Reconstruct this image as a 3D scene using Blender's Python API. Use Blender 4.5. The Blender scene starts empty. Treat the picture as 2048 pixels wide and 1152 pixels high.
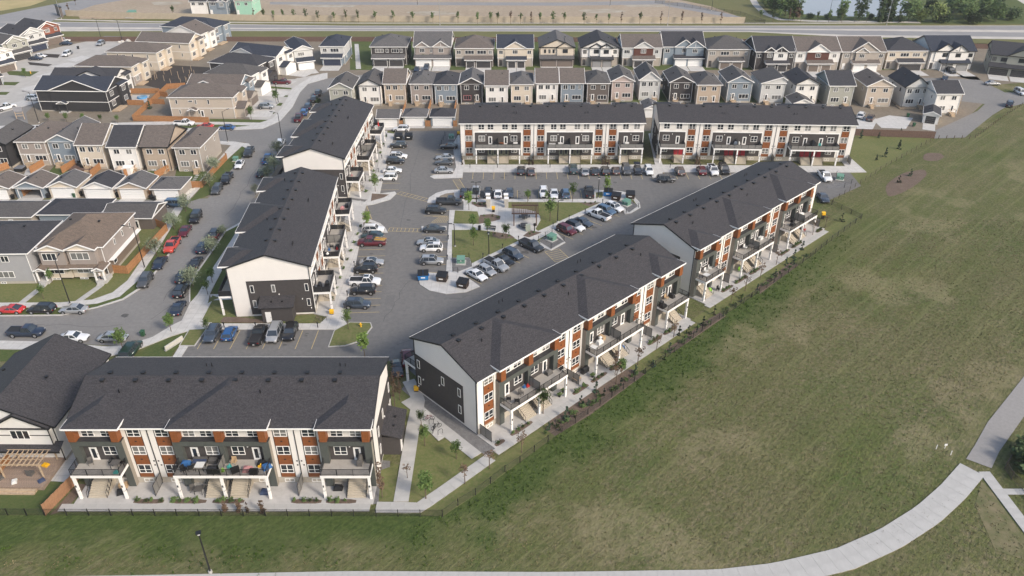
import bpy, math, random
from math import sin, cos, radians as R, pi, hypot, atan2
from mathutils import Vector, Matrix
C = bpy.data.collections.new('scene'); bpy.context.scene.collection.children.link(C)
SC = bpy.context.scene
# ---------------- camera, world, sun, exposure ----------------
F, PIT, H, CY = 1530.0, R(31.2), 73.5, 576.0
cam = bpy.data.objects.new('camera', bpy.data.cameras.new('camera')); C.objects.link(cam)
cam.location = (0, 0, H); cam.rotation_euler = (pi/2-PIT, 0, 0)
cam.data.sensor_width = 36; cam.data.lens = F/2048*36; cam.data.clip_start = 1; cam.data.clip_end = 3000
SC.camera = cam
SUN_EL, SUN_AZ = R(36), R(128)
w = bpy.data.worlds.new('World'); SC.world = w; w.use_nodes = True
nt = w.node_tree; sky = nt.nodes.new('ShaderNodeTexSky'); sky.sky_type = 'NISHITA'; sky.sun_disc = False
sky.sun_elevation = SUN_EL; sky.sun_rotation = SUN_AZ; sky.air_density = 1.2; sky.dust_density = 3.0
nt.links.new(sky.outputs[0], nt.nodes['Background'].inputs[0]); nt.nodes['Background'].inputs[1].default_value = 0.108
sl = bpy.data.lights.new('sun', 'SUN'); sl.energy = 1.5; sl.angle = R(10); sl.color = (1.0, 0.90, 0.79)
so = bpy.data.objects.new('sun', sl); C.objects.link(so)
sd = Vector((sin(SUN_AZ)*cos(SUN_EL), cos(SUN_AZ)*cos(SUN_EL), sin(SUN_EL)))
so.rotation_euler = sd.to_track_quat('Z', 'Y').to_euler()
SC.view_settings.view_transform = 'Standard'; SC.view_settings.look = 'None'
SC.view_settings.exposure = 1.0; SC.view_settings.gamma = 1; SC.view_settings.use_curve_mapping = False
SP, CP = sin(PIT), cos(PIT)
def g(x, y, z=0.0):
    "ground position of a surveyed point"
    u = (x-1024)/F; v = (y-CY)/F; t = (H-z)/(SP+v*CP)
    return (u*t, t*(CP-v*SP))
hz = bpy.data.meshes.new('haze'); hz.from_pydata([(x, y, z) for z in (-1.3, 76) for x, y in ((-1510, -310), (1510, -310), (1510, 2510), (-1510, 2510))], [], [(0, 3, 2, 1), (4, 5, 6, 7), (0, 1, 5, 4), (1, 2, 6, 5), (2, 3, 7, 6), (3, 0, 4, 7)])
hm = bpy.data.materials.new('haze'); hm.use_nodes = True; hm.node_tree.nodes.remove(hm.node_tree.nodes['Principled BSDF'])
pv = hm.node_tree.nodes.new('ShaderNodeVolumePrincipled'); pv.inputs['Color'].default_value = (.86, .89, .94, 1); pv.inputs['Density'].default_value = .00013
hm.node_tree.links.new(pv.outputs[0], hm.node_tree.nodes['Material Output'].inputs['Volume']); hz.materials.append(hm)
ho = bpy.data.objects.new('haze', hz); C.objects.link(ho); ho['kind'] = 'stuff'; ho['label'] = 'thin pale haze in the air over the whole neighbourhood'; ho['category'] = 'haze'
# ---------------- materials ----------------
def lin(c): return tuple(c[:3])+(1.0,)
MATS = {}
def mat(name, col, rough=.8, metal=0, var=.12, scale=3.0, bump=0, bscale=20, spec=.3, coat=0, alpha=1, col2=None, kind=None, trans=0, detail=3):
    if name in MATS: return MATS[name]
    m = bpy.data.materials.new(name); m.use_nodes = True; n = m.node_tree.nodes; l = m.node_tree.links
    b = n['Principled BSDF']; b.inputs['Roughness'].default_value = rough; b.inputs['Metallic'].default_value = metal
    b.inputs['Specular IOR Level'].default_value = spec; b.inputs['Coat Weight'].default_value = coat
    b.inputs['Alpha'].default_value = alpha; b.inputs['Transmission Weight'].default_value = trans
    b.inputs['Base Color'].default_value = lin(col)
    m.diffuse_color = lin(col)
    tc = n.new('ShaderNodeTexCoord')
    if var > 0 or col2:
        no = n.new('ShaderNodeTexNoise'); no.inputs['Scale'].default_value = scale; no.inputs['Detail'].default_value = detail
        no.inputs['Roughness'].default_value = .65
        l.new(tc.outputs['Object'], no.inputs['Vector'])
        rp = n.new('ShaderNodeMapRange'); rp.inputs[1].default_value = .36 if kind == 'shingle' else .3; rp.inputs[2].default_value = .64 if kind == 'shingle' else .7
        l.new(no.outputs[0], rp.inputs[0])
        mx = n.new('ShaderNodeMix'); mx.data_type = 'RGBA'
        c1 = col if col2 else tuple(x*(1-var) for x in col); c2 = col2 or tuple(min(1, x*(1+var)) for x in col)
        mx.inputs[6].default_value = lin(c1); mx.inputs[7].default_value = lin(c2)
        l.new(rp.outputs[0], mx.inputs[0]); out = mx.outputs[2]
        if kind in ('siding', 'shingle', 'cedar', 'panelv'):
            sx = n.new('ShaderNodeSeparateXYZ'); l.new(tc.outputs['Object'], sx.inputs[0])
            if kind == 'shingle':
                br = n.new('ShaderNodeTexBrick'); br.inputs['Scale'].default_value = 1.0
                br.inputs['Brick Width'].default_value = .6; br.inputs['Row Height'].default_value = .2
                br.inputs['Mortar Size'].default_value = .015; br.inputs['Color1'].default_value = (.72, .72, .74, 1)
                br.inputs['Color2'].default_value = (1.3, 1.25, 1.2, 1); br.inputs['Mortar'].default_value = (.6, .6, .6, 1)
                l.new(tc.outputs['Object'], br.inputs['Vector'])
                m2 = n.new('ShaderNodeMix'); m2.data_type = 'RGBA'; m2.blend_type = 'MULTIPLY'; m2.inputs[0].default_value = .5
                l.new(out, m2.inputs[6]); l.new(br.outputs[0], m2.inputs[7]); out = m2.outputs[2]
            else:
                ma = n.new('ShaderNodeMath'); ma.operation = 'MULTIPLY'; ma.inputs[1].default_value = {'siding': 5.5, 'cedar': 7, 'panelv': 1.2}[kind]
                l.new(sx.outputs[2], ma.inputs[0])
                fr = n.new('ShaderNodeMath'); fr.operation = 'FRACT'; l.new(ma.outputs[0], fr.inputs[0])
                bp = n.new('ShaderNodeBump'); bp.inputs['Strength'].default_value = .5; bp.inputs['Distance'].default_value = .02
                l.new(fr.outputs[0], bp.inputs['Height']); l.new(bp.outputs[0], b.inputs['Normal'])
        l.new(out, b.inputs['Base Color'])
    if bump:
        nb = n.new('ShaderNodeTexNoise'); nb.inputs['Scale'].default_value = bscale; nb.inputs['Detail'].default_value = 2
        l.new(tc.outputs['Object'], nb.inputs['Vector'])
        bp = n.new('ShaderNodeBump'); bp.inputs['Strength'].default_value = bump; bp.inputs['Distance'].default_value = .05
        l.new(nb.outputs[0], bp.inputs['Height']); l.new(bp.outputs[0], b.inputs['Normal'])
    MATS[name] = m; return m
def two_scale(name, cols, s1, s2, rough=.95, bump=.4, stretch=None, ang=0):
    "ground material: three colours mixed by a wide and a fine noise"
    m = bpy.data.materials.new(name); m.use_nodes = True; n = m.node_tree.nodes; l = m.node_tree.links
    b = n['Principled BSDF']; b.inputs['Roughness'].default_value = rough; b.inputs['Specular IOR Level'].default_value = .15
    tc = n.new('ShaderNodeTexCoord'); mp = n.new('ShaderNodeMapping'); mp.inputs['Rotation'].default_value = (0, 0, ang)
    if stretch: mp.inputs['Scale'].default_value = stretch
    l.new(tc.outputs['Object'], mp.inputs[0])
    def noi(s, d, src, lo=.35, hi=.65):
        a = n.new('ShaderNodeTexNoise'); a.inputs['Scale'].default_value = s; a.inputs['Detail'].default_value = d; a.inputs['Roughness'].default_value = .7
        l.new(src, a.inputs['Vector']); r = n.new('ShaderNodeMapRange'); r.inputs[1].default_value = lo; r.inputs[2].default_value = hi
        l.new(a.outputs[0], r.inputs[0]); return r.outputs[0], a.outputs[0]
    f1, _ = noi(s1, 5, mp.outputs[0]); f2, raw = noi(s2, 4, tc.outputs['Object'])
    x1 = n.new('ShaderNodeMix'); x1.data_type = 'RGBA'; x1.inputs[6].default_value = lin(cols[0]); x1.inputs[7].default_value = lin(cols[1]); l.new(f1, x1.inputs[0])
    x2 = n.new('ShaderNodeMix'); x2.data_type = 'RGBA'; x2.inputs[7].default_value = lin(cols[2]); l.new(x1.outputs[2], x2.inputs[6])
    mm = n.new('ShaderNodeMath'); mm.operation = 'MULTIPLY'; mm.inputs[1].default_value = .6; l.new(f2, mm.inputs[0]); l.new(mm.outputs[0], x2.inputs[0])
    l.new(x2.outputs[2], b.inputs['Base Color'])
    bp = n.new('ShaderNodeBump'); bp.inputs['Strength'].default_value = bump; bp.inputs['Distance'].default_value = .15
    l.new(raw, bp.inputs['Height']); l.new(bp.outputs[0], b.inputs['Normal'])
    MATS[name] = m; return m
def grid_joint(m, cell=1.5):
    n = m.node_tree.nodes; l = m.node_tree.links; b = n['Principled BSDF']
    br = n.new('ShaderNodeTexBrick'); br.offset = 0; br.inputs['Scale'].default_value = 1; br.inputs['Brick Width'].default_value = cell
    br.inputs['Row Height'].default_value = cell; br.inputs['Mortar Size'].default_value = .03
    br.inputs['Color1'].default_value = (1.02, 1.02, 1.02, 1); br.inputs['Color2'].default_value = (.95, .95, .95, 1); br.inputs['Mortar'].default_value = (.72, .72, .72, 1)
    tc = n.new('ShaderNodeTexCoord'); l.new(tc.outputs['Object'], br.inputs['Vector'])
    src = b.inputs['Base Color'].links[0].from_socket
    mx = n.new('ShaderNodeMix'); mx.data_type = 'RGBA'; mx.blend_type = 'MULTIPLY'; mx.inputs[0].default_value = 1
    l.new(src, mx.inputs[6]); l.new(br.outputs[0], mx.inputs[7]); l.new(mx.outputs[2], b.inputs['Base Color'])
asphalt = two_scale('asphalt', [(.150, .147, .143), (.185, .18, .173), (.118, .116, .114)], .06, 1.2, .9, .1, (1, .35, 1))
asphalt_old = two_scale('asphalt_old', [(.20, .195, .188), (.235, .228, .218), (.165, .161, .156)], .08, 1.5, .9, .1)
concrete = mat('concrete', (.49, .48, .46), .85, var=.10, scale=.9, detail=5); grid_joint(concrete)
slabm = mat('slab_concrete', (.40, .395, .38), .85, var=.11, scale=.5, detail=6)
kerbm = mat('kerb_concrete', (.40, .39, .37), .85, var=.1, scale=1)
patio_m = mat('patio_concrete', (.42, .41, .395), .85, var=.08, scale=1.5)
lawn = two_scale('lawn', [(.085, .118, .034), (.125, .142, .05), (.19, .165, .085)], .12, 2.0)
lawn_g = two_scale('lawn_green', [(.05, .085, .025), (.075, .105, .032), (.12, .12, .05)], .2, 2.5)
verge = two_scale('verge_grass', [(.13, .135, .055), (.17, .155, .07), (.10, .11, .045)], .05, 1.2)
dirt = two_scale('dirt', [(.33, .27, .20), (.40, .33, .25), (.24, .19, .14)], .04, .7)
yarddirt = two_scale('yard_dirt', [(.20, .17, .135), (.25, .215, .17), (.13, .11, .08)], .15, 1.2)
darksoil = two_scale('dark_soil', [(.045, .04, .038), (.065, .056, .05), (.035, .032, .03)], .2, 2)
mulch = two_scale('mulch', [(.15, .11, .085), (.20, .155, .125), (.085, .062, .048)], .6, 5, bump=.9)
gravel = two_scale('gravel', [(.17, .165, .165), (.26, .255, .25), (.10, .10, .10)], 1.5, 7, bump=1)
water = mat('pond_water', (.28, .29, .32), .18, var=.05, scale=.05, spec=.5, bump=.05, bscale=1)
whitew = mat('white_cladding', (.72, .69, .655), .6, var=.03, scale=.5)
whitep = mat('white_panel', (.67, .64, .60), .6, var=.03, scale=.6)
trimw = mat('white_trim', (.78, .77, .75), .5, var=0)
darkw = mat('charcoal_siding', (.062, .056, .055), .7, var=.1, scale=2, kind='siding')
portal = mat('grey_green_panel', (.075, .082, .076), .55, var=.08, scale=1)
portals = mat('taupe_panel', (.26, .235, .20), .6, var=.06)
cedar = mat('cedar_cladding', (.21, .072, .024), .5, var=.2, scale=4, kind='cedar')
blackm = mat('black_metal', (.015, .015, .016), .45, var=0, spec=.4)
ledge_m = mat('black_membrane', (.032, .032, .035), .6, var=.2, scale=1)
found = mat('foundation_concrete', (.40, .365, .31), .85, var=.08)
stairm = mat('stair_concrete', (.47, .42, .34), .85, var=.06)
riserm = mat('riser_concrete', (.36, .32, .26), .85, var=.06)
deckm = mat('deck_membrane', (.36, .335, .30), .75, var=.1, scale=1.2)
roof_dk = mat('shingle_black', (.044, .0415, .044), .7, var=.38, scale=5, kind='shingle', spec=.35, detail=5, bump=.3, bscale=16)
roof_cols = {'dk': (.047, .048, .055), 'navy': (.036, .043, .060), 'br': (.125, .108, .098), 'gr': (.105, .103, .105), 'tn': (.15, .118, .095), 'gb': (.085, .082, .082)}
ROOF = {k: mat('shingle_'+k, c, .9, var=.22, scale=6, kind='shingle', spec=.2, detail=4, bump=.3, bscale=12) for k, c in roof_cols.items()}
glass = mat('window_glass', (.022, .026, .032), .08, var=0, spec=.6)
glass_b = mat('blinds_behind_glass', (.16, .16, .155), .2, var=.2, scale=5, spec=.5)
railglass = mat('rail_glass', (.22, .215, .205), .25, var=0, alpha=.8, spec=.4)
mesh_b = mat('dark_rail_mesh', (.025, .025, .027), .5, var=0, alpha=.9)
door_w = mat('white_door', (.74, .73, .71), .5, var=0)
door_r = mat('red_door', (.28, .02, .03), .45, var=0)
door_g = mat('sage_blind_door', (.20, .21, .15), .5, var=.15, scale=4)
garage_w = mat('white_garage_door', (.76, .755, .74), .5, var=.02, kind='panelv')
wood_or = mat('cedar_fence', (.34, .17, .075), .75, var=.25, scale=2.5)
wood_br = mat('brown_fence', (.125, .08, .065), .75, var=.15, scale=2)
wood_pale = mat('treated_wood', (.42, .32, .22), .8, var=.2, scale=3)
tanf = mat('tan_fence', (.40, .34, .26), .8, var=.08, scale=.5)
yellow = mat('yellow_plastic', (.75, .42, .02), .45, var=0)
green_b = mat('green_box', (.13, .26, .20), .55, var=.05)
line_y = mat('yellow_paint', (.42, .33, .17), .85, var=.25, scale=4)
tyre = mat('tyre_rubber', (.018, .018, .019), .85, var=0)
rim = mat('alloy_rim', (.45, .45, .46), .35, metal=.7, var=0)
lampw = mat('headlight_lens', (.65, .66, .68), .15, var=0, spec=.6)
lampr = mat('taillight_lens', (.28, .012, .012), .25, var=0, spec=.5)
bark = mat('bark', (.12, .09, .065), .9, var=.3, scale=8)
def leafmat(name, a, b): 
    m = mat(name, a, .7, col2=b, scale=1.1, detail=4, spec=.2); return m
LEAF = {'green': leafmat('leaf_green', (.055, .10, .025), (.12, .18, .05)), 'bright': leafmat('leaf_bright', (.10, .17, .03), (.17, .25, .06)),
        'silver': leafmat('leaf_silver', (.13, .16, .10), (.26, .30, .20)), 'dark': leafmat('leaf_dark', (.035, .06, .024), (.07, .105, .042)),
        'spruce': leafmat('needle_spruce', (.022, .045, .028), (.05, .085, .05)), 'brown': leafmat('leaf_bronze', (.08, .05, .035), (.16, .11, .07)),
        'willow': leafmat('leaf_willow', (.11, .15, .04), (.19, .23, .08)), 'mid': leafmat('leaf_mid', (.065, .11, .035), (.115, .165, .055))}
# ---------------- mesh helper ----------------
class MB:
    def __init__(s): s.v = []; s.f = []; s.m = []; s.mats = []; s.sm = []
    def mi(s, m):
        if m not in s.mats: s.mats.append(m)
        return s.mats.index(m)
    def add(s, vs, fs, m, smooth=False):
        o = len(s.v); s.v += [tuple(p) for p in vs]; k = s.mi(m)
        for f in fs: s.f.append([o+i for i in f]); s.m.append(k); s.sm.append(smooth)
        return s
    def box(s, a, b, m):
        x0, y0, z0 = a; x1, y1, z1 = b
        if x0 > x1: x0, x1 = x1, x0
        if y0 > y1: y0, y1 = y1, y0
        if z0 > z1: z0, z1 = z1, z0
        return s.add([(x0, y0, z0), (x1, y0, z0), (x1, y1, z0), (x0, y1, z0), (x0, y0, z1), (x1, y0, z1), (x1, y1, z1), (x0, y1, z1)],
                     [(0, 3, 2, 1), (4, 5, 6, 7), (0, 1, 5, 4), (1, 2, 6, 5), (2, 3, 7, 6), (3, 0, 4, 7)], m)
    def prism(s, pts, z0, z1, m, mtop=None, bottom=True):
        n = len(pts); a = sum(pts[i][0]*pts[(i+1) % n][1]-pts[(i+1) % n][0]*pts[i][1] for i in range(n))
        if a < 0: pts = pts[::-1]
        vs = [(p[0], p[1], z0) for p in pts]+[(p[0], p[1], z1) for p in pts]
        s.add(vs, [(i, (i+1) % n, n+(i+1) % n, n+i) for i in range(n)]+([list(range(n))[::-1]] if bottom else []), m)
        s.add([(p[0], p[1], z1) for p in pts], [list(range(n))], mtop or m); return s
    def poly(s, vs, m): return s.add(vs, [list(range(len(vs)))], m)
    def beam(s, p, q, w, h, m, up=(0, 0, 1)):
        p = Vector(p); q = Vector(q); d = (q-p).normalized(); u = Vector(up)
        sx = d.cross(u)
        if sx.length < 1e-4: sx = d.cross(Vector((0, 1, 0)))
        sx = sx.normalized()*w/2; u = sx.cross(d).normalized()*h/2
        vs = [p-sx-u, p+sx-u, p+sx+u, p-sx+u, q-sx-u, q+sx-u, q+sx+u, q-sx+u]
        return s.add(vs, [(0, 1, 2, 3), (7, 6, 5, 4), (1, 0, 4, 5), (2, 1, 5, 6), (3, 2, 6, 7), (0, 3, 7, 4)], m)
    def tube(s, p, q, r0, r1, m, n=8, cap=True, smooth=True):
        p = Vector(p); q = Vector(q); d = (q-p).normalized(); a = d.orthogonal().normalized(); b = d.cross(a)
        vs = [p+(a*cos(2*pi*i/n)+b*sin(2*pi*i/n))*r0 for i in range(n)]+[q+(a*cos(2*pi*i/n)+b*sin(2*pi*i/n))*r1 for i in range(n)]
        s.add(vs, [(i, (i+1) % n, n+(i+1) % n, n+i) for i in range(n)], m, smooth)
        if cap: s.add(vs, [list(range(n))[::-1], list(range(n, 2*n))], m)
        return s
    def mesh(s, name):
        me = bpy.data.meshes.new(name); me.from_pydata(s.v, [], s.f)
        for m in s.mats: me.materials.append(m)
        me.polygons.foreach_set('material_index', s.m); me.polygons.foreach_set('use_smooth', s.sm)
        me.update(); return me
    def build(s, name, parent=None, loc=(0, 0, 0), rz=0): return ob(name, s.mesh(name), parent, loc, rz)
def ob(name, me, parent=None, loc=(0, 0, 0), rz=0, mt=None):
    o = bpy.data.objects.new(name, me); C.objects.link(o); o.location = loc
    if rz: o.rotation_euler = (0, 0, rz)
    if parent: o.parent = parent
    if mt:
        o.material_slots[0].link = 'OBJECT'; o.material_slots[0].material = mt
    return o
LBL = set()
def tag(o, label=None, cat=None, group=None, kind=None):
    if label: o['label'] = label
    if cat: o['category'] = cat
    if group: o['group'] = group
    if kind: o['kind'] = kind
    return o
def thing(name, label, cat, loc=(0, 0, 0), rz=0, group=None, sc=1):
    o = bpy.data.objects.new(name, None); C.objects.link(o); o.location = loc if len(loc) == 3 else (loc[0], loc[1], 0)
    o.rotation_euler = (0, 0, rz); o.empty_display_size = .3
    if sc != 1: o.scale = (sc, sc, sc)
    return tag(o, label, cat, group)
CM = {}
def cm(key, fn):
    if key not in CM:
        CM[key] = fn().mesh(key[0] if isinstance(key, tuple) else key)
    return CM[key]
def dup(o, **kw):
    c = o.copy(); C.objects.link(c)
    for ch in list(o.children):
        d = dup(ch); d.parent = c
    return c
def sheet(name, pts, z, m, parent=None):
    if z > .08 and not parent: return tag(MB().prism(pts, -.02, z, m, bottom=False).build(name), kind='structure')
    o = MB().poly([(p[0], p[1], 0) for p in (pts if sum(pts[i][0]*pts[(i+1) % len(pts)][1]-pts[(i+1) % len(pts)][0]*pts[i][1] for i in range(len(pts))) > 0 else pts[::-1])], m).build(name, parent, (0, 0, z))
    if not parent: tag(o, kind='structure')
    return o
PADN = [0]
def pad(name, pts, m, h=.13, side=None, z0=-.02):
    PADN[0] += 1; h += 0 if name == 'driveway' else .0006*(PADN[0] % 13)
    return tag(MB().prism(pts, z0, h, side or kerbm, m, bottom=False).build(name), kind='structure')
def P(*px): return [g(px[i], px[i+1]) for i in range(0, len(px), 2)]
def inset(pts, d):
    n = len(pts); a = sum(pts[i][0]*pts[(i+1) % n][1]-pts[(i+1) % n][0]*pts[i][1] for i in range(n)); s = 1 if a > 0 else -1; out = []
    for i in range(n):
        p0, p1, p2 = Vector(pts[i-1]), Vector(pts[i]), Vector(pts[(i+1) % n])
        e1 = (p1-p0).normalized(); e2 = (p2-p1).normalized(); n1 = Vector((-e1.y, e1.x))*s; n2 = Vector((-e2.y, e2.x))*s
        b = (n1+n2); k = d/max(.35, (1+n1.dot(n2))/2)/2; out.append(tuple(p1+b*k))
    return out
def round_poly(pts, it=1):
    for _ in range(it):
        q = []
        for i in range(len(pts)):
            a, b = Vector(pts[i]), Vector(pts[(i+1) % len(pts)])
            q += [tuple(a.lerp(b, .2)), tuple(a.lerp(b, .8))]
        pts = q
    return pts
def island(name, pts, inner, w=.18, h=.14):
    "raised kerbed island: concrete rim, inner surface a few mm higher"
    pad(name+'_kerb', pts, kerbm, h)
    sheet(name, inset(pts, w), h+.02, inner)
def ribbon(pts, w, closed=False):
    L_, R_ = [], []
    for i, p in enumerate(pts):
        a = Vector(pts[max(0, i-1)]); b = Vector(pts[min(len(pts)-1, i+1)]); d = (b-a).normalized(); n = Vector((-d.y, d.x))*w/2
        L_.append(tuple(Vector(p)+n)); R_.append(tuple(Vector(p)-n))
    return L_, R_
def resample(pts, step):
    out = [tuple(pts[0])]; acc = 0
    for i in range(len(pts)-1):
        a, b = Vector(pts[i]), Vector(pts[i+1]); l = (b-a).length; t = step-acc
        while t <= l: out.append(tuple(a.lerp(b, t/l))); t += step
        acc = (l-(t-step))
    return out
def slab_path(name, pts, w, step, m=None, h=.10, gap=.016):
    rt = thing(name, None, None); tag(rt, kind='structure'); rs = resample(pts, step)
    Lf, Rt = ribbon(rs, w)
    MB_ = MB()
    for i in range(len(rs)-1):
        MB_.prism([Rt[i], Rt[i+1], Lf[i+1], Lf[i]], -.02, h-.03, riserm)
    MB_.build('path_bed', rt)
    for i in range(len(rs)-1):
        q = [Rt[i], Rt[i+1], Lf[i+1], Lf[i]]; c = sum((Vector(p) for p in q), Vector((0, 0)))/4
        a = (Vector(Rt[i+1])-Vector(Rt[i])).length; k = 1-gap/max(a, .3)
        d = (Vector(rs[i+1])-Vector(rs[i])).normalized()
        qq = []
        for p in q:
            v = Vector(p)-c; al = v.dot(d); qq.append(tuple(v-d*al*(1-k)))
        MB().prism(qq, -.01, h+random.uniform(-.004, .004), m or slabm).build('paving_slab', rt, (c.x, c.y, 0))
    return rt
def at(x, y, z=0, zz=None): 
    p = g(x, y, z); return (p[0], p[1], z if zz is None else zz)
RND = random.Random(7)
# ---------------- ground ----------------
FENCE_A = P(90,1031, 885,1033, 916,1011, 951,990, 981,967, 1010,944, 1040,925, 1096,883, 1151,846, 1290,748, 1421,650, 1562,556, 1619,516, 1663,481, 1722,438)
def dist_poly(p, pl):
    best = 1e9; sg = 1
    for i in range(len(pl)-1):
        ax, ay = pl[i]; bx, by = pl[i+1]; dx, dy = bx-ax, by-ay; t = max(0, min(1, ((p[0]-ax)*dx+(p[1]-ay)*dy)/(dx*dx+dy*dy)))
        d = hypot(p[0]-ax-t*dx, p[1]-ay-t*dy)
        if d < best: best = d; sg = 1 if dx*(p[1]-ay)-dy*(p[0]-ax) > 0 else -1
    return best*sg
from mathutils import noise
FENCE_EXT = [(-140, FENCE_A[0][1])]+FENCE_A+[(FENCE_A[-1][0]+10, FENCE_A[-1][1]+12)]
def lush(x, y):
    d = -dist_poly((x, y), FENCE_EXT)      # metres outside the fence
    wid = 7.5+3.5*noise.noise(Vector((x*.09, y*.09, 2)))+(1.5 if x < -20 else 0)
    if d < -.5: return 0, d
    v = max(0, min(1, (wid+.8-d)/6.5+.75*noise.fractal(Vector((x*.22, y*.22, 5)), .7, 2.2, 3)))
    if x > 52: v *= max(0, 1-(x-52)/25)
    return v, d
def field():
    X0, X1, Y0, Y1, S = -90, 190, 22, 270, .95
    nx = int((X1-X0)/S); ny = int((Y1-Y0)/S); v = []; f = []; lu = []; dr = []; ba = []; TR = [P(1440,722, 1560,628, 1700,520, 1835,428, 1930,352, 2048,262), P(1490,742, 1640,612, 1760,520, 1880,420, 2048,290), P(1290,1000, 1560,760, 1760,600, 1900,480), P(330,1152, 395,1115, 440,1104, 520,1108, 700,1096)]
    for j in range(ny+1):
        for i in range(nx+1):
            x = X0+i*S; y = Y0+j*S; v.append((x, y, 0)); a, d = lush(x, y) if x > -88 and y < 200 else (0, -9); lu.append(a)
            t = .5+.5*noise.fractal(Vector((x*.035+3, y*.035, 1)), .6, 2.1, 4)
            sand = 0
            if y < 60 and x < 0: sand = max(0, min(1, (noise.noise(Vector((x*.05, y*.35, 9)))+.25)*1.6))*max(0, min(1, (59-y)/4))
            if x < -25: sand = max(sand, .55*max(0, min(1, (59-y)/3)))
            if x > 55: t -= .25*min(1, (x-55)/30)
            dr.append(max(0, min(1, t))); bb = sand*.8
            for k_, tr in enumerate(TR):
                dd = abs(dist_poly((x, y), tr)) if (k_ < 3) == (x > 5) else 9
                bb = max(bb, (.42 if k_ < 3 else .75)*max(0, 1-dd/.9)*(.55+.6*noise.noise(Vector((x*.1, y*.1, 7+k_)))))
            q = noise.fractal(Vector((x*.07, y*.07, 30)), .8, 2.2, 4)
            if q > .32: bb = max(bb, min(.5, (q-.22)*1.5))
            ba.append(max(0, min(1, bb)))
    for j in range(ny):
        for i in range(nx): k = j*(nx+1)+i; f.append((k, k+1, k+nx+2, k+nx+1))
    me = bpy.data.meshes.new('field'); me.from_pydata(v, [], f)
    a = me.attributes.new('lush', 'FLOAT', 'POINT'); a.data.foreach_set('value', lu)
    a = me.attributes.new('dry', 'FLOAT', 'POINT'); a.data.foreach_set('value', dr)
    a = me.attributes.new('bare', 'FLOAT', 'POINT'); a.data.foreach_set('value', ba)
    m = bpy.data.materials.new('field_grass'); m.use_nodes = True; n = m.node_tree.nodes; l = m.node_tree.links; b = n['Principled BSDF']
    b.inputs['Roughness'].default_value = .95; b.inputs['Specular IOR Level'].default_value = .1
    tc = n.new('ShaderNodeTexCoord')
    def att(k): q = n.new('ShaderNodeAttribute'); q.attribute_name = k; return q.outputs['Fac']
    def noi(s, lo, hi, det=4, rot=0, scl=(1, 1, 1)):
        mp0 = n.new('ShaderNodeMapping'); mp0.inputs['Rotation'].default_value = (0, 0, rot); l.new(tc.outputs['Object'], mp0.inputs[0])
        mp = n.new('ShaderNodeMapping'); mp.inputs['Scale'].default_value = scl; l.new(mp0.outputs[0], mp.inputs[0])
        q = n.new('ShaderNodeTexNoise'); q.inputs['Scale'].default_value = s; q.inputs['Detail'].default_value = det; q.inputs['Roughness'].default_value = .72; l.new(mp.outputs[0], q.inputs['Vector'])
        r = n.new('ShaderNodeMapRange'); r.inputs[1].default_value = lo; r.inputs[2].default_value = hi; l.new(q.outputs[0], r.inputs[0]); return r.outputs[0], q.outputs[0]
    def mix(fac, a, b_, bt='MIX'):
        q = n.new('ShaderNodeMix'); q.data_type = 'RGBA'; q.blend_type = bt
        for s, k in ((fac, 0), (a, 6), (b_, 7)):
            if isinstance(s, (tuple, float)): q.inputs[k].default_value = lin(s) if isinstance(s, tuple) else s
            else: l.new(s, q.inputs[k])
        return q.outputs[2]
    def mth(op, a, b_):
        q = n.new('ShaderNodeMath'); q.operation = op; q.use_clamp = True
        for s, k in ((a, 0), (b_, 1)):
            if isinstance(s, float): q.inputs[k].default_value = s
            else: l.new(s, q.inputs[k])
        return q.outputs[0]
    n1, _ = noi(.10, .38, .64, 5); n2, r2 = noi(1.1, .36, .66, 5); n3, _ = noi(.30, .42, .60, 6, R(-45), (.16, 1, 1)); n4, r4 = noi(2.6, .38, .62, 4, R(-45), (.55, 1, 1)); n5, _ = noi(.045, .40, .60, 3); n6, _ = noi(.8, .55, .62, 2, R(-43), (.02, 1, 1))
    g1 = mix(n1, (.078, .114, .030), (.128, .145, .048))
    g1 = mix(mth('MULTIPLY', n5, .55), g1, (.145, .132, .064))
    dryf = mth('MULTIPLY', mth('ADD', mth('MULTIPLY', att('dry'), .8), mth('MULTIPLY', n3, .55)), n2)
    c = mix(dryf, g1, (.215, .175, .115))
    c = mix(mth('MULTIPLY', n4, .62), c, (.052, .060, .024))
    c = mix(mth('MULTIPLY', n6, .30), c, (.19, .19, .09))
    c = mix(mth('MULTIPLY', att('bare'), mth('ADD', n2, .35)), c, (.25, .215, .13))
    lg = mix(n2, (.038, .070, .016), (.080, .118, .030))
    lg = mix(mth('MULTIPLY', n4, .5), lg, (.030, .046, .014))  # darker streaks paint shadow into the lush grass colour near the fence
    lf = mth('MULTIPLY', att('lush'), .85)
    c = mix(lf, c, lg)
    l.new(c, b.inputs['Base Color'])
    bp = n.new('ShaderNodeBump'); bp.inputs['Strength'].default_value = .9; bp.inputs['Distance'].default_value = .25
    l.new(r4, bp.inputs['Height']); l.new(bp.outputs[0], b.inputs['Normal'])
    me.materials.append(m); o = ob('grass_field', me, None, (0, 0, -.02)); tag(o, kind='structure')
field()
sheet('terrain', [(-1500, -300), (1500, -300), (1500, 2500), (-1500, 2500)], -.15, verge)
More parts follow.
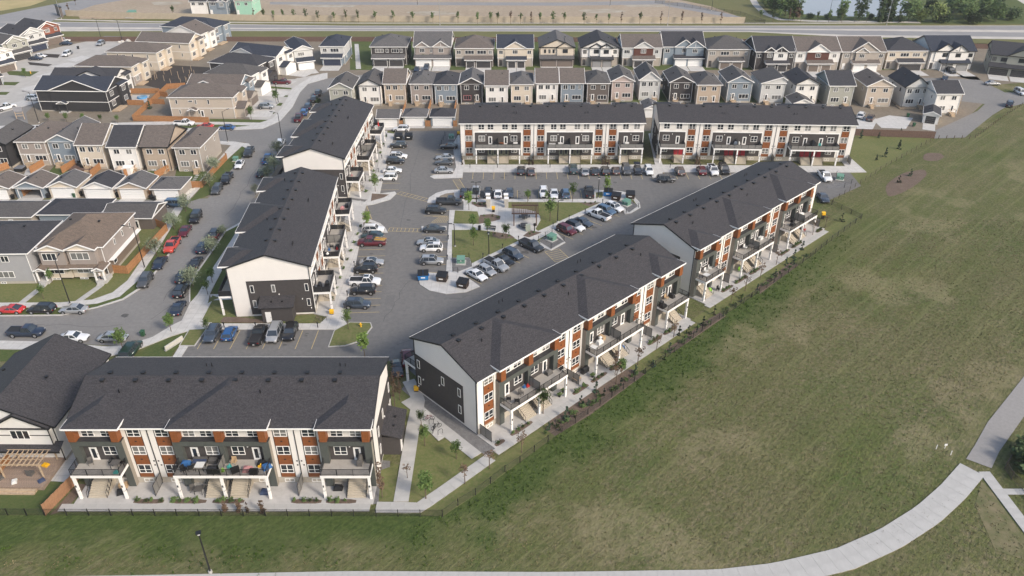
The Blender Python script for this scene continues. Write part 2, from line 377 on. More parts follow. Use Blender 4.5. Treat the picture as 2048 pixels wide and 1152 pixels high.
# tall grass tufts along the outside of the fence (nobody could count them)
PATHX = [P(-100,1180, 300,1174, 700,1166, 1100,1168, 1440,1163, 1560,1149, 1690,1118, 1780,1078, 1855,1030, 1905,985, 1948,935), P(1948,935, 1985,880, 2040,800, 2120,720), P(1968,944, 1999,985, 2033,1030, 2090,1105)]
def tufts():
    mb_v = []; mb_f = []; rnd = random.Random(3)
    def tuft(x, y, h, n, wd):
        for k in range(n):
            a = rnd.uniform(0, 2*pi); r = rnd.uniform(0, .18); bx = x+r*cos(a); by = y+r*sin(a); a2 = rnd.uniform(0, pi); ln = rnd.uniform(-.5, .5)*h
            dx, dy = cos(a2)*wd, sin(a2)*wd; o = len(mb_v)
            mb_v.extend([(bx-dx, by-dy, 0), (bx+dx, by+dy, 0), (bx+ln*dy*4, by-ln*dx*4+rnd.uniform(-.1, .1), h*rnd.uniform(.6, 1.2))]); mb_f.append((o, o+1, o+2))
    for _ in range(42000):
        x = rnd.uniform(-88, 78); y = rnd.uniform(48, 170)
        if y > 62 and x < -12: continue
        if x < -5 and y > 80: continue
        a, d = lush(x, y)
        if d < .3 or a < .25 or rnd.random() > a: continue
        tuft(x, y, rnd.uniform(.15, .5), 5, .05)
    me = bpy.data.meshes.new('tall_grass'); me.from_pydata(mb_v, [], mb_f); me.materials.append(mat('grass_blade', (.040, .078, .014), .8, col2=(.085, .135, .03), scale=.4, spec=.1))
    tag(ob('tall_grass', me), 'long lush green grass growing outside the black fence', 'grass', kind='stuff')
    mb_v.clear(); mb_f.clear()
    for _ in range(60000):
        x = rnd.uniform(-60, 130); y = rnd.uniform(45, 150)
        if dist_poly((x, y), FENCE_EXT) > -6 or (y < 62 and abs(dist_poly((x, y), PATHX[0])) < 2.3) or (x > 40 and abs(dist_poly((x, y), PATHX[1])) < 3.4) or (x > 40 and abs(dist_poly((x, y), PATHX[2])) < 1.4): continue
        tuft(x, y, rnd.uniform(.06, .2), 3, .06)
    me = bpy.data.meshes.new('meadow_tufts'); me.from_pydata(mb_v, [], mb_f); me.materials.append(mat('meadow_blade', (.085, .09, .035), .8, col2=(.24, .20, .12), scale=.25, spec=.1))
    tag(ob('meadow_tufts', me), 'short tufts of half dry grass all over the mown field', 'grass', kind='stuff')
tufts()
# housing ground sheets
sheet('house_plots', P(-400,268, 250,262, 430,262, 560,240, 640,165, 705,152, 1950,150, 1990,185, 1905,262, 1868,276, 1790,262, 1700,262, 1250,262, 900,262, 760,262, 640,262, 500,420, 400,600, 330,560, -400,590), .004, yarddirt)
sheet('house_plots', P(-500,20, 30,84, 330,80, 1500,79, 2100,92, 2100,160, 1990,170, 1900,150, 705,152, 640,160, 560,240, 430,262, -500,262), .004, yarddirt)
sheet('back_lawns', P(700,82, 1900,82, 1900,140, 700,140), .008, lawn_g)
sheet('back_lawns', P(715,178, 1640,178, 1640,205, 715,205), .008, lawn_g)
sheet('house_plots', P(-500,400, 420,395, 300,590, 120,660, -500,660), .006, lawn)
# streets
pale_c = mat('apron_concrete', (.40, .385, .36), .9, var=.1, scale=.3)
sheet('street', P(-300,634, 120,630, 195,614, 245,598, 285,572, 305,550, 345,497, 388,440, 398,428, -300,430, -300,399, 330,399, 415,397, 428,385, 462,340, 499,295, 490,284, 380,284, -300,284, -300,262,
    430,262, 525,256, 560,243, 585,215, 600,185, 616,168, 655,157, 720,150, 1000,150, 1500,151, 1700,152, 1905,157, 1960,160, 2010,185, 2060,185, 2060,205, 2008,216, 1985,230, 1945,262, 1930,275, 1868,277, 1868,262, 1905,245,
    1955,222, 1970,208, 1900,200, 1860,176, 1700,170, 1300,168, 1000,168, 720,168, 665,175, 640,192, 618,214, 600,242, 578,290, 548,345, 507,397, 481,447, 452,464, 437,487, 397,544, 381,571, 380,605, 364,642, 347,652, 305,677, 250,693, 90,684, -300,674), .012, asphalt_old)
sheet('parking_lot', P(352,722, 397,655, 655,655, 700,520, 724,447, 480,447, 506,396, 742,386, 790,262, 920,262, 915,345, 1320,345, 1700,345, 1722,372, 1655,402, 1640,385, 1290,560, 960,700, 850,770, 800,722), .018, asphalt)
sheet('street', P(-300,235, -60,215, 60,175, 120,120, 130,95, 210,72, 275,74, 215,112, 150,150, 85,195, 52,226, 60,262, -300,262), .016, asphalt_old)
# kerbs and pavements by the west street
def walk(name, pts, h=.12, m=None): return pad(name, P(*pts), m or concrete, h)
walk('pavement', (-300,607, 120,606, 185,600, 225,586, 255,562, 300,497, 350,415, 358,410, 366,415, 318,497, 272,566, 240,594, 195,608, 120,616, -300,617))
sheet('kerb_strip', P(-300,634, 120,630, 195,614, 245,598, 285,572, 305,550, 345,497, 388,440, 398,426, 370,412, 318,497, 272,566, 240,594, 195,608, 120,616, -300,617), .10, lawn_g)
walk('kerb', (-300,636, 120,632, 195,616, 247,600, 288,574, 308,551, 348,498, 391,441, 388,440, 345,497, 305,550, 285,572, 245,598, 195,614, 120,630, -300,634))
walk('pavement', (352,404, 366,402, 428,330, 462,291, 425,287, 425,282, 470,284, 498,288, 503,294, 497,300, 484,293, 440,333, 378,400, 368,408))
sheet('kerb_strip', P(378,404, 412,393, 428,385, 462,340, 499,297, 484,293, 440,333), .10, lawn_g)
walk('pavement', (-100,255, 350,243, 520,246, 545,238, 563,218, 583,180, 600,168, 622,154, 655,146, 655,157, 616,168, 600,185, 585,215, 560,243, 525,258, 430,262, -100,266))
sheet('kerb_strip', P(330,250, 440,250, 500,252, 440,258, 330,256), .145, lawn_g)
walk('pavement', (507,392, 512,400, 486,449, 455,466, 445,487, 460,487, 430,530, 405,590, 402,612, 388,640, 370,655, 340,667, 340,712, 368,706, 398,655, 418,640, 425,600, 432,590, 470,590, 470,600, 440,604, 420,650, 640,652, 655,620, 655,655, 690,640, 700,655, 640,662, 398,662, 372,700, 360,716, 335,716, 345,700, 372,655, 305,690, 255,703, 180,712, 60,692, -300,690, -300,682, 90,684, 215,694, 250,692, 305,675, 347,650, 364,642, 380,607, 381,571, 397,544, 437,487, 452,464, 481,446, 505,397)) if 0 else None
walk('pavement', (-300,676, 90,684, 215,694, 250,692, 305,675, 347,650, 364,642, 380,607, 395,590, 430,530, 462,482, 474,462, 490,470, 450,530, 420,588, 415,612, 395,642, 380,662, 345,672, 270,702, 215,714, 60,700, -300,692))
sheet('kerb_strip', P(381,603, 381,571, 397,544, 437,487, 452,464, 484,448, 474,462, 462,482, 430,530, 396,588), .10, lawn_g)
walk('kerb', (378,605, 378,571, 394,543, 434,486, 450,462, 481,445, 484,448, 452,464, 437,487, 397,544, 381,571, 381,605))
walk('pavement', (362,716, 345,716, 392,640, 408,612, 425,597, 448,597, 448,607, 420,610, 412,630, 425,648, 640,648, 655,634, 684,634, 695,650, 682,660, 398,660))
walk('pavement', (420,590, 470,588, 470,600, 424,604))
sheet('lawn', P(262,714, 312,688, 350,672, 378,660, 340,716), .02, lawn_g)
sheet('lawn', P(425,592, 415,608, 430,600, 440,597), .145, lawn)
sheet('lawn', P(425,602, 470,600, 475,632, 440,646, 415,646, 405,640), .145, lawn)
sheet('lawn', P(430,588, 420,575, 462,500, 490,470, 500,455, 500,590), .02, lawn_g)
sheet('mulch_bed', P(440,645, 448,635, 478,636, 530,641, 530,646), .15, mulch)
sheet('lawn', P(530,640, 630,630, 632,640, 620,646, 540,647), .15, lawn)
island('lawn_island', P(378,660, 415,658, 390,693, 358,693), lawn)
island('lawn_island', P(668,662, 700,645, 742,646, 745,655, 735,668, 715,685, 690,693, 656,695), lawn)
# walkway east of the two western blocks
walk('footway', (655,634, 662,600, 680,540, 700,480, 722,440, 738,440, 742,455, 722,475, 717,500, 707,550, 696,600, 684,650, 660,650))
walk('footway', (722,412, 735,400, 752,345, 764,300, 772,266, 788,268, 782,300, 768,350, 760,388, 790,384, 793,388, 780,400, 745,410, 722,413))
walk('footway', (668,410, 722,402, 722,412, 668,416))
walk('island_walk', (722,440, 742,440, 760,447, 770,455, 776,466, 735,466))
sheet('mulch_bed', P(727,446, 742,446, 754,452, 760,463, 726,463), .15, mulch)
sheet('mulch_bed', P(744,388, 778,390, 768,396, 742,403), .15, mulch)
sheet('patio', P(628,628, 655,634, 735,405, 702,400), .10, patio_m)
sheet('patio', P(696,395, 735,400, 775,262, 752,262), .10, patio_m)
# walkway around the north-west back block
walk('footway', (918,268, 930,330, 1310,330, 1297,268, 1306,266, 1325,330, 1690,333, 1705,330, 1712,345, 1690,345, 1325,345, 1325,356, 1305,356, 1300,345, 926,345, 925,356, 868,358, 860,354, 868,350, 905,349, 912,335, 905,290))
walk('footway', (1690,333, 1668,300, 1680,298, 1733,345, 1640,346, 1640,338))
sheet('lawn', P(1700,262, 1862,266, 1865,276, 1735,350, 1640,350, 1640,362, 1760,352, 1860,280), .004, lawn) if 0 else None
sheet('lawn', P(1690,250, 1866,276, 1750,346, 1665,400, 1640,380, 1640,346, 1733,346, 1680,298), .008, lawn)
sheet('gravel_pad', P(1672,352, 1702,370, 1690,374, 1655,378, 1652,362), .03, gravel)
# walkway joining the blocks along the field, laid in slabs
def pxpath(name, px, w, step=1.8, m=None, h=.10): return slab_path(name, P(*px), w, step, m, h)
pxpath('footpath', (752,1015, 838,1016, 885,984, 992,908), 1.75)
pxpath('footpath', (802,1004, 826,856, 838,800, 812,752), 1.9, h=.094)
pxpath('footpath', (812,800, 964,921), 1.75, h=.088)
pad('bike_parking_pad', P(838,826, 844,812, 907,864, 877,882, 840,846), concrete, .082)
sheet('lawn', P(810,1006, 836,830, 840,848, 876,886, 905,872, 955,912, 968,920, 835,1008), .012, lawn)
sheet('lawn', P(752,940, 796,930, 790,1002, 752,1004), .012, lawn)
sheet('lawn', P(770,770, 805,780, 832,806, 820,850, 795,850), .012, lawn)
sheet('gravel_strip', P(744,1008, 740,940, 758,920, 780,922, 780,934, 762,940, 757,1008), .02, gravel)
sheet('gravel_strip', P(785,905, 795,850, 808,850, 796,908), .02, gravel)
sheet('gravel_strip', P(803,779, 812,767, 842,787, 957,866, 994,893, 984,908, 974,914, 880,842), .02, gravel)
sheet('lawn', P(838,1030, 985,925, 1310,690, 1670,445, 1690,425, 1722,438, 1421,650, 1096,883, 951,990, 885,1033), .004, lawn)
for q in ((1100,848, 1240,752, 1262,750, 1110,868), (1105,838, 1180,790, 1255,735, 1290,748, 1200,812, 1125,868), (1330,700, 1420,640, 1436,645, 1345,712), (1500,590, 1570,548, 1575,556, 1510,602)):
    pass
sheet('mulch_bed', P(1090,858, 1110,826, 1230,745, 1262,738, 1290,748, 1180,830, 1110,872), .012, mulch)
sheet('mulch_bed', P(1330,700, 1372,672, 1405,645, 1440,625, 1452,632, 1380,682, 1340,708), .012, mulch)
sheet('mulch_bed', P(1510,578, 1545,552, 1580,525, 1598,530, 1560,557, 1520,588), .012, mulch)
for q in ((1775,395, 1770,370, 1805,345, 1850,338, 1855,350, 1830,372, 1800,388), (1845,318, 1850,306, 1880,306, 1890,314, 1875,322, 1855,322)):
    sheet('mulch_bed', round_poly(P(*q), 2), .02, mulch)
# central park between the stalls
pad('park_paving', P(892,548, 899,421, 927,421, 927,404, 920,399, 1188,399, 1189,380, 1245,384, 1264,390, 1279,405, 1281,416, 1262,427, 1250,429, 1236,402, 1212,410, 1169,429, 1137,446, 1108,460, 1131,486, 1102,502, 1090,497, 1040,487, 1005,504, 966,524, 925,548, 960,574, 932,585, 893,589, 859,582, 840,570, 835,551, 850,546), concrete, .13)
LZ = .15
for q in ((910,422, 955,424, 960,440, 958,449, 907,448), (904,461, 957,461, 1005,467, 1038,482, 943,528, 939,516, 904,517),
          (1016,405, 1201,406, 1190,411, 1076,463, 1071,459, 1081,442, 1080,433, 1071,424, 1050,419, 1016,417), (1066,486, 1098,468, 1100,474, 1074,490), (1192,386, 1205,385, 1205,396, 1192,398)):
    sheet('park_lawn', P(*q), LZ, lawn)
for q in ((960,431, 985,429, 1001,433, 1000,440, 985,444, 958,449, 957,440), (985,464, 1020,470, 1030,477, 1000,479, 985,474), (1159,406, 1199,406, 1179,414), (943,405, 973,405, 973,415, 955,415, 943,409), (1046,473, 1060,462, 1083,466, 1058,476)):
    sheet('mulch_bed', P(*q), LZ+.006, mulch)
for q in ((904,518, 939,517, 943,534, 915,545, 905,543), (1077,483, 1104,466, 1128,484, 1102,499), (1236,404, 1255,397, 1276,413, 1258,426)):
    sheet('gravel_pad', P(*q), LZ+.008, gravel)
pad('island_walk', P(854,406, 858,396, 872,387, 892,381, 920,380, 920,400, 908,399, 905,405, 870,407), concrete, .125)
sheet('mulch_bed', P(870,401, 882,392, 892,388, 908,386, 908,396, 895,400), .148, yarddirt)
pad('island_walk', P(843,453, 893,453, 893,461, 843,461), concrete, .12)
sheet('mulch_bed', P(1254,391, 1268,403, 1276,414, 1260,402), LZ+.004, lawn)
# painted stall lines
LOT = thing('stall_markings', None, None); tag(LOT, kind='structure')
def pline(a, b, w=.12, z=.026):
    a = Vector(a); b = Vector(b); d = b-a; L = d.length; me = cm(('painted_line', round(L, 1), w), lambda: MB().poly([(0, -w/2, 0), (L, -w/2, 0), (L, w/2, 0), (0, w/2, 0)], line_y))
    ob('painted_line', me, LOT, (a.x, a.y, z), atan2(d.y, d.x))
def stalls(pa, pb, n, direction, L=5.4, sp=None):
    a = Vector(g(*pa)); b = Vector(g(*pb)); d = Vector((cos(R(direction)), sin(R(direction))))
    for i in range(n+1): q = a.lerp(b, i/n); pline(q, q+d*L)
def ladder(pa, pb, w=1.6, n=8):
    a = Vector(g(*pa)); b = Vector(g(*pb)); d = (b-a).normalized(); s = Vector((-d.y, d.x))*w/2
    pline(a+s, b+s, z=.03); pline(a-s, b-s, z=.034)
    for i in range(n+1): q = a.lerp(b, i/n); pline(q+s, q-s, z=.038)
stalls((417,661), (637,661), 7, -90)
stalls((697,626), (716,513), 9, 3); stalls((716,500), (720,475), 2, 3)
stalls((752,380), (779,268), 10, 2)
stalls((892,545), (896,470), 5, 180); stalls((897,432), (899,421), 1, 180); stalls((903,402), (912,300), 8, 180) if 0 else None
stalls((903,349), (912,290), 6, 180, 5.0)
stalls((927,399), (1186,399), 12, 90, 5.2)
stalls((926,342), (1300,342), 18, -90, 5.2); stalls((1326,342), (1500,342), 8, -90, 5.2)
stalls((925,548), (1038,489), 6, -45); stalls((1108,462), (1236,403), 7, -45)
ladder((778,459), (843,461)); ladder((798,386), (858,401)); ladder((912,359), (925,380)); ladder((1104,501), (1125,521), 3.2, 6); ladder((722,414), (732,440), 2.6, 10)
for k in range(7):
    a = Vector(g(864+k*4.4, 444)); pline(a, a+Vector((1.6, 2.6)), z=.03)
pline(g(862,445), g(894,445)); pline(g(866,433), g(895,433))
# tar-sealed cracks, patches and drain covers give the lot its wear
stain = mat('oil_stain', (.085, .083, .08), .7, var=.3, scale=3)
STR_ = [(RND.uniform(930,1290), RND.uniform(346,354), RND.uniform(.25,.5)) for _ in range(14)]+[(RND.uniform(720,755), RND.uniform(500,620), RND.uniform(.25,.5)) for _ in range(10)]+[(RND.uniform(440,640), RND.uniform(665,690), RND.uniform(.2,.45)) for _ in range(8)]+[(RND.uniform(1030,1070), RND.uniform(380,395), .4) for _ in range(4)]
for q in tuple(STR_)+((870,560,.5), (1075,350,.6), (1188,455,.7), (1230,365,.6), (760,470,.5), (1050,505,.9), (700,560,.5), (980,362,.5), (1005,355,.6), (1130,352,.7), (817,440,.6), (215,590,.0), (250,631,.8), (860,500,.0)):
    if q[2] > 0:
        c = g(q[0], q[1]); sheet('oil_stain', [(c[0]+q[2]*cos(a*pi/5)*RND.uniform(.6, 1.2), c[1]+.8*q[2]*sin(a*pi/5)*RND.uniform(.6, 1.2)) for a in range(10)], .024, stain)
sheet('driveway_apron', P(-60,150, 0,122, 95,100, 120,94, 215,74, 262,82, 200,110, 130,140, 62,190, 42,215, -60,245), .020, pale_c)
for q in ((12,142, 78,143, 60,153, 18,150), (0,164, 40,164, 30,171, 0,170), (-20,184, 20,184, 12,190, -20,190)): sheet('lawn_strip', P(*q), .026, lawn_g)
for q in ((82,107, 120,109, 116,116, 86,114), (55,124, 105,129, 96,133, 60,130)): sheet('soil_strip', P(*q), .026, darksoil)
sheet('driveway_apron', P(500,240, 492,205, 515,182, 545,160, 590,158, 620,148, 655,146, 600,170, 583,187, 563,220, 545,241), .024, pale_c)
for q in ((535,172, 583,176, 583,179, 540,177), (528,190, 578,191, 576,194, 530,192), (508,203, 566,206, 562,212, 510,208), (500,222, 550,225, 548,228, 500,227), (420,238, 500,239, 540,240, 522,247, 420,248)): sheet('lawn_strip', P(*q), .030, lawn_g)
sheet('dirt_drive', P(572,158, 585,142, 640,140, 650,146, 600,156), .034, yarddirt)
# far: arterial road, verges, path, dirt lots, pond
far_r = two_scale('far_road', [(.24, .24, .245), (.28, .275, .27), (.21, .21, .215)], .03, .4, .9, .05)
pale = mat('pale_concrete', (.46, .43, .39), .9, var=.12, scale=.15)
sheet('highway_verge', P(-900,-60, 3200,-60, 3200,96, 2100,92, 1950,86, 1500,79, 330,80, 30,84, -900,90), .010, verge)
sheet('arterial_road', P(-900,42, 60,43, 700,51.5, 1500,51.5, 2100,51, 3000,50, 3000,80, 2100,79.5, 1700,74, 1500,64, 700,62, 330,62, -900,66), .016, pale)
sheet('arterial_road', P(-900,44, 110,44.5, 500,50, 700,52.2, 1500,52.5, 2100,52, 3000,51, 3000,60, 2100,60.5, 1500,56.8, 700,56.5, 300,55, 110,54, -900,54), .022, far_r)
sheet('arterial_road', P(110,59, 700,58.2, 1500,59, 2100,65.5, 3000,66, 3000,75, 2100,74.5, 1700,70, 1500,62.5, 700,61, 330,61), .022, far_r)
sheet('roadside_path', P(100,40, 300,44.5, 700,47, 1500,47.3, 2100,47, 3000,47, 3000,44.5, 2100,44.8, 1500,45.6, 700,45.4, 300,42.5, 110,38), .016, pale)
sheet('side_road', P(-300,44, 0,30, 60,18, 110,8, 190,-6, 330,-20, 420,-20, 270,-4, 190,10, 130,30, 100,44), .026, far_r)
sheet('grass_corner', P(-300,26, 0,22, 60,12, 95,0, 0,0, -300,-10), .020, mat('dry_field', (.42,.33,.17), .95, col2=(.30,.26,.12), scale=.1))
sheet('dirt_lot', P(160,38, 1490,38, 1420,12, 1330,-6, 900,-14, 300,-14, 150,14), .020, dirt)
sheet('side_road', P(540,7.5, 540,4, 1120,5, 1330,1, 1330,9, 1120,11.5, 540,9), .028, far_r)
sheet('dirt_lot', P(-400,-20, 1600,-20, 1700,-120, -500,-120), .018, dirt)
sheet('pale_pad', P(1320,6, 1365,5, 1490,36, 1488,40, 1330,12), .030, far_r)
sheet('highway_verge', P(1480,-40, 1520,2, 1556,40, 1800,48, 3000,47, 3000,-60), .022, lawn_g)
sheet('pond', P(1528,-30, 1545,10, 1580,26, 1640,31, 1700,33, 1760,34, 1830,30, 1850,14, 1810,2, 1760,-12, 1700,-30), .03, water)
pxl = P(1495,-20, 1512,10, 1530,28, 1560,39, 1620,42, 1760,44, 1840,45)
lf, rt_ = ribbon(pxl, 3.2); sheet('park_path', lf+rt_[::-1], .034, pale)
sheet('park_path', P(2000,-20, 2048,8, 2090,30, 2090,14, 2048,-10), .034, pale)
for q in ((560,9,620,14,700,15,720,10), (800,24,880,22,930,27,860,31), (300,4,360,3,370,9,310,11), (1150,20,1230,17,1260,24,1180,27), (1240,10,1330,9,1330,14,1260,14)):
    sheet('spoil_patch', round_poly(P(*q), 1), .036, mat('pale_spoil', (.40, .36, .30), .95, col2=(.27, .23, .17), scale=.15))
# south-east paths
rs = P(-100,1180, 300,1174, 700,1166, 1100,1168, 1440,1163, 1560,1149, 1690,1118, 1780,1078, 1855,1030, 1905,985, 1948,935)
slab_path('footpath', rs, 3.1, 1.9)
sheet('cycle_path', P(1932,918, 1950,890, 1975,845, 2006,806, 2048,753, 2110,680, 2170,740, 2048,833, 1998,904, 1983,937), .05, mat('path_asphalt', (.26, .25, .24), .9, var=.08, scale=2))
pxpath('footpath', (1968,944, 1999,985, 2033,1030, 2090,1105), 1.5, 1.6, h=.092)
pxpath('footpath', (2010,984, 2048,984, 2100,984), 1.0, 1.4, h=.086)
sheet('dry_grass', P(1963,962, 1985,985, 2010,1020, 2048,1075, 2048,1120, 1990,1100, 1950,1010), .005, mat('dry_lawn', (.095, .105, .042), .95, col2=(.19, .16, .095), scale=.7, bump=.6, bscale=6))

crackm = mat('crack_sealant', (.06, .06, .062), .6, var=0)
for q in ((770,640,820,560), (800,470,835,300), (900,600,1010,580), (1010,366,1200,362), (1100,372,1300,385), (300,640,420,560), (330,600,420,470), (455,430,520,330), (60,650,240,652), (800,690,930,640)):
    a = Vector(g(q[0], q[1])); b = Vector(g(q[2], q[3])); pts = [a.lerp(b, k/9)+Vector((RND.uniform(-.5, .5), RND.uniform(-.5, .5))) for k in range(10)]; l1, r1 = ribbon([tuple(p) for p in pts], .07)
    sheet('sealed_crack', l1+r1[::-1], .0255, crackm)
patchm = mat('asphalt_patch', (.140, .137, .134), .9, var=.1)
for q in ((1010,372,2,.8), (900,640,1.4,1.2), (780,600,.8,1.6)):
    c = g(q[0], q[1]); sheet('asphalt_patch', [(c[0]-q[2], c[1]-q[3]), (c[0]+q[2], c[1]-q[3]), (c[0]+q[2], c[1]+q[3]), (c[0]-q[2], c[1]+q[3])], .0225, patchm)
# ---------------- windows, doors, facades ----------------
class Face:
    def __init__(s, root, o=(0, 0, 0), rz=0): s.r = root; s.o = Vector(o); s.rz = rz; s.c = cos(rz); s.s = sin(rz)
    def L(s, x, y, z): return (s.o.x+x*s.c-y*s.s, s.o.y+x*s.s+y*s.c, s.o.z+z)
    def put(s, name, me, x=0, y=0, z=0, mt=None, rz=0): return ob(name, me, s.r, s.L(x, y, z), s.rz+rz, mt)
    def box(s, name, a, b, m):
        d = tuple(round(abs(b[i]-a[i]), 3) for i in range(3)); o = tuple(min(a[i], b[i]) for i in range(3))
        me = cm((name, d, m.name), lambda: MB().box((0, 0, 0), d, m)); return s.put(name, me, *o)
def win_frame(w, h, kind, fm):
    b = MB(); t = .085 if w > .8 else .07
    b.box((0, -.07, 0), (w, -.0, t), fm).box((0, -.07, h-t), (w, 0, h), fm).box((0, -.07, t), (t, 0, h-t), fm).box((w-t, -.07, t), (w, 0, h-t), fm)
    if kind in ('x', 'v'): b.box((w/2-.045, -.065, t), (w/2+.045, 0, h-t), fm)
    if kind == 'x': b.box((t, -.06, h*.36), (w/2-.045, 0, h*.36+.06), fm).box((w/2+.045, -.06, h*.36), (w-t, 0, h*.36+.06), fm)
    if kind == 't':
        for q in (1/3, 2/3): b.box((w*q-.04, -.065, t), (w*q+.04, 0, h-t), fm)
    return b
def window(F_, x, z, w, h, kind='x', fm=None, y=0, gl=None, rz=0):
    fm = fm or trimw; w = round(w, 2); h = round(h, 2)
    o = F_.put('window', cm(('window', w, h, kind, fm.name), lambda: win_frame(w, h, kind, fm)), x, y, z)
    gl = gl or (glass if RND.random() < .75 else glass_b)
    ob('pane', cm(('pane', w, h, gl.name), lambda: MB().box((.04, -.025, .04), (w-.04, .0, h-.04), gl)), o, (0, -.002, 0))
    return o
def door(F_, x, z, w=.95, h=2.1, m=None, lite=True, y=0):
    m = m or door_w
    o = F_.put('door', cm(('door', w, h, m.name), lambda: MB().box((0, -.08, 0), (w, 0, h), m)), x, y, z)
    if lite: ob('pane', cm(('pane', 'd', w, h), lambda: MB().box((.24, -.02, .35), (w-.24, 0, h-.22), glass)), o, (0, -.082, 0))
    ob('handle', cm(('handle',), lambda: MB().box((0, -.06, 0), (.05, 0, .12), blackm)), o, (w-.12, -.08, h*.46))
    return o
def railing(F_, pts, z, kind, h=1.05):
    "posts, top and bottom rail, and infill"
    for i in range(len(pts)-1):
        a = Vector((pts[i][0], pts[i][1], z)); b = Vector((pts[i+1][0], pts[i+1][1], z)); L = (b-a).length; ang = atan2(b.y-a.y, b.x-a.x); n = max(1, round(L/1.75)); L = round(L, 2)
        def rails(L=L):
            m = MB().box((0, -.03, h-.05), (L, .03, h), blackm).box((0, -.02, .08), (L, .02, .12), blackm); return m
        F_.put('handrail', cm(('handrail', L, h), rails), a.x, a.y, z, rz=ang)
        if kind == 'picket':
            def pk(L=L):
                m = MB()
                for k in range(int(L/.14)): m.box((k*.14, -.012, .1), (k*.14+.03, .012, h-.04), blackm)
                return m
            tag(F_.put('baluster', cm(('baluster', L, h), pk), a.x, a.y, z, rz=ang), kind='stuff')
        else:
            pm = railglass if kind == 'glass' else mesh_b; st = L/n
            for k in range(n):
                F_.put('rail_panel', cm(('rail_panel', round(st, 2), pm.name), lambda: MB().box((.05, -.008, .12), (st-.05, .008, h-.05), pm)), a.x+cos(ang)*st*k, a.y+sin(ang)*st*k, z, rz=ang)
        for k in range(n+1):
            q = a.lerp(b, k/n); F_.put('rail_post', cm(('rail_post', h), lambda: MB().box((-.035, -.035, 0), (.035, .035, h), blackm)), q.x, q.y, z)
def stairs(F_, x0, x1, y0, y1, z1, n=7, rails=True):
    "flight from landing (y0, z1) down to the ground at y1"
    dy = (y1-y0)/n; rz_ = z1/n; w = round(x1-x0, 2)
    for k in range(n):
        z = z1-rz_*k-.0
        F_.put('step', cm(('step', w, round(abs(dy), 3), round(z, 2)), lambda: MB().box((0, 0, 0), (w, abs(dy)-.002, z-.05), riserm).box((0, -.03, z-.05), (w, abs(dy)-.002, z), stairm)), x0, y0+dy*(k+1), 0)
    if rails:
        for xx in (x0-.04, x1+.04):
            def sr():
                m = MB(); p = (0, 0, z1+.9); q = (0, y1-y0, .95); m.beam(p, q, .05, .05, blackm).beam((0, 0, z1+.1), (0, y1-y0, .15), .04, .04, blackm)
                for t in range(5): yy = (y1-y0)*t/4; zz = z1*(1-t/4); m.box((-.02, yy-.02, zz*.9), (.02, yy+.02, zz+.92), blackm)
                return m
            F_.put('stair_rail', cm(('stair_rail', round(y1-y0, 2), round(z1, 2)), sr), xx, y0, 0)
EH = 9.75; KS = .335
def wcol(F_, x, w=1.78):
    "window and cedar column of a gap bay"
    F_.box('black_trim', (x-.07, -.05, 1.08), (x, .02, EH), blackm); F_.box('black_trim', (x+w, -.05, 1.08), (x+w+.07, .02, EH), blackm)
    for z0, z1 in ((1.1, 1.8), (3.3, 4.95), (6.45, 8.0)): 
        F_.box('cedar_panel', (x+.02, -.06, z0), (x+w-.02, .02, z1), cedar)
        if z0 > 3: F_.put('wall_vent', cm(('wall_vent',), lambda: MB().box((-.12, -.05, -.06), (.12, 0, .06), blackm)), x+w/2, -.06, z1-.75)
    for z in (8.0, 4.95, 1.8): window(F_, x+.06, z, w-.12, 1.46)
    window(F_, x+.3, .22, w-.5, .6, 'v')
def white_pair(F_, x0, x1):
    m_ = (x0+x1)/2; F_.box('cladding_board', (x0, -.04, 1.08), (m_-.03, .02, EH), whitew); F_.box('cladding_board', (m_+.03, -.04, 1.08), (x1, .02, EH), whitew)
    F_.box('downspout', (m_-.045, -.12, .5), (m_+.045, -.03, EH), blackm)
    for dx, z in ((-.28, 3.9), (-.3, 3.2), (.3, 3.9), (.52, 3.2)):
        F_.put('wall_vent', cm(('wall_vent', 1), lambda: MB().box((-.09, -.05, -.09), (.09, 0, .09), blackm)), m_+dx, -.04, z)
def screen(F_, x, y1=-2.3):
    def s_():
        m = MB(); 
        for y in (0, y1/2, y1): m.box((-.03, y-.03, 0), (.03, y+.03, 1.85), blackm)
        m.box((-.03, y1, 1.8), (.03, 0, 1.85), blackm).box((-.03, y1, .1), (.03, 0, .15), blackm).box((-.01, y1, .15), (.01, 0, 1.8), railglass); return m
    F_.put('privacy_screen', cm(('privacy_screen', y1), s_), x, -.15, .1)
def columns(F_, xs, y, z1):
    for x in xs:
        F_.put('column', cm(('column', round(z1, 2)), lambda: MB().box((-.15, -.15, 0), (.15, .15, z1), trimw).box((-.155, -.155, 1.5), (.155, .155, 1.56), blackm)), x, y, 0)
        F_.box('post_lamp', (x-.07, y-.22, 2.2), (x+.07, y-.155, 2.5), blackm)
def deck(F_, a, b, rail, m_, dz=4.05, dy=-2.9, y0=0):
    F_.box('deck', (a, dy, dz-.04), (b, y0, dz+.06), deckm); F_.box('deck_beam', (a-.03, dy-.06, dz-.3), (b+.03, dy, dz+.05), trimw)
    F_.box('deck_beam', (a-.05, dy, dz-.3), (a, y0, dz+.05), trimw); F_.box('deck_beam', (b, dy, dz-.3), (b+.05, y0, dz+.05), trimw)
    railing(F_, [(a+.05, y0-.05), (a+.05, dy+.05), (b-.05, dy+.05), (b-.05, y0-.05)], dz+.06, rail)
    if m_: railing(F_, [(m_, y0-.1), (m_, dy+.1)], dz+.06, 'glass', 1.7)
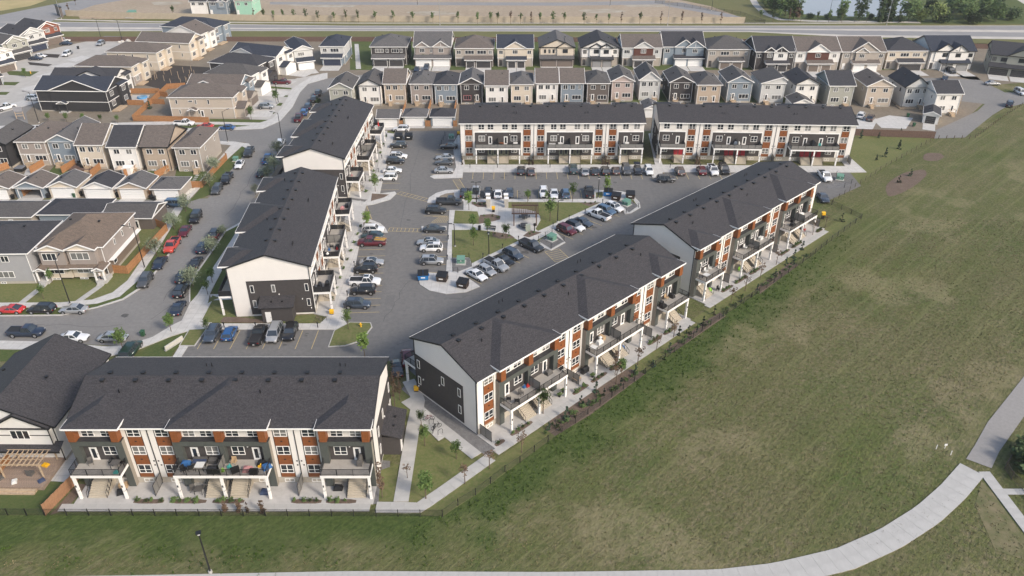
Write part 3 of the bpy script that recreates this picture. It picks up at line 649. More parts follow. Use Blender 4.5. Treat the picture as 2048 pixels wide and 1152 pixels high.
def bay_A(F_, a, b, wide, ends):
    """field-side bay: dark frame, cedar fins under the eaves, balcony on white columns, stairs"""
    m_ = (a+b)/2; pw = .95; py = -.75; pt = 7.85
    for x0, x1 in ((a, a+pw), (b-pw, b)):
        for z0, z1 in ((0, 1.9), (1.92, 3.95), (3.97, 5.9), (5.92, 7.0)): F_.box('frame_panel', (x0, py, z0), (x1, -.01, z1), portal)
    for x, sg in ((a, -1), (b, 1)):
        F_.box('return_panel', (x, py+.02, .05), (x+sg*.03, -.0, 3.9), portals); F_.box('return_panel', (x, py+.02, 3.94), (x+sg*.03, -.0, 7.8), portals)
    n = 6 if wide else 3
    for k in range(n): F_.box('header_panel', (a+(b-a)*k/n+.01, py, 7.02), (a+(b-a)*(k+1)/n-.01, -.01, pt), portal)
    F_.box('ledge', (a-.05, py-.05, pt), (b+.05, 0, pt+.08), ledge_m)
    if wide:
        F_.box('divider_wall', (m_-.3, py, 1.2), (m_+.3, -.01, 7.0), portal)
    fx = [a+.15, b-1.05]+([m_-.45] if wide else [])
    for x in fx: F_.box('cedar_fin', (x, -1.0, pt+.08), (x+.9, 0, 10.0), cedar)
    # third floor
    if wide: xs = [(a+1.2, 1.55), (a+3.35, 1.55), (m_+.6, 1.75) if 0 else (m_+.55, 1.7), (b-2.75, 1.55)]
    else: xs = [(a+1.35, 1.6), (b-2.75, 1.5)]
    for x, w_ in xs: window(F_, x, 8.0, w_, 1.46)
    xs2 = sorted([x for x, w_ in xs]); prev = a
    for x, w_ in sorted(xs): 
        F_.box('wall_panel', (prev+.02, -.03, pt+.1), (x-.02, .02, EH), whitep); prev = x+w_
    F_.box('wall_panel', (prev+.02, -.03, pt+.1), (b-.02, .02, EH), whitep)
    F_.box('cladding_board', (a+pw, -.02, 1.1), (b-pw, .02, 7.0), darkw)
    DZ = 4.05
    units = [(a+pw, m_-.3, 0), (m_+.3, b-pw, 1)] if wide else [(a+pw, b-pw, ends)]
    for x0, x1, fl in units:
        wd = 1.65
        if fl: door(F_, x1-1.6, DZ+.06); window(F_, x0+.55, 4.95, wd, 1.46); sx0, sx1 = (x0+.1, x0+2.4)
        else: door(F_, x0+.7, DZ+.06); window(F_, x1-wd-.5, 4.95, wd, 1.46); sx0, sx1 = (x1-2.4, x1-.1)
        F_.put('wall_lamp', cm(('wall_lamp',), lambda: MB().box((-.07, -.14, 0), (.07, 0, .2), trimw)), (x0+x1)/2+.3, -.02, 6.3)
        if not wide: sx0, sx1 = ((x0+.2, x0+2.6) if not fl else (x1-2.5, x1-.1))
        stairs(F_, sx0, sx1, py-.1, -2.75, 1.25)
        F_.box('landing', (sx0, py-.1, 0), (sx1, -.0, 1.25), stairm)
        door(F_, sx0+.15, 1.25, .9, 2.05, darkw, False); door(F_, sx1-1.05, 1.25, .9, 2.05, door_w, True)
        ox = x0+.2 if sx0 > (x0+x1)/2 else x1-1.7
        window(F_, ox, 1.9, 1.5, 1.3); window(F_, ox+.1, .22, 1.3, .6, 'v')
    deck(F_, a+.15, b-.15, 'picket', m_ if wide else None)
    columns(F_, ([a+.35, m_, b-.35] if wide else [a+.35, b-.35]), -2.8, 3.76)
def bay_B(F_, a, b, wide, ends, rail, doors):
    m_ = (a+b)/2
    F_.box('cladding_board', (a+.1, -.02, 1.1), (b-.1, .02, 7.25), darkw); F_.box('band_board', (a, -.1, 7.25), (b, .02, 7.5), trimw)
    for x in (a, b-.12): F_.box('trim_board', (x, -.1, 1.1), (x+.12, .02, 7.25), trimw)
    u = [(a, m_, 0), (m_, b, 1)] if wide else [(a, b, ends)]
    for x0, x1, fl in u:
        prev = x0
        for x in (x0+1.05, x1-2.6) if not fl else (x0+1.05, x1-2.6):
            window(F_, x, 8.0, 1.55, 1.46); F_.box('wall_panel', (prev+.02, -.03, 7.52), (x-.06, .02, EH), whitep); prev = x+1.61
        F_.box('wall_panel', (prev, -.03, 7.52), (x1-.02, .02, EH), whitep)
        if fl: door(F_, x0+.9+.6, 4.1); window(F_, x1-2.7, 4.95, 1.6, 1.46); s0, s1 = x0+.25, x0+2.7
        else: window(F_, x0+1.1, 4.95, 1.6, 1.46); door(F_, x1-2.4, 4.1); s0, s1 = x1-2.7, x1-.25
        F_.put('wall_lamp', cm(('wall_lamp',), None), (x0+x1)/2, -.02, 6.6)
        stairs(F_, s0, s1, -.9, -2.75, 1.2, 7, True); F_.box('landing', (s0, -.9, 0), (s1, 0, 1.2), stairm)
        for q in (s0+.1, s0+1.35): 
            door(F_, q, 1.2, 1.05, 2.1, doors, doors is not door_r)
        ox = x0+1.0 if not fl else x1-2.6
        window(F_, ox, 1.95, 1.5, 1.3); window(F_, ox+.1, .25, 1.3, .55, 'v')
    deck(F_, a+.3, b-.3, rail, m_ if wide else None)
    columns(F_, ([a+.5, m_, b-.5] if wide else [a+.5, b-.5]), -2.8, 3.76)
def facade(F_, L, seq, kind, opt):
    "seq: list of (kind, width) in nominal metres, stretched to L"
    tot = sum(w_ for _, w_ in seq); k = L/tot; x = 0; out = []
    F_.box('foundation', (0, -.05, -.1), (L, .1, 1.08), found)
    for i, (t, w_) in enumerate(seq):
        w_ *= k; a, b = x, x+w_; x = b; out.append((t, a, b)); last = i == len(seq)-1
        if t == 'gap':
            wcol(F_, a+.5); wcol(F_, b-.5-1.78); white_pair(F_, a+.5+1.86, b-.5-1.86)
            for q in ((a, a+.42), (b-.42, b)): F_.box('cladding_board', (q[0], -.035, 1.08), (q[1], .02, EH), whitep)
            screen(F_, (a+b)/2)
        elif t == 'half':
            if i == 0: wcol(F_, b-.5-1.78); F_.box('cladding_board', (a+.02, -.04, 1.08), (b-.5-1.86, .02, EH), whitew); F_.box('cladding_board', (b-.42, -.035, 1.08), (b, .02, EH), whitep); screen(F_, a+.3)
            else: wcol(F_, a+.5); F_.box('cladding_board', (a+.5+1.86, -.04, 1.08), (b-.02, .02, EH), whitew); F_.box('cladding_board', (a, -.035, 1.08), (a+.42, .02, EH), whitep); screen(F_, b-.3)
        else:
            wide = t == 'wide'; e = 0 if i == 0 else 1
            if kind == 'A': bay_A(F_, a, b, wide, e)
            else: bay_B(F_, a, b, wide, e, opt.get('rail', 'glass'), opt.get('doors', door_r))
    return out
def gable(F_, D, flip, shed):
    "end wall: white cladding with a charcoal field; x runs along the wall, field side of the block is at x=0 (or D when flipped)"
    ap = EH+KS*D/2
    def wallm(): return MB().add([(0, 0, 0), (D, 0, 0), (D, 0, EH), (D/2, 0, ap), (0, 0, EH)], [(0, 1, 2, 3, 4)], whitew)
    F_.put('gable_wall', cm(('gable_wall', D), wallm), 0, -.02, 0)
    fx = (lambda x: D-x) if flip else (lambda x: x)
    a, b = sorted((fx(2.9), fx(D-.02))); F_.box('cladding_board', (a, -.06, .35), (b, -.0, 6.95), darkw)
    F_.box('black_trim', (a, -.09, 6.95), (b, -.0, 7.03), blackm)
    for x, z in ((3.4, 4.75), (3.4, 1.75), (7.0, 4.75), (12.6, 4.75), (12.6, 1.75)): 
        window(F_, min(fx(x), fx(x+.62)), z, .62, 1.45, 'p', y=-.06)
    F_.box('downspout', (.06, -.12, 0), (.16, -.02, EH-.1), blackm); F_.box('downspout', (D-.16, -.12, 0), (D-.06, -.02, EH-.1), blackm)
    for x, z in ((8.1, 4.2), (11.9, 3.1), (13.2, 1.2)): F_.put('wall_lamp', cm(('wall_lamp',), None), fx(x), -.06, z)
    if shed:
        x0, x1 = sorted((fx(5.2), fx(10.4)))
        def sh():
            m = MB().box((0, -2.4, 0), (x1-x0, -.02, 3.1), darkw); return m
        F_.put('utility_room', cm(('utility_room', D), sh), x0)
        F_.put('utility_roof', cm(('utility_roof', D), lambda: MB().add([(-.4, -2.8, 3.1), (x1-x0+.4, -2.8, 3.1), (x1-x0+.4, 0, 3.9), (-.4, 0, 3.9), (-.4, -2.8, 3.25), (x1-x0+.4, -2.8, 3.25), (x1-x0+.4, 0, 4.05), (-.4, 0, 4.05)],
            [(0, 3, 2, 1), (4, 5, 6, 7), (0, 1, 5, 4), (1, 2, 6, 5), (3, 0, 4, 7)], roof_dk)), x0)
        door(F_, x0+(.6 if not flip else 3.6), .1, .95, 2.1, door_w, False, y=-2.4)
        for q in (1.6, 3.4): F_.box('roof_vent', (x0+q, -1.6, 3.5), (x0+q+.3, -1.3, 3.8), blackm)
def block_roof(rt, L, D, bays, deep, z0=EH):
    "low gable roof with hipped bay roofs toward y<0"
    e = .5; r = .35; ap = z0+KS*(D/2+e); th = .22
    m = MB()
    m.add([(-r, -e, z0), (L+r, -e, z0), (L+r, D/2, ap), (-r, D/2, ap)], [(0, 1, 2, 3)], roof_dk)
    m.add([(-r, D/2, ap), (L+r, D/2, ap), (L+r, D+e, z0), (-r, D+e, z0)], [(0, 1, 2, 3)], roof_dk)
    m.build('roof', rt)
    s = MB(); s.add([(-r, -e, z0-th), (L+r, -e, z0-th), (L+r, D/2, ap-th), (-r, D/2, ap-th), (L+r, D+e, z0-th), (-r, D+e, z0-th)], [(3, 2, 1, 0), (5, 4, 2, 3)], trimw); s.build('soffit', rt)
    for x in (-r, L+r):
        f_ = MB(); d = .03 if x > 0 else -.03
        for (y0, za), (y1, zb) in (((-e, z0), (D/2, ap)), ((D/2, ap), (D+e, z0))): f_.beam((x+d/2, y0, za-th/2+.01), (x+d/2, y1, zb-th/2+.01), .05, th+.03, blackm)
        f_.build('rake_board', rt)
    for y in (-e, D+e): MB().box((-r, y-.04 if y < 0 else y, z0-th), (L+r, y if y < 0 else y+.04, z0+.02), trimw).build('eave_gutter', rt)
    z1 = z0+.42; eb = deep
    for a, b in bays:
        a -= .25; b += .25; w_ = (b-a)/2; mm = (a+b)/2; hz = z1+KS*w_; hz = min(hz, ap-.06); run = (hz-z1)/KS
        y_f = -e-eb; yp = y_f+run; yr = (hz-z0)/KS-e; yv = (z1-z0)/KS-e
        xl, xr = a+run, b-run
        q = MB(); A, B = (a, y_f, z1), (b, y_f, z1); Pl, Pr = (xl, yp, hz), (xr, yp, hz); Rl, Rr = (xl, yr+.02, hz), (xr, yr+.02, hz); Va, Vb = (a, yv, z1), (b, yv, z1)
        if xr-xl > .1: q.add([A, B, Pr, Pl], [(0, 1, 2, 3)], roof_dk); q.add([Pl, Pr, Rr, Rl], [(0, 1, 2, 3)], roof_dk)
        else: q.add([A, B, Pl], [(0, 1, 2)], roof_dk)
        q.add([A, Pl, Rl, Va], [(0, 1, 2, 3)], roof_dk); q.add([B, Vb, Rr, Pr], [(0, 1, 2, 3)], roof_dk)
        q.build('bay_roof', rt)
        t2 = .24; k = MB(); k.box((a, y_f-.04, z1-t2), (b, y_f, z1+.02), trimw)
        k.box((a-.04, y_f-.04, z1-t2), (a, yv, z1+.02), trimw).box((b, y_f-.04, z1-t2), (b+.04, yv, z1+.02), trimw)
        k.box((a, y_f, z1-t2), (b, .02, z1-t2+.03), trimw); k.build('bay_fascia', rt)
    for i in range(int(L/4.3)):
        x = 2.2+i*4.3
        for y, sg in ((D/2-.8, -1), (D/2+.8, 1)):
            z = ap-KS*.8; ob('roof_vent', cm(('roof_vent',), lambda: MB().box((-.22, -.22, -.12), (.22, .22, .22), blackm).box((-.27, -.27, .22), (.27, .27, .27), blackm)), rt, (x+(.35 if sg > 0 else 0), y, z))
    for i in range(int(L/9)):
        for dx in (0, .7 if i % 2 else 0): 
            y = D/2+3.6 if i % 2 else D/2-2.5
            ob('vent_pipe', cm(('vent_pipe',), lambda: MB().tube((0, 0, -.2), (0, 0, .55), .07, .07, blackm, 6)), rt, (5+i*9+dx, y, ap-KS*abs(y-D/2)))
def block(name, label, c0, c1, side, seq, opt):
    "c0,c1: surveyed eave corners (left,right when facing that side); side A field side, B parking side"
    ze = opt.get('ze', 9.9); a = Vector(g(c0[0], c0[1], ze)); b = Vector(g(c1[0], c1[1], ze)); d = (b-a); L = d.length-.7; d.normalize(); n = Vector((d.y, -d.x))
    s = opt.get('s', 1.0); D = 13.8; o = a+d*.35-n*.5; ang = atan2(d.y, d.x)
    if side == 'B': o = o+d*L-n*D*s; ang += pi
    rt = thing(name, label, 'apartment block', (o.x, o.y, 0), ang, 'three storey apartment blocks with dark shingle roofs', s); L /= s
    MB().box((.02, .02, -.1), (L-.02, D-.02, EH-.02), whitew).build('wall', rt)
    FA = Face(rt); FB = Face(rt, (L, D, 0), pi)
    segA = [(t, w_) for t, w_ in seq]; tot = sum(w_ for _, w_ in seq); k = L/tot; x = 0; bays = []
    for t, w_ in seq:
        if t in ('wide', 'end'): bays.append((x*k, (x+w_)*k))
        x += w_
    if opt.get('A', 1): facade(FA, L, segA, 'A', opt)
    if opt.get('B', 1): facade(FB, L, segA[::-1], 'B', opt)
    gable(Face(rt, (0, D, 0), -pi/2), D, True, opt.get('shed0')); gable(Face(rt, (L, 0, 0), pi/2), D, False, opt.get('shed1'))
    block_roof(rt, L, D, bays, .65)
    return rt, L, s
SEQ3 = [('end', 6.5), ('gap', 6.3), ('wide', 12), ('gap', 6.3), ('end', 6.5)]
SEQ_M = [('half', 3.5), ('wide', 12), ('gap', 6.3), ('wide', 12), ('gap', 6.3), ('end', 6.5)]
SEQ_R = SEQ_M[::-1]
BL = {}
BL['front'] = block('apartment_block', 'nearest three storey block at lower left, its balconies crowded with toys and furniture', (124,855), (745,855), 'A', SEQ3, dict(B=0, shed1=1))
BL['mid'] = block('apartment_block', 'long angled block in the middle with a gravel strip along its dark gable end', (954,764), (1366,525), 'A', SEQ_M, dict(B=0))
BL['rr'] = block('apartment_block', 'long angled block on the right whose far end points at the small sunny meadow', (1394,500), (1642,362), 'A', SEQ_R, dict(B=0))
BL['b1'] = block('apartment_block', 'back block with sage green ground floor doors facing the parking row', (917,246), (1293,245), 'B', SEQ_R, dict(A=0, doors=door_g, rail='glass'))
BL['b2'] = block('apartment_block', 'back block with red ground floor doors next to the brown fence', (1318,244), (1718,250), 'B', SEQ_M, dict(A=0, doors=door_r, rail='glass'))
BL['L2'] = block('apartment_block', 'left block with a small dark lean-to and white door on its gable end', (622,530.5), (676,352.5), 'B', SEQ3, dict(A=0, rail='mesh', doors=door_w, shed1=1))
BL['L1'] = block('apartment_block', 'farther left block whose white gable rises behind another roof', (690,316.5), (747.5,209), 'B', SEQ3, dict(A=0, rail='mesh', doors=door_w))
# patios, beds and slab walk on the field side of the three blocks
plant_spots = []
def patio(key, stop=0):
    rt, L, s = BL[key]; mw = rt.matrix_basis if 0 else Matrix.Translation(rt.location) @ Matrix.Rotation(rt.rotation_euler[2], 4, 'Z') @ Matrix.Scale(s, 4)
    W = lambda x, y: tuple((mw @ Vector((x, y, 0)))[:2])
    x0, x1 = (-.2, L-.0)
    pad('patio', [W(x0, .1), W(x1, .1), W(x1, -3.75), W(x0, -3.75)], patio_m, .095)
    slab_path('footpath', [W(x0-(1.5 if key == 'front' else .5), -4.35), W(x1+(0 if key != 'front' else .8), -4.35)], 1.2, 1.5, h=.1)
    k = 0; x = 3.0 if key != 'front' else 7.6
    beds = {'front': (7.2, 11.0, 11.8, 16.4, 17.2, 21.2, 27.2, 31.0, 31.6, 35.4, -1, -1), 'mid': (.2, 1.9, 3.2, 7.4, 16.2, 19.6, 20.4, 24, 24.8, 27.8, 34.6, 38.2, 38.9, 42.6), 'rr': (5.4, 9, 9.8, 14, 14.8, 18.2, 26, 29.6, 30.4, 34.4, 40.5, 43)}[key]
    for i in range(0, len(beds), 2):
        a, b = beds[i], beds[i+1]
        if a < 0: continue
        q = round_poly([W(a, -2.98), W(b, -2.98), W(b, -3.7), W(a, -3.7)], 1)
        tag(MB().prism(q, 0, .12, mulch).build('mulch_bed'), kind='structure')
        n = int((b-a)/.95)
        for j in range(n):
            p = W(a+.5+j*.95+RND.uniform(-.15, .15), -3.35); plant_spots.append((p, key, i//2, j))
for k in ('front', 'mid', 'rr'): patio(k)
# ---------------- detached houses ----------------
SID = {}
def sid(c): 
    k = 'siding_%02x%02x%02x' % tuple(int(v*255) for v in c); return mat(k, c, .7, var=.04, scale=.7, kind='siding')
COL = dict(white=(.70, .68, .65), cream=(.57, .50, .41), tan=(.42, .34, .265), taupe=(.30, .26, .235), blue=(.20, .24, .28), sage=(.33, .33, .29), char=(.05, .045, .045), beige=(.45, .385, .32), grey=(.33, .33, .34),
           brick=(.22, .07, .04), black=(.035, .034, .036), pink=(.42, .34, .31), mint=(.30, .52, .40), osb=(.50, .33, .17), stone=(.36, .32, .28), dtaupe=(.12, .10, .09), lgrey=(.5, .5, .49), red=(.10, .04, .03), wood=(.20, .155, .12))
for k in COL: COL[k] = sid(COL[k])
def roofplanes(m, x0, x1, y0, y1, z, kind, k, rm, o=.4, tr=None, open_front=True):
    "roof over the rectangle; kinds gy, gx, hip, shedx"
    a, b, c, d = x0-o, x1+o, y0-o, y1+o; w_, dd = b-a, d-c; z -= k*o*.0
    if kind == 'gy':
        mx = (a+b)/2; h = z+k*w_/2
        m.add([(a, c, z), (mx, c, h), (mx, d, h), (a, d, z)], [(0, 1, 2, 3)], rm).add([(mx, c, h), (b, c, z), (b, d, z), (mx, d, h)], [(0, 1, 2, 3)], rm)
        for yy in (c, d):
            for p, q in (((a, yy, z-.1), (mx, yy, h-.1)), ((mx, yy, h-.1), (b, yy, z-.1))): m.beam(p, q, .08, .24, tr)
        for xx in (a, b): m.box((xx-.04, c, z-.2), (xx+.04, d, z+.01), tr)
    elif kind == 'gx':
        my = (c+d)/2; h = z+k*dd/2
        m.add([(a, c, z), (b, c, z), (b, my, h), (a, my, h)], [(0, 1, 2, 3)], rm).add([(a, my, h), (b, my, h), (b, d, z), (a, d, z)], [(0, 1, 2, 3)], rm)
        for xx in (a, b):
            for p, q in (((xx, c, z-.1), (xx, my, h-.1)), ((xx, my, h-.1), (xx, d, z-.1))): m.beam(p, q, .08, .24, tr)
        for yy in (c, d): m.box((a, yy-.04, z-.2), (b, yy+.04, z+.01), tr)
    elif kind == 'hip':
        r = min(w_, dd)/2; h = z+k*r
        if dd >= w_: R1, R2 = ((a+b)/2, c+r, h), ((a+b)/2, d-r, h)
        else: R1, R2 = (a+r, (c+d)/2, h), (b-r, (c+d)/2, h)
        A, B, C_, D_ = (a, c, z), (b, c, z), (b, d, z), (a, d, z)
        if dd >= w_: fs = [[A, B, R1], [B, C_, R2, R1], [C_, D_, R2], [D_, A, R1, R2]]
        else: fs = [[A, B, R2, R1], [B, C_, R2], [C_, D_, R1, R2], [D_, A, R1]]
        for f_ in fs: m.poly(f_, rm)
        for xx in (a, b): m.box((xx-.04, c, z-.2), (xx+.04, d, z+.01), tr)
        for yy in (c, d): m.box((a, yy-.04, z-.2), (b, yy+.04, z+.01), tr)
    elif kind == 'shedx':   # rises to the right then a short back slope
        h = z+k*w_*.8; mx = a+w_*.8
        m.add([(a, c, z), (mx, c, h), (mx, d, h), (a, d, z)], [(0, 1, 2, 3)], rm).add([(mx, c, h), (b, c, z+.9), (b, d, z+.9), (mx, d, h)], [(0, 1, 2, 3)], rm)
        for p, q in (((a, c, z-.1), (mx, c, h-.1)), ((mx, c, h-.1), (b, c, z+.8))): m.beam(p, q, .08, .24, tr)
    m.add([(a, c, z-.16), (b, c, z-.16), (b, d, z-.16), (a, d, z-.16)], [(3, 2, 1, 0)], tr)
    return m
def gable_fill(m, a, b, y0, y1, z, kind, k, o, wm):
    if kind == 'gy': h = z+k*(b-a)/2; 
    if kind == 'gy':
        m.add([(xx, yy, zz) for yy in (y0, y1) for xx, zz in ((a, z-.2), (b, z-.2), (b, z+k*o*.9), ((a+b)/2, h+k*o*.8), (a, z+k*o*.9))], [(0, 1, 2, 3, 4), (9, 8, 7, 6, 5), (0, 5, 6, 1)], wm)
    if kind == 'gx':
        h = z+k*(y1-y0)/2
        m.add([(xx, yy, zz) for xx in (b, a) for yy, zz in ((y0, z-.2), (y1, z-.2), (y1, z+k*o*.9), ((y0+y1)/2, h+k*o*.8), (y0, z+k*o*.9))], [(0, 1, 2, 3, 4), (9, 8, 7, 6, 5), (0, 5, 6, 1)], wm)
    if kind == 'shedx':
        w_ = b-a+2*o; m.add([(a, y0, z-.2), (b, y0, z-.2), (b, y0, z+.9), (a-o+w_*.8, y0, z+k*w_*.8-.05), (a, y0, z+k*o)], [(0, 1, 2, 3, 4)], wm)
def frame_of(cl, cr, ze, W=None, ang=None):
    if ang is None:
        a = Vector(g(cl[0], cl[1], ze)); b = Vector(g(cr[0], cr[1], ze)); d = b-a
        if W: a = b-d.normalized()*W
        return a, atan2(d.y, d.x), W or d.length
    a = Vector(g(cl[0], cl[1], ze)); return a, R(ang), W
def side_windows(rt, W, D, ze, tr, n=2):
    for fc in (Face(rt, (0, D, 0), -pi/2), Face(rt, (W, 0, 0), pi/2)):
        for i in range(n):
            x = D*(.25+.5*i/(max(1, n-1)))-.3
            window(fc, x, ze-2.1, .65, 1.1, 'p', tr)
            if i == 0: window(fc, x, 1.6, .65, 1.1, 'p', tr)
def finish(rt, W, D, rm):
    for i in range(3): ob('roof_vent', cm(('roof_vent', 's'), lambda: MB().box((-.17, -.17, -.1), (.17, .17, .16), blackm)), rt, (W*(.25+.25*i), D*.5+RND.uniform(-1.5, 1.5), rt['_rz']-.55))
def shell(rt, W, D, ze, roof, k, rm, tr, up, lo, base=.55, belt=2.95):
    MB().box((.04, .04, -.1), (W-.04, D-.04, base), found).build('foundation', rt)
    if lo is up: MB().box((0, 0, base), (W, D, ze), up).build('wall', rt)
    else:
        MB().box((0, 0, base), (W, D, belt), lo).build('wall', rt); MB().box((-.06, -.06, belt), (W+.06, D+.06, ze), up).build('upper_wall', rt)
        MB().box((-.08, -.08, belt), (W+.08, D+.08, belt+.16), tr).build('belt_board', rt)
    o = .4; g_ = MB(); gable_fill(g_, 0, W, -.06, D+.06, ze, roof, k, o, up)
    if g_.v: g_.build('gable_wall', rt)
    roofplanes(MB(), 0, W, 0, D, ze, roof, k, rm, o, tr).build('roof', rt)
    rt['_rz'] = ze+k*(min(W, D) if roof == 'hip' else (W if roof in ('gy', 'shedx') else D))/2
    for xx in (.1, W-.2): MB().box((xx, -.13, .2), (xx+.1, -.04, ze-.2), tr).build('downspout', rt)
def backhouse(i, label, cl, cr, up, lo, roof, rc, style='a', tr=None, ze=6.4, D=11.5, k=.48, fm=None, cat='house', grp=None, steps=True, sidew=True, **kw):
    "narrow two storey house, garden side toward the camera"
    tr = tr or trimw; a, ang, W = frame_of(cl, cr, ze, **kw); rt = thing('detached_house', label, cat, (a.x, a.y, 0), ang, grp)
    up, lo = COL[up], COL[lo]; shell(rt, W, D, ze, roof, k, ROOF[rc], tr, up, lo); Fc = Face(rt); U = ze-1.95; fm = fm or tr
    if style in 'ac': door(Fc, W*.2, .95, .95, 2.05); window(Fc, W*.5, 1.35, W*.4 if W < 9 else 3, 1.35, 't', fm); dx = W*.2
    elif style in 'bd': door(Fc, W*.68, .95, .95, 2.05); window(Fc, W*.13, 1.35, W*.34, 1.4, 't', fm); dx = W*.68
    if style in 'ab':
        for q in (.17, .62): window(Fc, W*q, U, 1.45, 1.3, 'v', fm, y=-.06 if up is not lo else 0)
    else:
        for q, w_ in ((.1, 1.4), (.42, 1.4), (.76, .8)): window(Fc, W*q, U, w_, 1.4, 'v', fm, y=-.06 if up is not lo else 0)
    if steps:
        MB().box((dx-.3, -1.2, .75), (dx+1.3, 0, .9), wood_pale).box((dx-.3, -1.2, 0), (dx-.2, -1.1, 1.8), wood_pale).box((dx+1.2, -1.2, 0), (dx+1.3, -1.1, 1.8), wood_pale).box((dx+1.2, -1.2, 1.7), (dx+1.3, 0, 1.8), wood_pale).box((dx-.3, -1.2, 1.7), (dx-.2, 0, 1.8), wood_pale).build('stoop', rt)
        for s in range(3): MB().box((dx, -1.5-.3*s, 0), (dx+1.0, -1.2-.3*s, .7-.22*s), wood_pale).build('step', rt)
    window(Fc, W*.5 if dx < W/2 else W*.2, .08, 1.0, .4, 'v', fm)
    Fc.put('wall_lamp', cm(('wall_lamp',), None), dx-.35, -.02, 2.7)
    if sidew: side_windows(rt, W, D, ze, tr)
    finish(rt, W, D, None); return rt, W
def fronthouse(label, cl, cr, up, lo, roof, rc, gables, garages, wins, tr=None, gd=None, ze=6.5, D=14, k=.42, gproj=1.6, grp=None, acc=None, drive=6.5, gcol=None, **kw):
    "large house or duplex, garage side toward the camera; gables/garages/windows given as fractions of the width"
    tr = tr or trimw; gd = gd or garage_w; a, ang, W = frame_of(cl, cr, ze, **kw); rt = thing('detached_house', label, 'house', (a.x, a.y, 0), ang, grp)
    up, lo = COL[up], COL[lo]; shell(rt, W, D, ze, roof, k, ROOF[rc], tr, up, lo, base=.3); Fc = Face(rt); gc = COL[gcol] if gcol else lo
    for n_, (q0, q1, pr) in enumerate(gables):
        x0, x1 = q0*W, q1*W; y0 = -pr; m = MB().box((x0, y0, 3.1), (x1, .5, ze-.05-.03*n_), COL[acc] if acc and n_ == len(gables)-1 else up); m.build('front_bay', rt)
        kk = k*1.35; q = MB(); h = ze+kk*((x1-x0)/2+.35); dep = min(D*.6, (h-ze)/k+1)
        gf = MB(); gf.add([(x0, y0, ze-.2), (x1, y0, ze-.2), (x1, y0, ze+kk*.3), ((x0+x1)/2, y0, h-.08), (x0, y0, ze+kk*.3)], [(0, 1, 2, 3, 4)], up); gf.build('gable_wall', rt)
        roofplanes(q, x0, x1, y0, dep, ze+.01*n_+.02, 'gy', kk, ROOF[rc], .35, tr); q.build('gable_roof', rt)
        window(Fc, (x0+x1)/2-.9, ze-1.95, 1.8, 1.35, 't', tr, y=y0)
        if n_ % 2: MB().beam(((x0+x1)/2, y0-.03, ze+.1), ((x0+x1)/2, y0-.03, h-.2), .1, .1, tr).box((x0, y0-.06, ze-.2), (x1, y0, ze-.08), tr).build('gable_truss', rt)
    if garages:
        x0 = min(q[0] for q in garages)*W-.45; x1 = max(q[1] for q in garages)*W+.45
        MB().box((x0, -gproj, 0), (x1, .0, 2.95), gc).build('garage_wall', rt)
        z = 2.9; q = MB(); q.add([(x0-.4, -gproj-.7, z), (x1+.4, -gproj-.7, z), (x1+.4, .0, z+1.0), (x0-.4, .0, z+1.0)], [(0, 1, 2, 3)], ROOF[rc]); q.box((x0-.4, -gproj-.75, z-.2), (x1+.4, -gproj-.68, z+.02), tr)
        for xx in (x0-.4, x1+.34): q.add([(xx, -gproj-.7, z-.2), (xx, 0, z-.2), (xx, 0, z+1.0), (xx, -gproj-.7, z)], [(0, 1, 2, 3)], tr)
        q.build('garage_roof', rt)
        for q0, q1 in garages:
            w_ = round((q1-q0)*W, 1)
            def gdm(w_=w_):
                m = MB()
                for r_ in range(4): m.box((0, -.06, .05+r_*.54), (w_, -.0, .05+r_*.54+.51), gd)
                return m
            Fc.put('garage_door', cm(('garage_door', w_, gd.name), gdm), q0*W, -gproj, 0)
            MB().box((q0*W-.12, -gproj-.08, 0), (q0*W, -gproj, 2.35), tr).box((q1*W, -gproj-.08, 0), (q1*W+.12, -gproj, 2.35), tr).box((q0*W-.12, -gproj-.08, 2.2), (q1*W+.12, -gproj, 2.35), tr).build('garage_trim', rt)
            if drive: 
                c_ = [rt_pt(rt, q0*W-.3, -gproj), rt_pt(rt, q1*W+.3, -gproj), rt_pt(rt, q1*W+.3, -gproj-drive), rt_pt(rt, q0*W-.3, -gproj-drive)]
                pad('driveway', c_, concrete, .036+.0023*(len(LBL) % 19)); LBL.add(len(LBL))
    for q, z, w_, h_, kd in wins: window(Fc, q*W, z, w_, h_, kd, tr, y=-.06 if z > 3 else -.0)
    door(Fc, W*.045, .35, .95, 2.1, darkw if gd is not garage_w else door_w, False)
    side_windows(rt, W, D, ze, tr, 3); finish(rt, W, D, None); return rt, W
def rt_pt(rt, x, y):
    a = rt.rotation_euler[2]; return (rt.location.x+x*cos(a)-y*sin(a), rt.location.y+x*sin(a)+y*cos(a))
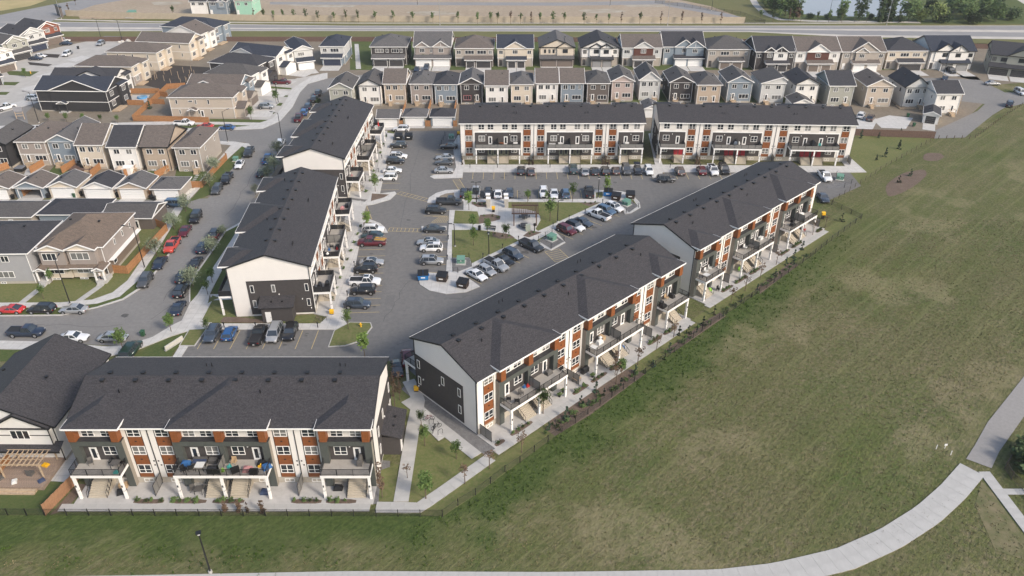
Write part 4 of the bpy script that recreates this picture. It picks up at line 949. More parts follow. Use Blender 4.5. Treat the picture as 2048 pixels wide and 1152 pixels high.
def garage(label, cl, cr, wc, roof, rc, gd=None, tr=None, ze=2.75, D=6.6, k=.42, opened=False, gfr=(.1, .9), side='front', driv=1.8, **kw):
    tr = tr or trimw; a, ang, W = frame_of(cl, cr, ze, **kw); rt = thing('garage', label, 'garage', (a.x, a.y, 0), ang, 'detached garages'); wm = COL[wc]
    g0, g1 = gfr[0]*W, gfr[1]*W
    if opened:
        MB().box((0, 0, 0), (g0, D, ze), wm).box((g1, 0, 0), (W, D, ze), wm).box((g0, 0, 2.2), (g1, D, ze), wm).box((g0, D-.2, 0), (g1, D, 2.2), wood_or).build('wall', rt)
        MB().box((g0, 0, 0), (g1, D-.2, .05), patio_m).build('floor_slab', rt)
        MB().box((g0+.1, 1.0, 0), (g0+.2, D-.3, 1.9), wood_or).build('timber_lining', rt)
    else: MB().box((0, 0, 0), (W, D, ze), wm).build('wall', rt)
    q = MB(); gable_fill(q, 0, W, -.01, D, ze, roof, k, .35, wm)
    if q.v: q.build('gable_wall', rt)
    roofplanes(MB(), 0, W, 0, D, ze, roof, k, ROOF[rc], .35, tr).build('roof', rt)
    if side == 'front':
        if not opened:
            w_ = round(g1-g0, 1); gd = gd or garage_w
            for r_ in range(4): ob('garage_door_panel', cm(('garage_door_panel', w_, gd.name), lambda: MB().box((0, -.05, 0), (w_, .0, .51), gd)), rt, (g0, -.0, .05+r_*.54))
        MB().box((g0-.12, -.07, 0), (g0, 0, 2.35), tr).box((g1, -.07, 0), (g1+.12, 0, 2.35), tr).box((g0-.12, -.07, 2.22), (g1+.12, 0, 2.36), tr).build('door_trim', rt)
        if driv:
            c_ = [rt_pt(rt, g0-.3, -.0), rt_pt(rt, g1+.3, -.0), rt_pt(rt, g1+.3, -driv), rt_pt(rt, g0-.3, -driv)]; pad('driveway', c_, concrete, .036+.0023*(len(LBL) % 19)); LBL.add(len(LBL))
    else: door(Face(rt), W*.62, .05, 1.0, 2.05)
    for t in (.3, .6): ob('roof_vent', cm(('roof_vent', 's'), None), rt, (W*t, D*.45, ze+k*min(W, D)/2*.8))
    return rt
G2 = 'narrow houses in the second row back'
def B2(y, n): pass
rows = [
 ('sage grey house with two windows, standing furthest left in the second row', (657.5,177), (703,177), 'sage', 'sage', 'gy', 'gb', 'a'),
 ('white house with black gable edge beside the sage grey one', (716,170), (760,170), 'white', 'white', 'gy', 'gb', 'a'),
 ('tan house with three upper windows behind the flat roofed garage', (767,167), (810,167), 'tan', 'tan', 'gx', 'br', 'c'),
 ('taupe house with hipped roof above the first hipped garage', (820,167), (864.5,167), 'taupe', 'taupe', 'hip', 'gr', 'a'),
 ('blue grey house with white stair above the dark hipped garage', (868.5,168), (914,168), 'blue', 'blue', 'hip', 'dk', 'c'),
 ('charcoal house whose triple window has a red frame', (920.5,167), (965,167), 'char', 'char', 'gy', 'gr', 'b'),
 ('off white house with straight brown roof and wide lower left window', (971,170.5), (1015.5,170.5), 'white', 'white', 'gx', 'br', 'b'),
 ('butter coloured house with a grey hipped roof', (1022,168), (1065,168), 'cream', 'cream', 'hip', 'gr', 'b'),
 ('white house with three upper windows of which the left is narrow', (1073,166), (1116,166), 'white', 'white', 'gx', 'br', 'd'),
 ('steel blue house with straight brown roof', (1122,166), (1168,166), 'blue', 'blue', 'gx', 'br', 'c'),
 ('dark brown house under a grey hip roof', (1174.5,166), (1219,166), 'dtaupe', 'dtaupe', 'hip', 'gb', 'a'),
 ('dusty pink house with white gable edge', (1224,162), (1268,162), 'pink', 'pink', 'gy', 'gb', 'a'),
 ('pale white house with a very steep pointed gable', (1280,160), (1321.6,160), 'lgrey', 'lgrey', 'gy', 'gb', 'd'),
 ('charcoal house with an unpainted wood stoop', (1341,164), (1387,164), 'char', 'char', 'gy', 'gb', 'a'),
 ('sand coloured house with grey brown hip roof', (1396,169), (1443,169), 'tan', 'tan', 'hip', 'gb', 'b'),
 ('slate blue house with white gable edge and white stair', (1457,164), (1506,164), 'blue', 'blue', 'gy', 'gb', 'a'),
 ('white house with lopsided roof rising to the right', (1524,166), (1572,166), 'lgrey', 'lgrey', 'shedx', 'gb', 'a'),
 ('white house with black roof behind the peeking garage roof', (1592,168), (1640,168), 'white', 'white', 'gy', 'dk', 'b'),
 ('sage house with straight black roof', (1660.5,171), (1710,171), 'sage', 'sage', 'gx', 'dk', 'b'),
 ('beige house with gable and raised wooden deck beside bare dirt', (1735.5,172), (1789,172), 'beige', 'beige', 'gy', 'br', 'a'),
 ('pale house with steep black gable and a low pallet deck', (1812,174), (1860,174), 'lgrey', 'lgrey', 'gy', 'dk', 'd'),
 ('white house with unfinished tan sheathing on its right wall', (1874.6,187), (1925.5,187), 'white', 'white', 'gx', 'dk', 'b'),
]
for i, (lb, cl, cr, up, lo, rf, rc, st) in enumerate(rows):
    rt, W_ = backhouse(i, lb, cl, cr, up, lo, rf, rc, st, tr=(blackm if i in (1, 17, 20) else None), k=.75 if i in (12, 20) else (.3 if rf == 'shedx' else .5), fm=trimw, grp='narrow houses in the second row', D=11.5 if i != 21 else 9.5)
    if i == 21: MB().box((W_+.07, -.1, .3), (W_+.1, 9.6, 6.3), COL['osb']).build('wall_sheathing', rt)
    if i == 5: window(Face(rt), W_*.13-.05, 1.3, W_*.34+.1, 1.5, 't', door_r, y=-.03)
GA = 'large garage houses along the highway'
U = 4.4
def wn(*q): return [(a, U, w_, 1.3, 'v' if w_ < 2 else 't') for a, w_ in q]
fr = [
 ('pale blue grey house with timbered gable at the bend of the street', (587,101), (624,97), 'lgrey', 'lgrey', 'gy', 'navy', [], [(.15, .9)], wn((.2, 2.2)), {}),
 ('narrow dark house with white trim and navy garage door', (640,92), (687,92), 'lgrey', 'blue', 'hip', 'navy', [], [(.12, .85)], wn((.1, 1.4), (.42, 3)), dict(gd='navyd')),
 ('charcoal duplex with twin charcoal garage doors', (741,93), (812,93), 'char', 'char', 'hip', 'gr', [], [(.08, .45), (.52, .9)], wn((.12, 3), (.42, 1), (.58, 2.6), (.82, 1)), dict(gd='darkd')),
 ('brown grey duplex with two timbered gables and white garage doors', (828,93), (901,93), 'taupe', 'taupe', 'gx', 'gr', [(.04, .4, .3), (.52, .95, .3)], [(.05, .46), (.53, .96)], wn((.43, .8)), dict(k=.5)),
 ('wide brown house with pale window panels and hip roof', (910,96), (986,96), 'stone', 'dtaupe', 'hip', 'br', [], [(.3, .5), (.56, .93)], wn((.04, 1.5), (.26, 3.2), (.58, 3.2), (.88, 1.2)), dict(gd='darkd')),
 ('cream house with a navy roof sloping across its front', (995,96), (1066,96), 'cream', 'stone', 'gx', 'navy', [(.2, .8, .3)], [(.3, .5), (.56, .76)], wn((.04, 1.4), (.84, 1.4)), dict(gd='darkd')),
 ('plain beige duplex with brown boarded lower gable', (1080,94), (1149,94), 'cream', 'taupe', 'gy', 'gr', [(.5, .97, .5)], [(.05, .45), (.52, .93)], wn((.12, .7), (.25, .7), (.37, .7)), dict(gd='brownd', tr='b')),
 ('white house with three black edged gables and grey garage doors', (1163,95), (1238,95), 'white', 'stone', 'gy', 'dk', [(.22, .58, .5), (.5, .82, .9)], [(.3, .52), (.58, .8)], wn((.05, 1.2), (.86, 1.2)), dict(gd='greyd', tr='b')),
 ('house with one brown slanting roof over red brown panels', (1246,95), (1324,95), 'lgrey', 'stone', 'gx', 'br', [(.28, .78, .3)], [(.3, .5), (.58, .78)], wn((.04, 2), (.83, 1.2)), dict(gd='darkd', acc='red')),
 ('blue house with white trimmed gables and white garage doors', (1328,93), (1409,93), 'blue', 'blue', 'gx', 'dk', [(.28, .75, .3), (.55, .98, 1.0)], [(.3, .56), (.62, .95)], wn((.04, 1.6)), dict(k=.5)),
 ('brown hip roofed house with stone porch, left of the black and white one', (1417,98), (1502,98), 'stone', 'stone', 'hip', 'gb', [], [(.3, .52), (.58, .8)], wn((.04, 2), (.3, 3), (.6, 2), (.87, 1)), dict(gd='brownd')),
 ('black house with white gabled front sections', (1513,103), (1591,103), 'char', 'char', 'gx', 'dk', [(.2, .5, .4), (.45, .8, .6)], [(.3, .5), (.58, .8)], wn((.04, 1.4), (.86, 1.3)), dict(gd='darkd', acc='white', k=.5)),
 ('white house with red shingled centre under a slanting brown roof', (1593,103), (1681,103), 'white', 'stone', 'gx', 'br', [(.25, .75, .4)], [(.3, .52), (.6, .8)], wn((.05, 1.6), (.84, 1.3)), dict(gd='brownd', acc='red', k=.48)),
 ('taupe house with white braced gables and white garage doors', (1686,103), (1772,103), 'stone', 'stone', 'gx', 'br', [(.2, .85, .2), (.3, .58, .8)], [(.28, .52), (.6, .82)], wn((.06, 1.6), (.86, 1.4)), dict(k=.48)),
 ('cream house with black hip roof and one wide dark garage door', (1777,101), (1858,101), 'cream', 'stone', 'hip', 'dk', [], [(.3, .84)], wn((.05, 2), (.32, 3), (.62, 2.6), (.88, 1)), dict(gd='darkd')),
 ('bright white house with stepped black edged gables', (1863,102), (1952,102), 'white', 'white', 'gx', 'navy', [(.1, .55, .3), (.4, .8, .8)], [(.28, .5), (.6, .84)], wn((.86, 1.4)), dict(gd='greyd', tr='b', k=.5)),
 ('sage green house with two dark garage doors at the end of the row', (1984,108), (2080,117), 'sage', 'sage', 'gx', 'dk', [(.35, .95, .3)], [(.05, .42), (.5, .92)], wn((.04, 1.2), (.22, 2), (.4, 3)), dict(gd='darkd', tr='b')),
]
GDM = dict(navyd=mat('navy_garage_door', (.035, .042, .07), .5, var=0), darkd=mat('dark_garage_door', (.05, .048, .05), .5, var=0), brownd=mat('taupe_garage_door', (.16, .13, .11), .5, var=0), greyd=mat('grey_garage_door', (.25, .25, .25), .5, var=0), red=door_r)
for lb, cl, cr, up, lo, rf, rc, gb, gr, wi, o in fr:
    o = dict(o)
    if 'gd' in o: o['gd'] = GDM[o['gd']]
    if o.get('tr') == 'b': o['tr'] = blackm
    fronthouse(lb, cl, cr, up, lo, rf, rc, gb, gr, wi, grp=GA, **o)
# left row behind the alley garages
lf_ = [
 ('black house cut by the left edge of the photo beside the taupe one', (-47,288), (9,288), 'black', 'black', 'gy', 'gb', 'a', 11),
 ('taupe house with hip roof and fenced concrete yard', (31,282.5), (88.5,282.5), 'taupe', 'stone', 'hip', 'br', 'a', 12),
 ('blue house with a white edged gable above its garden stair', (93,282), (146,282), 'blue', 'blue', 'gy', 'gr', 'a', 12),
 ('beige house with dark deck furniture behind it', (151,289), (203,289), 'cream', 'cream', 'gx', 'br', 'c', 11),
 ('snow white house with a charcoal roof in the left row', (215,293), (270,293), 'white', 'white', 'gx', 'dk', 'b', 11),
 ('tan house with brown roof, second from the corner fence', (281,293), (334,293), 'tan', 'tan', 'gx', 'br', 'b', 11),
 ('cream corner house with hip roof beside the orange stepped fence', (347,294), (398,294), 'stone', 'stone', 'hip', 'br', 'b', 12),
]
for i, (lb, cl, cr, up, lo, rf, rc, st, D) in enumerate(lf_): backhouse(i, lb, cl, cr, up, lo, rf, rc, st, grp='narrow houses in the left row', D=D+1.5, k=.5, tr=blackm if i in (0, 5) else None, fm=trimw)
gl = [
 ('grey garage at the left edge with white door half in frame', (-40,376), (16,376), 'stone', 'gy', 'br', {}),
 ('blue grey garage standing open with an empty interior', (28,374.5), (84,374.5), 'blue', 'gy', 'br', dict(opened=True)),
 ('cream garage with white door between two wheeled bins', (96,373), (151,373), 'cream', 'gy', 'gr', {}),
 ('white garage with charcoal roof in the alley', (165,375), (222,375), 'white', 'gy', 'dk', {}),
 ('tan garage with black edged gable in the alley', (233,375.5), (290,375.5), 'tan', 'gy', 'gr', {}),
 ('hip roofed garage with white boulders beside it', (302,377), (359,377), 'stone', 'hip', 'gr', {}),
]
for lb, cl, cr, wc, rf, rc, o in gl: garage(lb, cl, cr, wc, rf, rc, **o)
gk = [('wide black roofed garage at the left end of the alley', (-60,433), (60,433), 'stone', 'hip', 'gb'), ('black roofed garage behind the tan duplex', (76,428), (196,428), 'blue', 'hip', 'dk'), ('brown roofed garage beside the orange fence of the duplex', (205,435), (302,435), 'dtaupe', 'gx', 'gb')]
for lb, cl, cr, wc, rf, rc in gk: garage(lb, cl, cr, wc, rf, rc, side='back', D=7.6, k=.35)
garage('flat ridged garage left of the two hipped ones', (754,236), (797,236), 'stone', 'gx', 'gr', driv=2)
garage('hip roofed garage with taupe walls next to the wooden gate', (806,233), (851.6,233), 'sage', 'hip', 'gr', driv=2)
garage('dark hip roofed garage beside the back apartment block', (861,233), (907.6,233), 'blue', 'hip', 'dk', driv=2)
garage('white garage squeezed between the two back blocks', (1289,217), (1318,217), 'white', 'gy', 'gr', driv=0)
garage('small white garage with a single dark door on the dirt plot', (1849,227), (1880,231), 'white', 'gy', 'dk', gd=GDM['darkd'], gfr=(.15, .8), driv=6, D=7)
garage('garage of which only the roof shows above the red door block', (1586,207), (1627,207), 'white', 'gy', 'gb', driv=0)
# duplexes lower left
backhouse(0, 'dark grey duplex with wide front windows at the left edge', (-95,507), (52,505), 'grey', 'grey', 'hip', 'dk', 'a', D=13, k=.38, steps=True, ze=6.6)
def duplex():
    ze = 6.6; a, ang, W = frame_of((77,493), (203,492), ze); b = Vector(g(271,427,ze)); D = abs(b.y-a.y)
    rt = thing('duplex_house', 'tan and brown duplex with two gabled porches facing the bend in the road', 'house', (a.x, a.y, 0), ang); br, cr = COL['taupe'], COL['cream']
    shell(rt, W, D, ze, 'hip', .42, ROOF['tn'], trimw, br, COL['wood']); Fc = Face(rt)
    for x0, x1, pr in ((.02*W, .45*W, 1.1), (.46*W, .93*W, .9)):
        MB().box((x0, -pr, .5), (x1, 0, 3.1), cr).box((x0+.2, -pr-.3, 3.3), (x1-.2, 0, ze-.1), br).build('front_bay', rt)
        roofplanes(MB(), x0+.2, x1-.2, -pr-.3, 4.5, ze+.03, 'gy', .42, ROOF['tn'], .4, trimw).build('gable_roof', rt)
        m = MB(); h = ze+.42*((x1-x0)/2); m.add([(x0+.2, -pr-.31, ze-.15), (x1-.2, -pr-.31, ze-.15), ((x0+x1)/2, -pr-.31, h)], [(0, 1, 2)], cr); m.build('gable_wall', rt)
        m = MB(); m.add([(x0-.3, -pr-1.1, 3.0), (x1+.3, -pr-1.1, 3.0), (x1+.3, -pr+.2, 3.7), (x0-.3, -pr+.2, 3.7)], [(0, 1, 2, 3)], ROOF['tn']).box((x0-.3, -pr-1.15, 2.85), (x1+.3, -pr-1.08, 3.02), trimw); m.build('porch_roof', rt)
        window(Fc, x0+.7, 4.4, 2.6 if x0 < 3 else 3.4, 1.5, 't', y=-pr-.3); window(Fc, x0+.9, 1.4, 2.7 if x0 < 3 else 3.2, 1.5, 't', y=-pr); window(Fc, x0+1, .1, 1.5, .4, 'v', y=-pr-.02)
    for x in (.03*W, .95*W):
        MB().box((x-1.0, -2.6, 0), (x+.9, 0, .7), patio_m).build('porch_floor', rt)
        for q in (x-.95, x+.65): MB().box((q, -2.6, .7), (q+.25, -2.35, 2.9), trimw).build('porch_column', rt)
        roofplanes(MB(), x-.9, x+.8, -2.6, .0, 2.95, 'gy', .5, ROOF['tn'], .25, trimw).build('porch_gable', rt)
        door(Fc, x-.4, .7, .95, 2.1, darkw)
        for s in range(3): MB().box((x-.6, -2.9-.3*s, 0), (x+.6, -2.6-.3*s, .55-.18*s), patio_m).build('step', rt)
    Fs = Face(rt, (W, 0, 0), pi/2); window(Fs, 2.4, 1.4, 1.3, 1.4, 'p')
    for q in (.3, .55, .8): window(Fs, D*q, 4.6, .6, 1.2, 'p', y=-.06)
    MB().box((W, 1, 2.95), (W+.9, D-.2, 3.1), trimw).build('side_canopy', rt)
    finish(rt, W, D, None); return rt, W
dpx, dpW = duplex()
for x in (.03, .95):
    a = rt_pt(dpx, x*dpW, -3.5); b = rt_pt(dpx, x*dpW-(1 if x < .5 else 2.0), -10.5); slab_path('front_walk', [a, b], 1.2, 1.3, h=.05)
# white house at lower left with timber deck
def bigwhite():
    ze = 6.3; b = Vector(g(106,850,ze)); c = Vector(g(214,711,ze)); d = (c-b).normalized(); D = (c-b).length; W = 13.6; ang = atan2(d.y, d.x)-pi/2
    a = b-Vector((cos(ang), sin(ang)))*W; rt = thing('detached_house', 'white two storey house with huge dark roof and messy back deck at lower left', 'house', (a.x, a.y, 0), ang)
    wm = COL['white']; shell(rt, W, D, ze, 'gy', .50, roof_dk, blackm, wm, wm); Fc = Face(rt)
    MB().box((W*.42, -.5, 3.2), (W*.96, 0, ze), wm).build('front_bay', rt); roofplanes(MB(), W*.42, W*.96, -.5, 5, ze+.05, 'gy', .55, roof_dk, .35, blackm).build('gable_roof', rt)
    m = MB(); m.add([(W*.42, -.52, ze-.1), (W*.96, -.52, ze-.1), (W*.69, -.52, ze+.55*W*.27)], [(0, 1, 2)], wm); m.build('gable_wall', rt)
    for x in (.42, .96): MB().box((W*x-.08, -.56, 3.3), (W*x+.04, -.5, ze), blackm).build('black_trim', rt)
    MB().box((W*.42, -.56, 4.9), (W*.96, -.5, 5.0), blackm).build('black_trim', rt)
    window(Fc, W*.58, 4.3, 2.5, 1.5, 't', y=-.5); window(Fc, W*.2, 4.3, 1.6, 1.5, 'v')
    m = MB(); m.add([(-.3, -1.5, 3.0), (W+.6, -1.5, 3.0), (W+.6, 0, 3.55), (-.3, 0, 3.55)], [(0, 1, 2, 3)], roof_dk).box((-.3, -1.55, 2.75), (W+.6, -1.48, 3.02), blackm); m.build('skirt_roof', rt)
    for q, w_ in ((.12, 1.8), (.42, 2.4), (.66, 2.0)): window(Fc, W*q, 1.2, w_, 1.5, 'v')
    # timber deck with pergola is part of the house
    dk = MB()
    wdk = mat('weathered_deck', (.27, .205, .16), .85, var=.2, scale=3); MB().box((W*.3, -5.4, 0), (W*.98, 0, .55), wdk).build('deck_base', rt)
    for k in range(int(W*.68/.32)): ob('deck_board', cm(('deck_board',), lambda: MB().box((0, -5.5, 0), (.29, -.02, .04), wdk)), rt, (W*.3+k*.32, 0, .56))
    for s in range(2): MB().box((W*.45, -5.9-.35*s, 0), (W*.92, -5.5-.35*s, .4-.18*s), wood_pale).build('step', rt)
    x0, x1 = W*.55, W*.93
    for x in (x0, x1):
        for y in (-.4, -3.8): MB().box((x-.08, y-.08, .6), (x+.08, y+.08, 2.9), wood_pale).build('pergola_post', rt)
    for y in (-.4, -3.8): MB().box((x0-.3, y-.05, 2.75), (x1+.3, y+.05, 2.95), wood_pale).build('pergola_beam', rt)
    for k in range(9): ob('pergola_rafter', cm(('pergola_rafter',), lambda: MB().box((-.04, -4.2, 2.95), (.04, .0, 3.1), wood_pale)), rt, (x0+(x1-x0)*k/8, 0, 0))
    for k in range(5): MB().box((x0-.3, -4+k*.9, 3.1), (x1+.3, -3.94+k*.9, 3.16), wood_pale).build('pergola_purlin', rt)
    finish(rt, W, D, None); return rt, W
bw, bwW = bigwhite()
pad('side_walk', P(60,960, 150,965, 170,930, 205,850, 180,850, 120,930), concrete, .03)
sheet('back_lawn', P(-200,950, 20,950, 110,962, 146,968, 90,1028, -200,1030), .01, lawn_g)
sheet('mulch_bed', P(100,1030, 155,968, 178,968, 128,1022), .014, mulch)
sheet('front_lawn', P(-200,700, 45,700, 60,720, -200,735), .03, lawn_g)
# north-west cluster: long houses seen from the side
def lh(label, cl, cr, up, lo, rf, rc, gb=(), D=11, k=.42, tr=None, ze=6.4, wins=(.2, .5, .8), garage_at=None, porch=0, **kw):
    tr = tr or trimw; a, ang, W = frame_of(cl, cr, ze, **kw); rt = thing('detached_house', label, 'house', (a.x, a.y, 0), ang, 'long houses in the north west cluster'); up, lo = COL[up], COL[lo]
    shell(rt, W, D, ze, rf, k, ROOF[rc], tr, up, lo, base=.4); Fc = Face(rt)
    for x0, x1, pr in gb:
        x0 *= W; x1 *= W; kk = k*.9; MB().box((x0, -pr, .3), (x1, .3, ze-.05), up).build('front_bay', rt); h = ze+kk*((x1-x0)/2+.35)
        MB().add([(x0, -pr-.02, ze-.2), (x1, -pr-.02, ze-.2), ((x0+x1)/2, -pr-.02, h-.15)], [(0, 1, 2)], up).build('gable_wall', rt)
        roofplanes(MB(), x0, x1, -pr, D*.5, ze+.03, 'gy', kk, ROOF[rc], .35, tr).build('gable_roof', rt)
    for q in wins: window(Fc, W*q, 4.3, .6, 1.4, 'p', tr, y=-.07); window(Fc, W*q+.4, 1.4, .6, 1.3, 'p', tr)
    door(Fc, W*.46, .4, .95, 2.1); window(Fc, W*.3, 4.9, 1.3, .55, 'p', tr, y=-.07)
    y_ = -.36 if gb else -.03; MB().box((0, y_-.06, 3.05), (W+.06, y_, 3.2), tr).build('belt_board', rt); MB().box((W, -.05, 3.05), (W+.12, D, 3.2), tr).build('belt_board', rt)
    roofplanes(MB(), W*.3, W*.42, -1.5, 0, 2.95, 'gy', .45, ROOF[rc], .25, tr).build('porch_roof', rt)
    for q in (.3, .41): MB().box((W*q, -1.45, 0), (W*q+.2, -1.25, 2.95), lo).build('porch_column', rt)
    MB().box((W*.29, -1.7, 0), (W*.43, 0, .3), kerbm).build('porch_floor', rt)
    MB().box((W, D*.5, .4), (W+.9, D*.92, ze-.1), up).build('bay_projection', rt)
    m = MB(); m.add([(W, D*.5-.3, ze+.5), (W+1.3, D*.5-.3, ze-.05), (W+1.3, D*.92+.3, ze-.05), (W, D*.92+.3, ze+.5)], [(0, 1, 2, 3)], ROOF[rc]).box((W+1.24, D*.5-.3, ze-.25), (W+1.3, D*.92+.3, ze-.03), tr); m.build('bay_roof', rt)
    window(Face(rt, (W+.9, 0, 0), pi/2), D*.6, 4.3, 2.0, 1.4, 't', tr); window(Face(rt, (W+.9, 0, 0), pi/2), D*.6, 1.3, 2.0, 1.5, 't', tr)
    MB().box((W+.01, .3, .1), (W+2.2, D*.45, .45), wood_pale).build('rear_deck', rt) if not garage_at else None
    Fe = Face(rt, (W, 0, 0), pi/2)
    for q in (.12,): window(Fe, D*q, 4.3, 2.0, 1.4, 't', tr, y=-.07); window(Fe, D*q, 1.3, 2.0, 1.5, 't', tr)
    if garage_at:   # projecting garage on the street (right) end
        y0, y1 = D*.08, D*.08+6.2; MB().box((W-.5, y0, 0), (W+2.5, y1, 2.8), COL[garage_at[0]]).build('garage_wall', rt)
        m = MB(); m.add([(W-.5, y0-.3, 2.8), (W+2.9, y0-.3, 2.8), (W+2.9, (y0+y1)/2, 4.1), (W-.5, (y0+y1)/2, 4.1), (W+2.9, y1+.3, 2.8), (W-.5, y1+.3, 2.8)], [(0, 1, 2, 3), (3, 2, 4, 5)], ROOF[rc]).add([(W+2.5, y0, 2.8), (W+2.5, y1, 2.8), (W+2.5, (y0+y1)/2, 4.0)], [(0, 1, 2)], COL[garage_at[0]]); m.build('garage_roof', rt)
        f2 = Face(rt, (W+2.5, y0+.5, 0), pi/2)
        for r_ in range(4): f2.put('garage_door_panel', cm(('garage_door_panel', 5.2, garage_at[1].name), lambda: MB().box((0, -.05, 0), (5.2, 0, .51), garage_at[1])), 0, 0, .05+r_*.54)
        c_ = [rt_pt(rt, W+2.5, y0+.2), rt_pt(rt, W+9.5, y0+.2), rt_pt(rt, W+9.5, y0+6.4), rt_pt(rt, W+2.5, y0+6.4)]; pad('driveway', c_, concrete, .036+.0023*(len(LBL) % 19)); LBL.add(len(LBL))
    finish(rt, W, D, None); return rt
lh('black corner house with one broad side gable and white side door', (70,180), (212,182), 'black', 'black', 'gx', 'navy', [(.2, .97, .3)], D=12, porch=1)
lh('white walled house with black roof right behind the black corner house', (100,157), (228,158), 'white', 'white', 'gx', 'dk', [(.3, .95, .2)], D=9.5, tr=blackm)
lh('beige house with grey brown roof and small rear deck on posts', (150,131), (262,133), 'cream', 'taupe', 'hip', 'br', D=10)
lh('tall beige house with bay windows, fourth from the black corner house', (212,103), (312,105), 'cream', 'cream', 'hip', 'br', D=10)
lh('beige house with teal fenced deck, below the white gabled one', (273,82), (377,86), 'cream', 'cream', 'gx', 'br', D=10)
lh('white gabled house in front of the navy house by the highway', (330,66), (400,69), 'white', 'white', 'gy', 'br', D=10)
lh('navy house with glass railed deck nearest the highway', (322,52), (425,57), 'blue', 'blue', 'hip', 'navy', [(.55, .98, .3)], D=12)
lh('white gabled house with navy roof and white garage by the tan dirt drive', (462,104), (552,113), 'white', 'white', 'gx', 'navy', [(.02, .5, .2)], D=10, garage_at=('white', garage_w))
lh('black sided house squeezed between two white ones', (418,124), (515,131), 'char', 'char', 'hip', 'dk', D=10, garage_at=('char', GDM['darkd']))
lh('house with dark hip roof and white street front', (410,146), (500,152), 'white', 'white', 'hip', 'gb', D=10, garage_at=('white', garage_w))
lh('grey blue house with white edged side gable and brown roof', (375,171), (478,173), 'blue', 'lgrey', 'gx', 'br', [(.08, .6, .3)], D=10, garage_at=('stone', GDM['brownd']))
lh('long beige house with brown panels beside the orange corner fence', (336,194), (464,194), 'beige', 'beige', 'hip', 'br', D=11, garage_at=('beige', GDM['brownd']), wins=(.1, .4, .6))
# houses beyond the western street, street front toward the right
for lb, c, col, rc, gd, up in (('cream house with open garage on the far left street', (10,140), 'cream', 'navy', GDM['brownd'], 'white'), ('sage fronted house with dark garage on the far left street', (42,116), 'sage', 'gb', GDM['darkd'], 'sage'),
        ('dark blue house with white window trim on the far left street', (75,98), 'blue', 'dk', GDM['navyd'], 'lgrey'), ('brick red house at the top of the far left street', (106,85), 'brick', 'dk', GDM['brownd'], 'brick'), ('dark garage house cut by the left edge of the photo', (-18,170), 'blue', 'dk', GDM['darkd'], 'blue')):
    p = g(*c); rt, W_ = fronthouse(lb, c, c, up, col, 'gy', rc, [(.15, .7, .4)], [(.2, .85)], wn((.75, 1.2)), gd=gd, ze=6.4, W=9.5, ang=62, D=13, grp='houses along the far left street', drive=6)
    rt.location = (p[0]-3.5, p[1]-7.5, 0) if 0 else (p[0]-1.5, p[1]-6, 0)
# houses under construction at the top
fronthouse('white fronted new house beyond the highway with unfinished yard', (379,3), (412,3), 'white', 'white', 'gx', 'dk', [], [], wn((.1, 1.5), (.5, 2.5)), ze=6, D=10, drive=0)
fronthouse('dark blue new house beyond the highway', (416,3), (452,3), 'blue', 'blue', 'gx', 'dk', [(.5, .95, .4)], [], wn((.1, 2.2)), ze=6, D=10, drive=0)
fronthouse('house under construction wrapped in mint green sheathing', (469,1), (503,1), 'mint', 'mint', 'gx', 'tn', [], [], wn((.1, 1.4), (.55, 1.4)), ze=6.5, D=12, drive=0)
# ---------------- vehicles ----------------
PAINT = {k: mat('paint_'+k, c, .28, metal=mt_, var=0, spec=.5, coat=.6) for k, c, mt_ in (
 ('white', (.68, .69, .70), 0), ('silver', (.38, .39, .40), .35), ('grey', (.10, .105, .11), .4), ('black', (.012, .012, .014), 0), ('navy', (.02, .03, .055), .2), ('slate', (.07, .09, .12), .35),
 ('blue', (.02, .09, .25), .2), ('sky', (.10, .17, .26), .35), ('red', (.45, .02, .02), 0), ('maroon', (.11, .012, .02), .2), ('teal', (.03, .06, .065), .2), ('taupe', (.13, .10, .09), .4), ('dgrey', (.045, .048, .052), .4), ('green', (.02, .045, .035), .2), ('coral', (.50, .06, .04), 0))}
carglass = mat('car_glass', (.03, .038, .048), .08, var=0, spec=1.0)
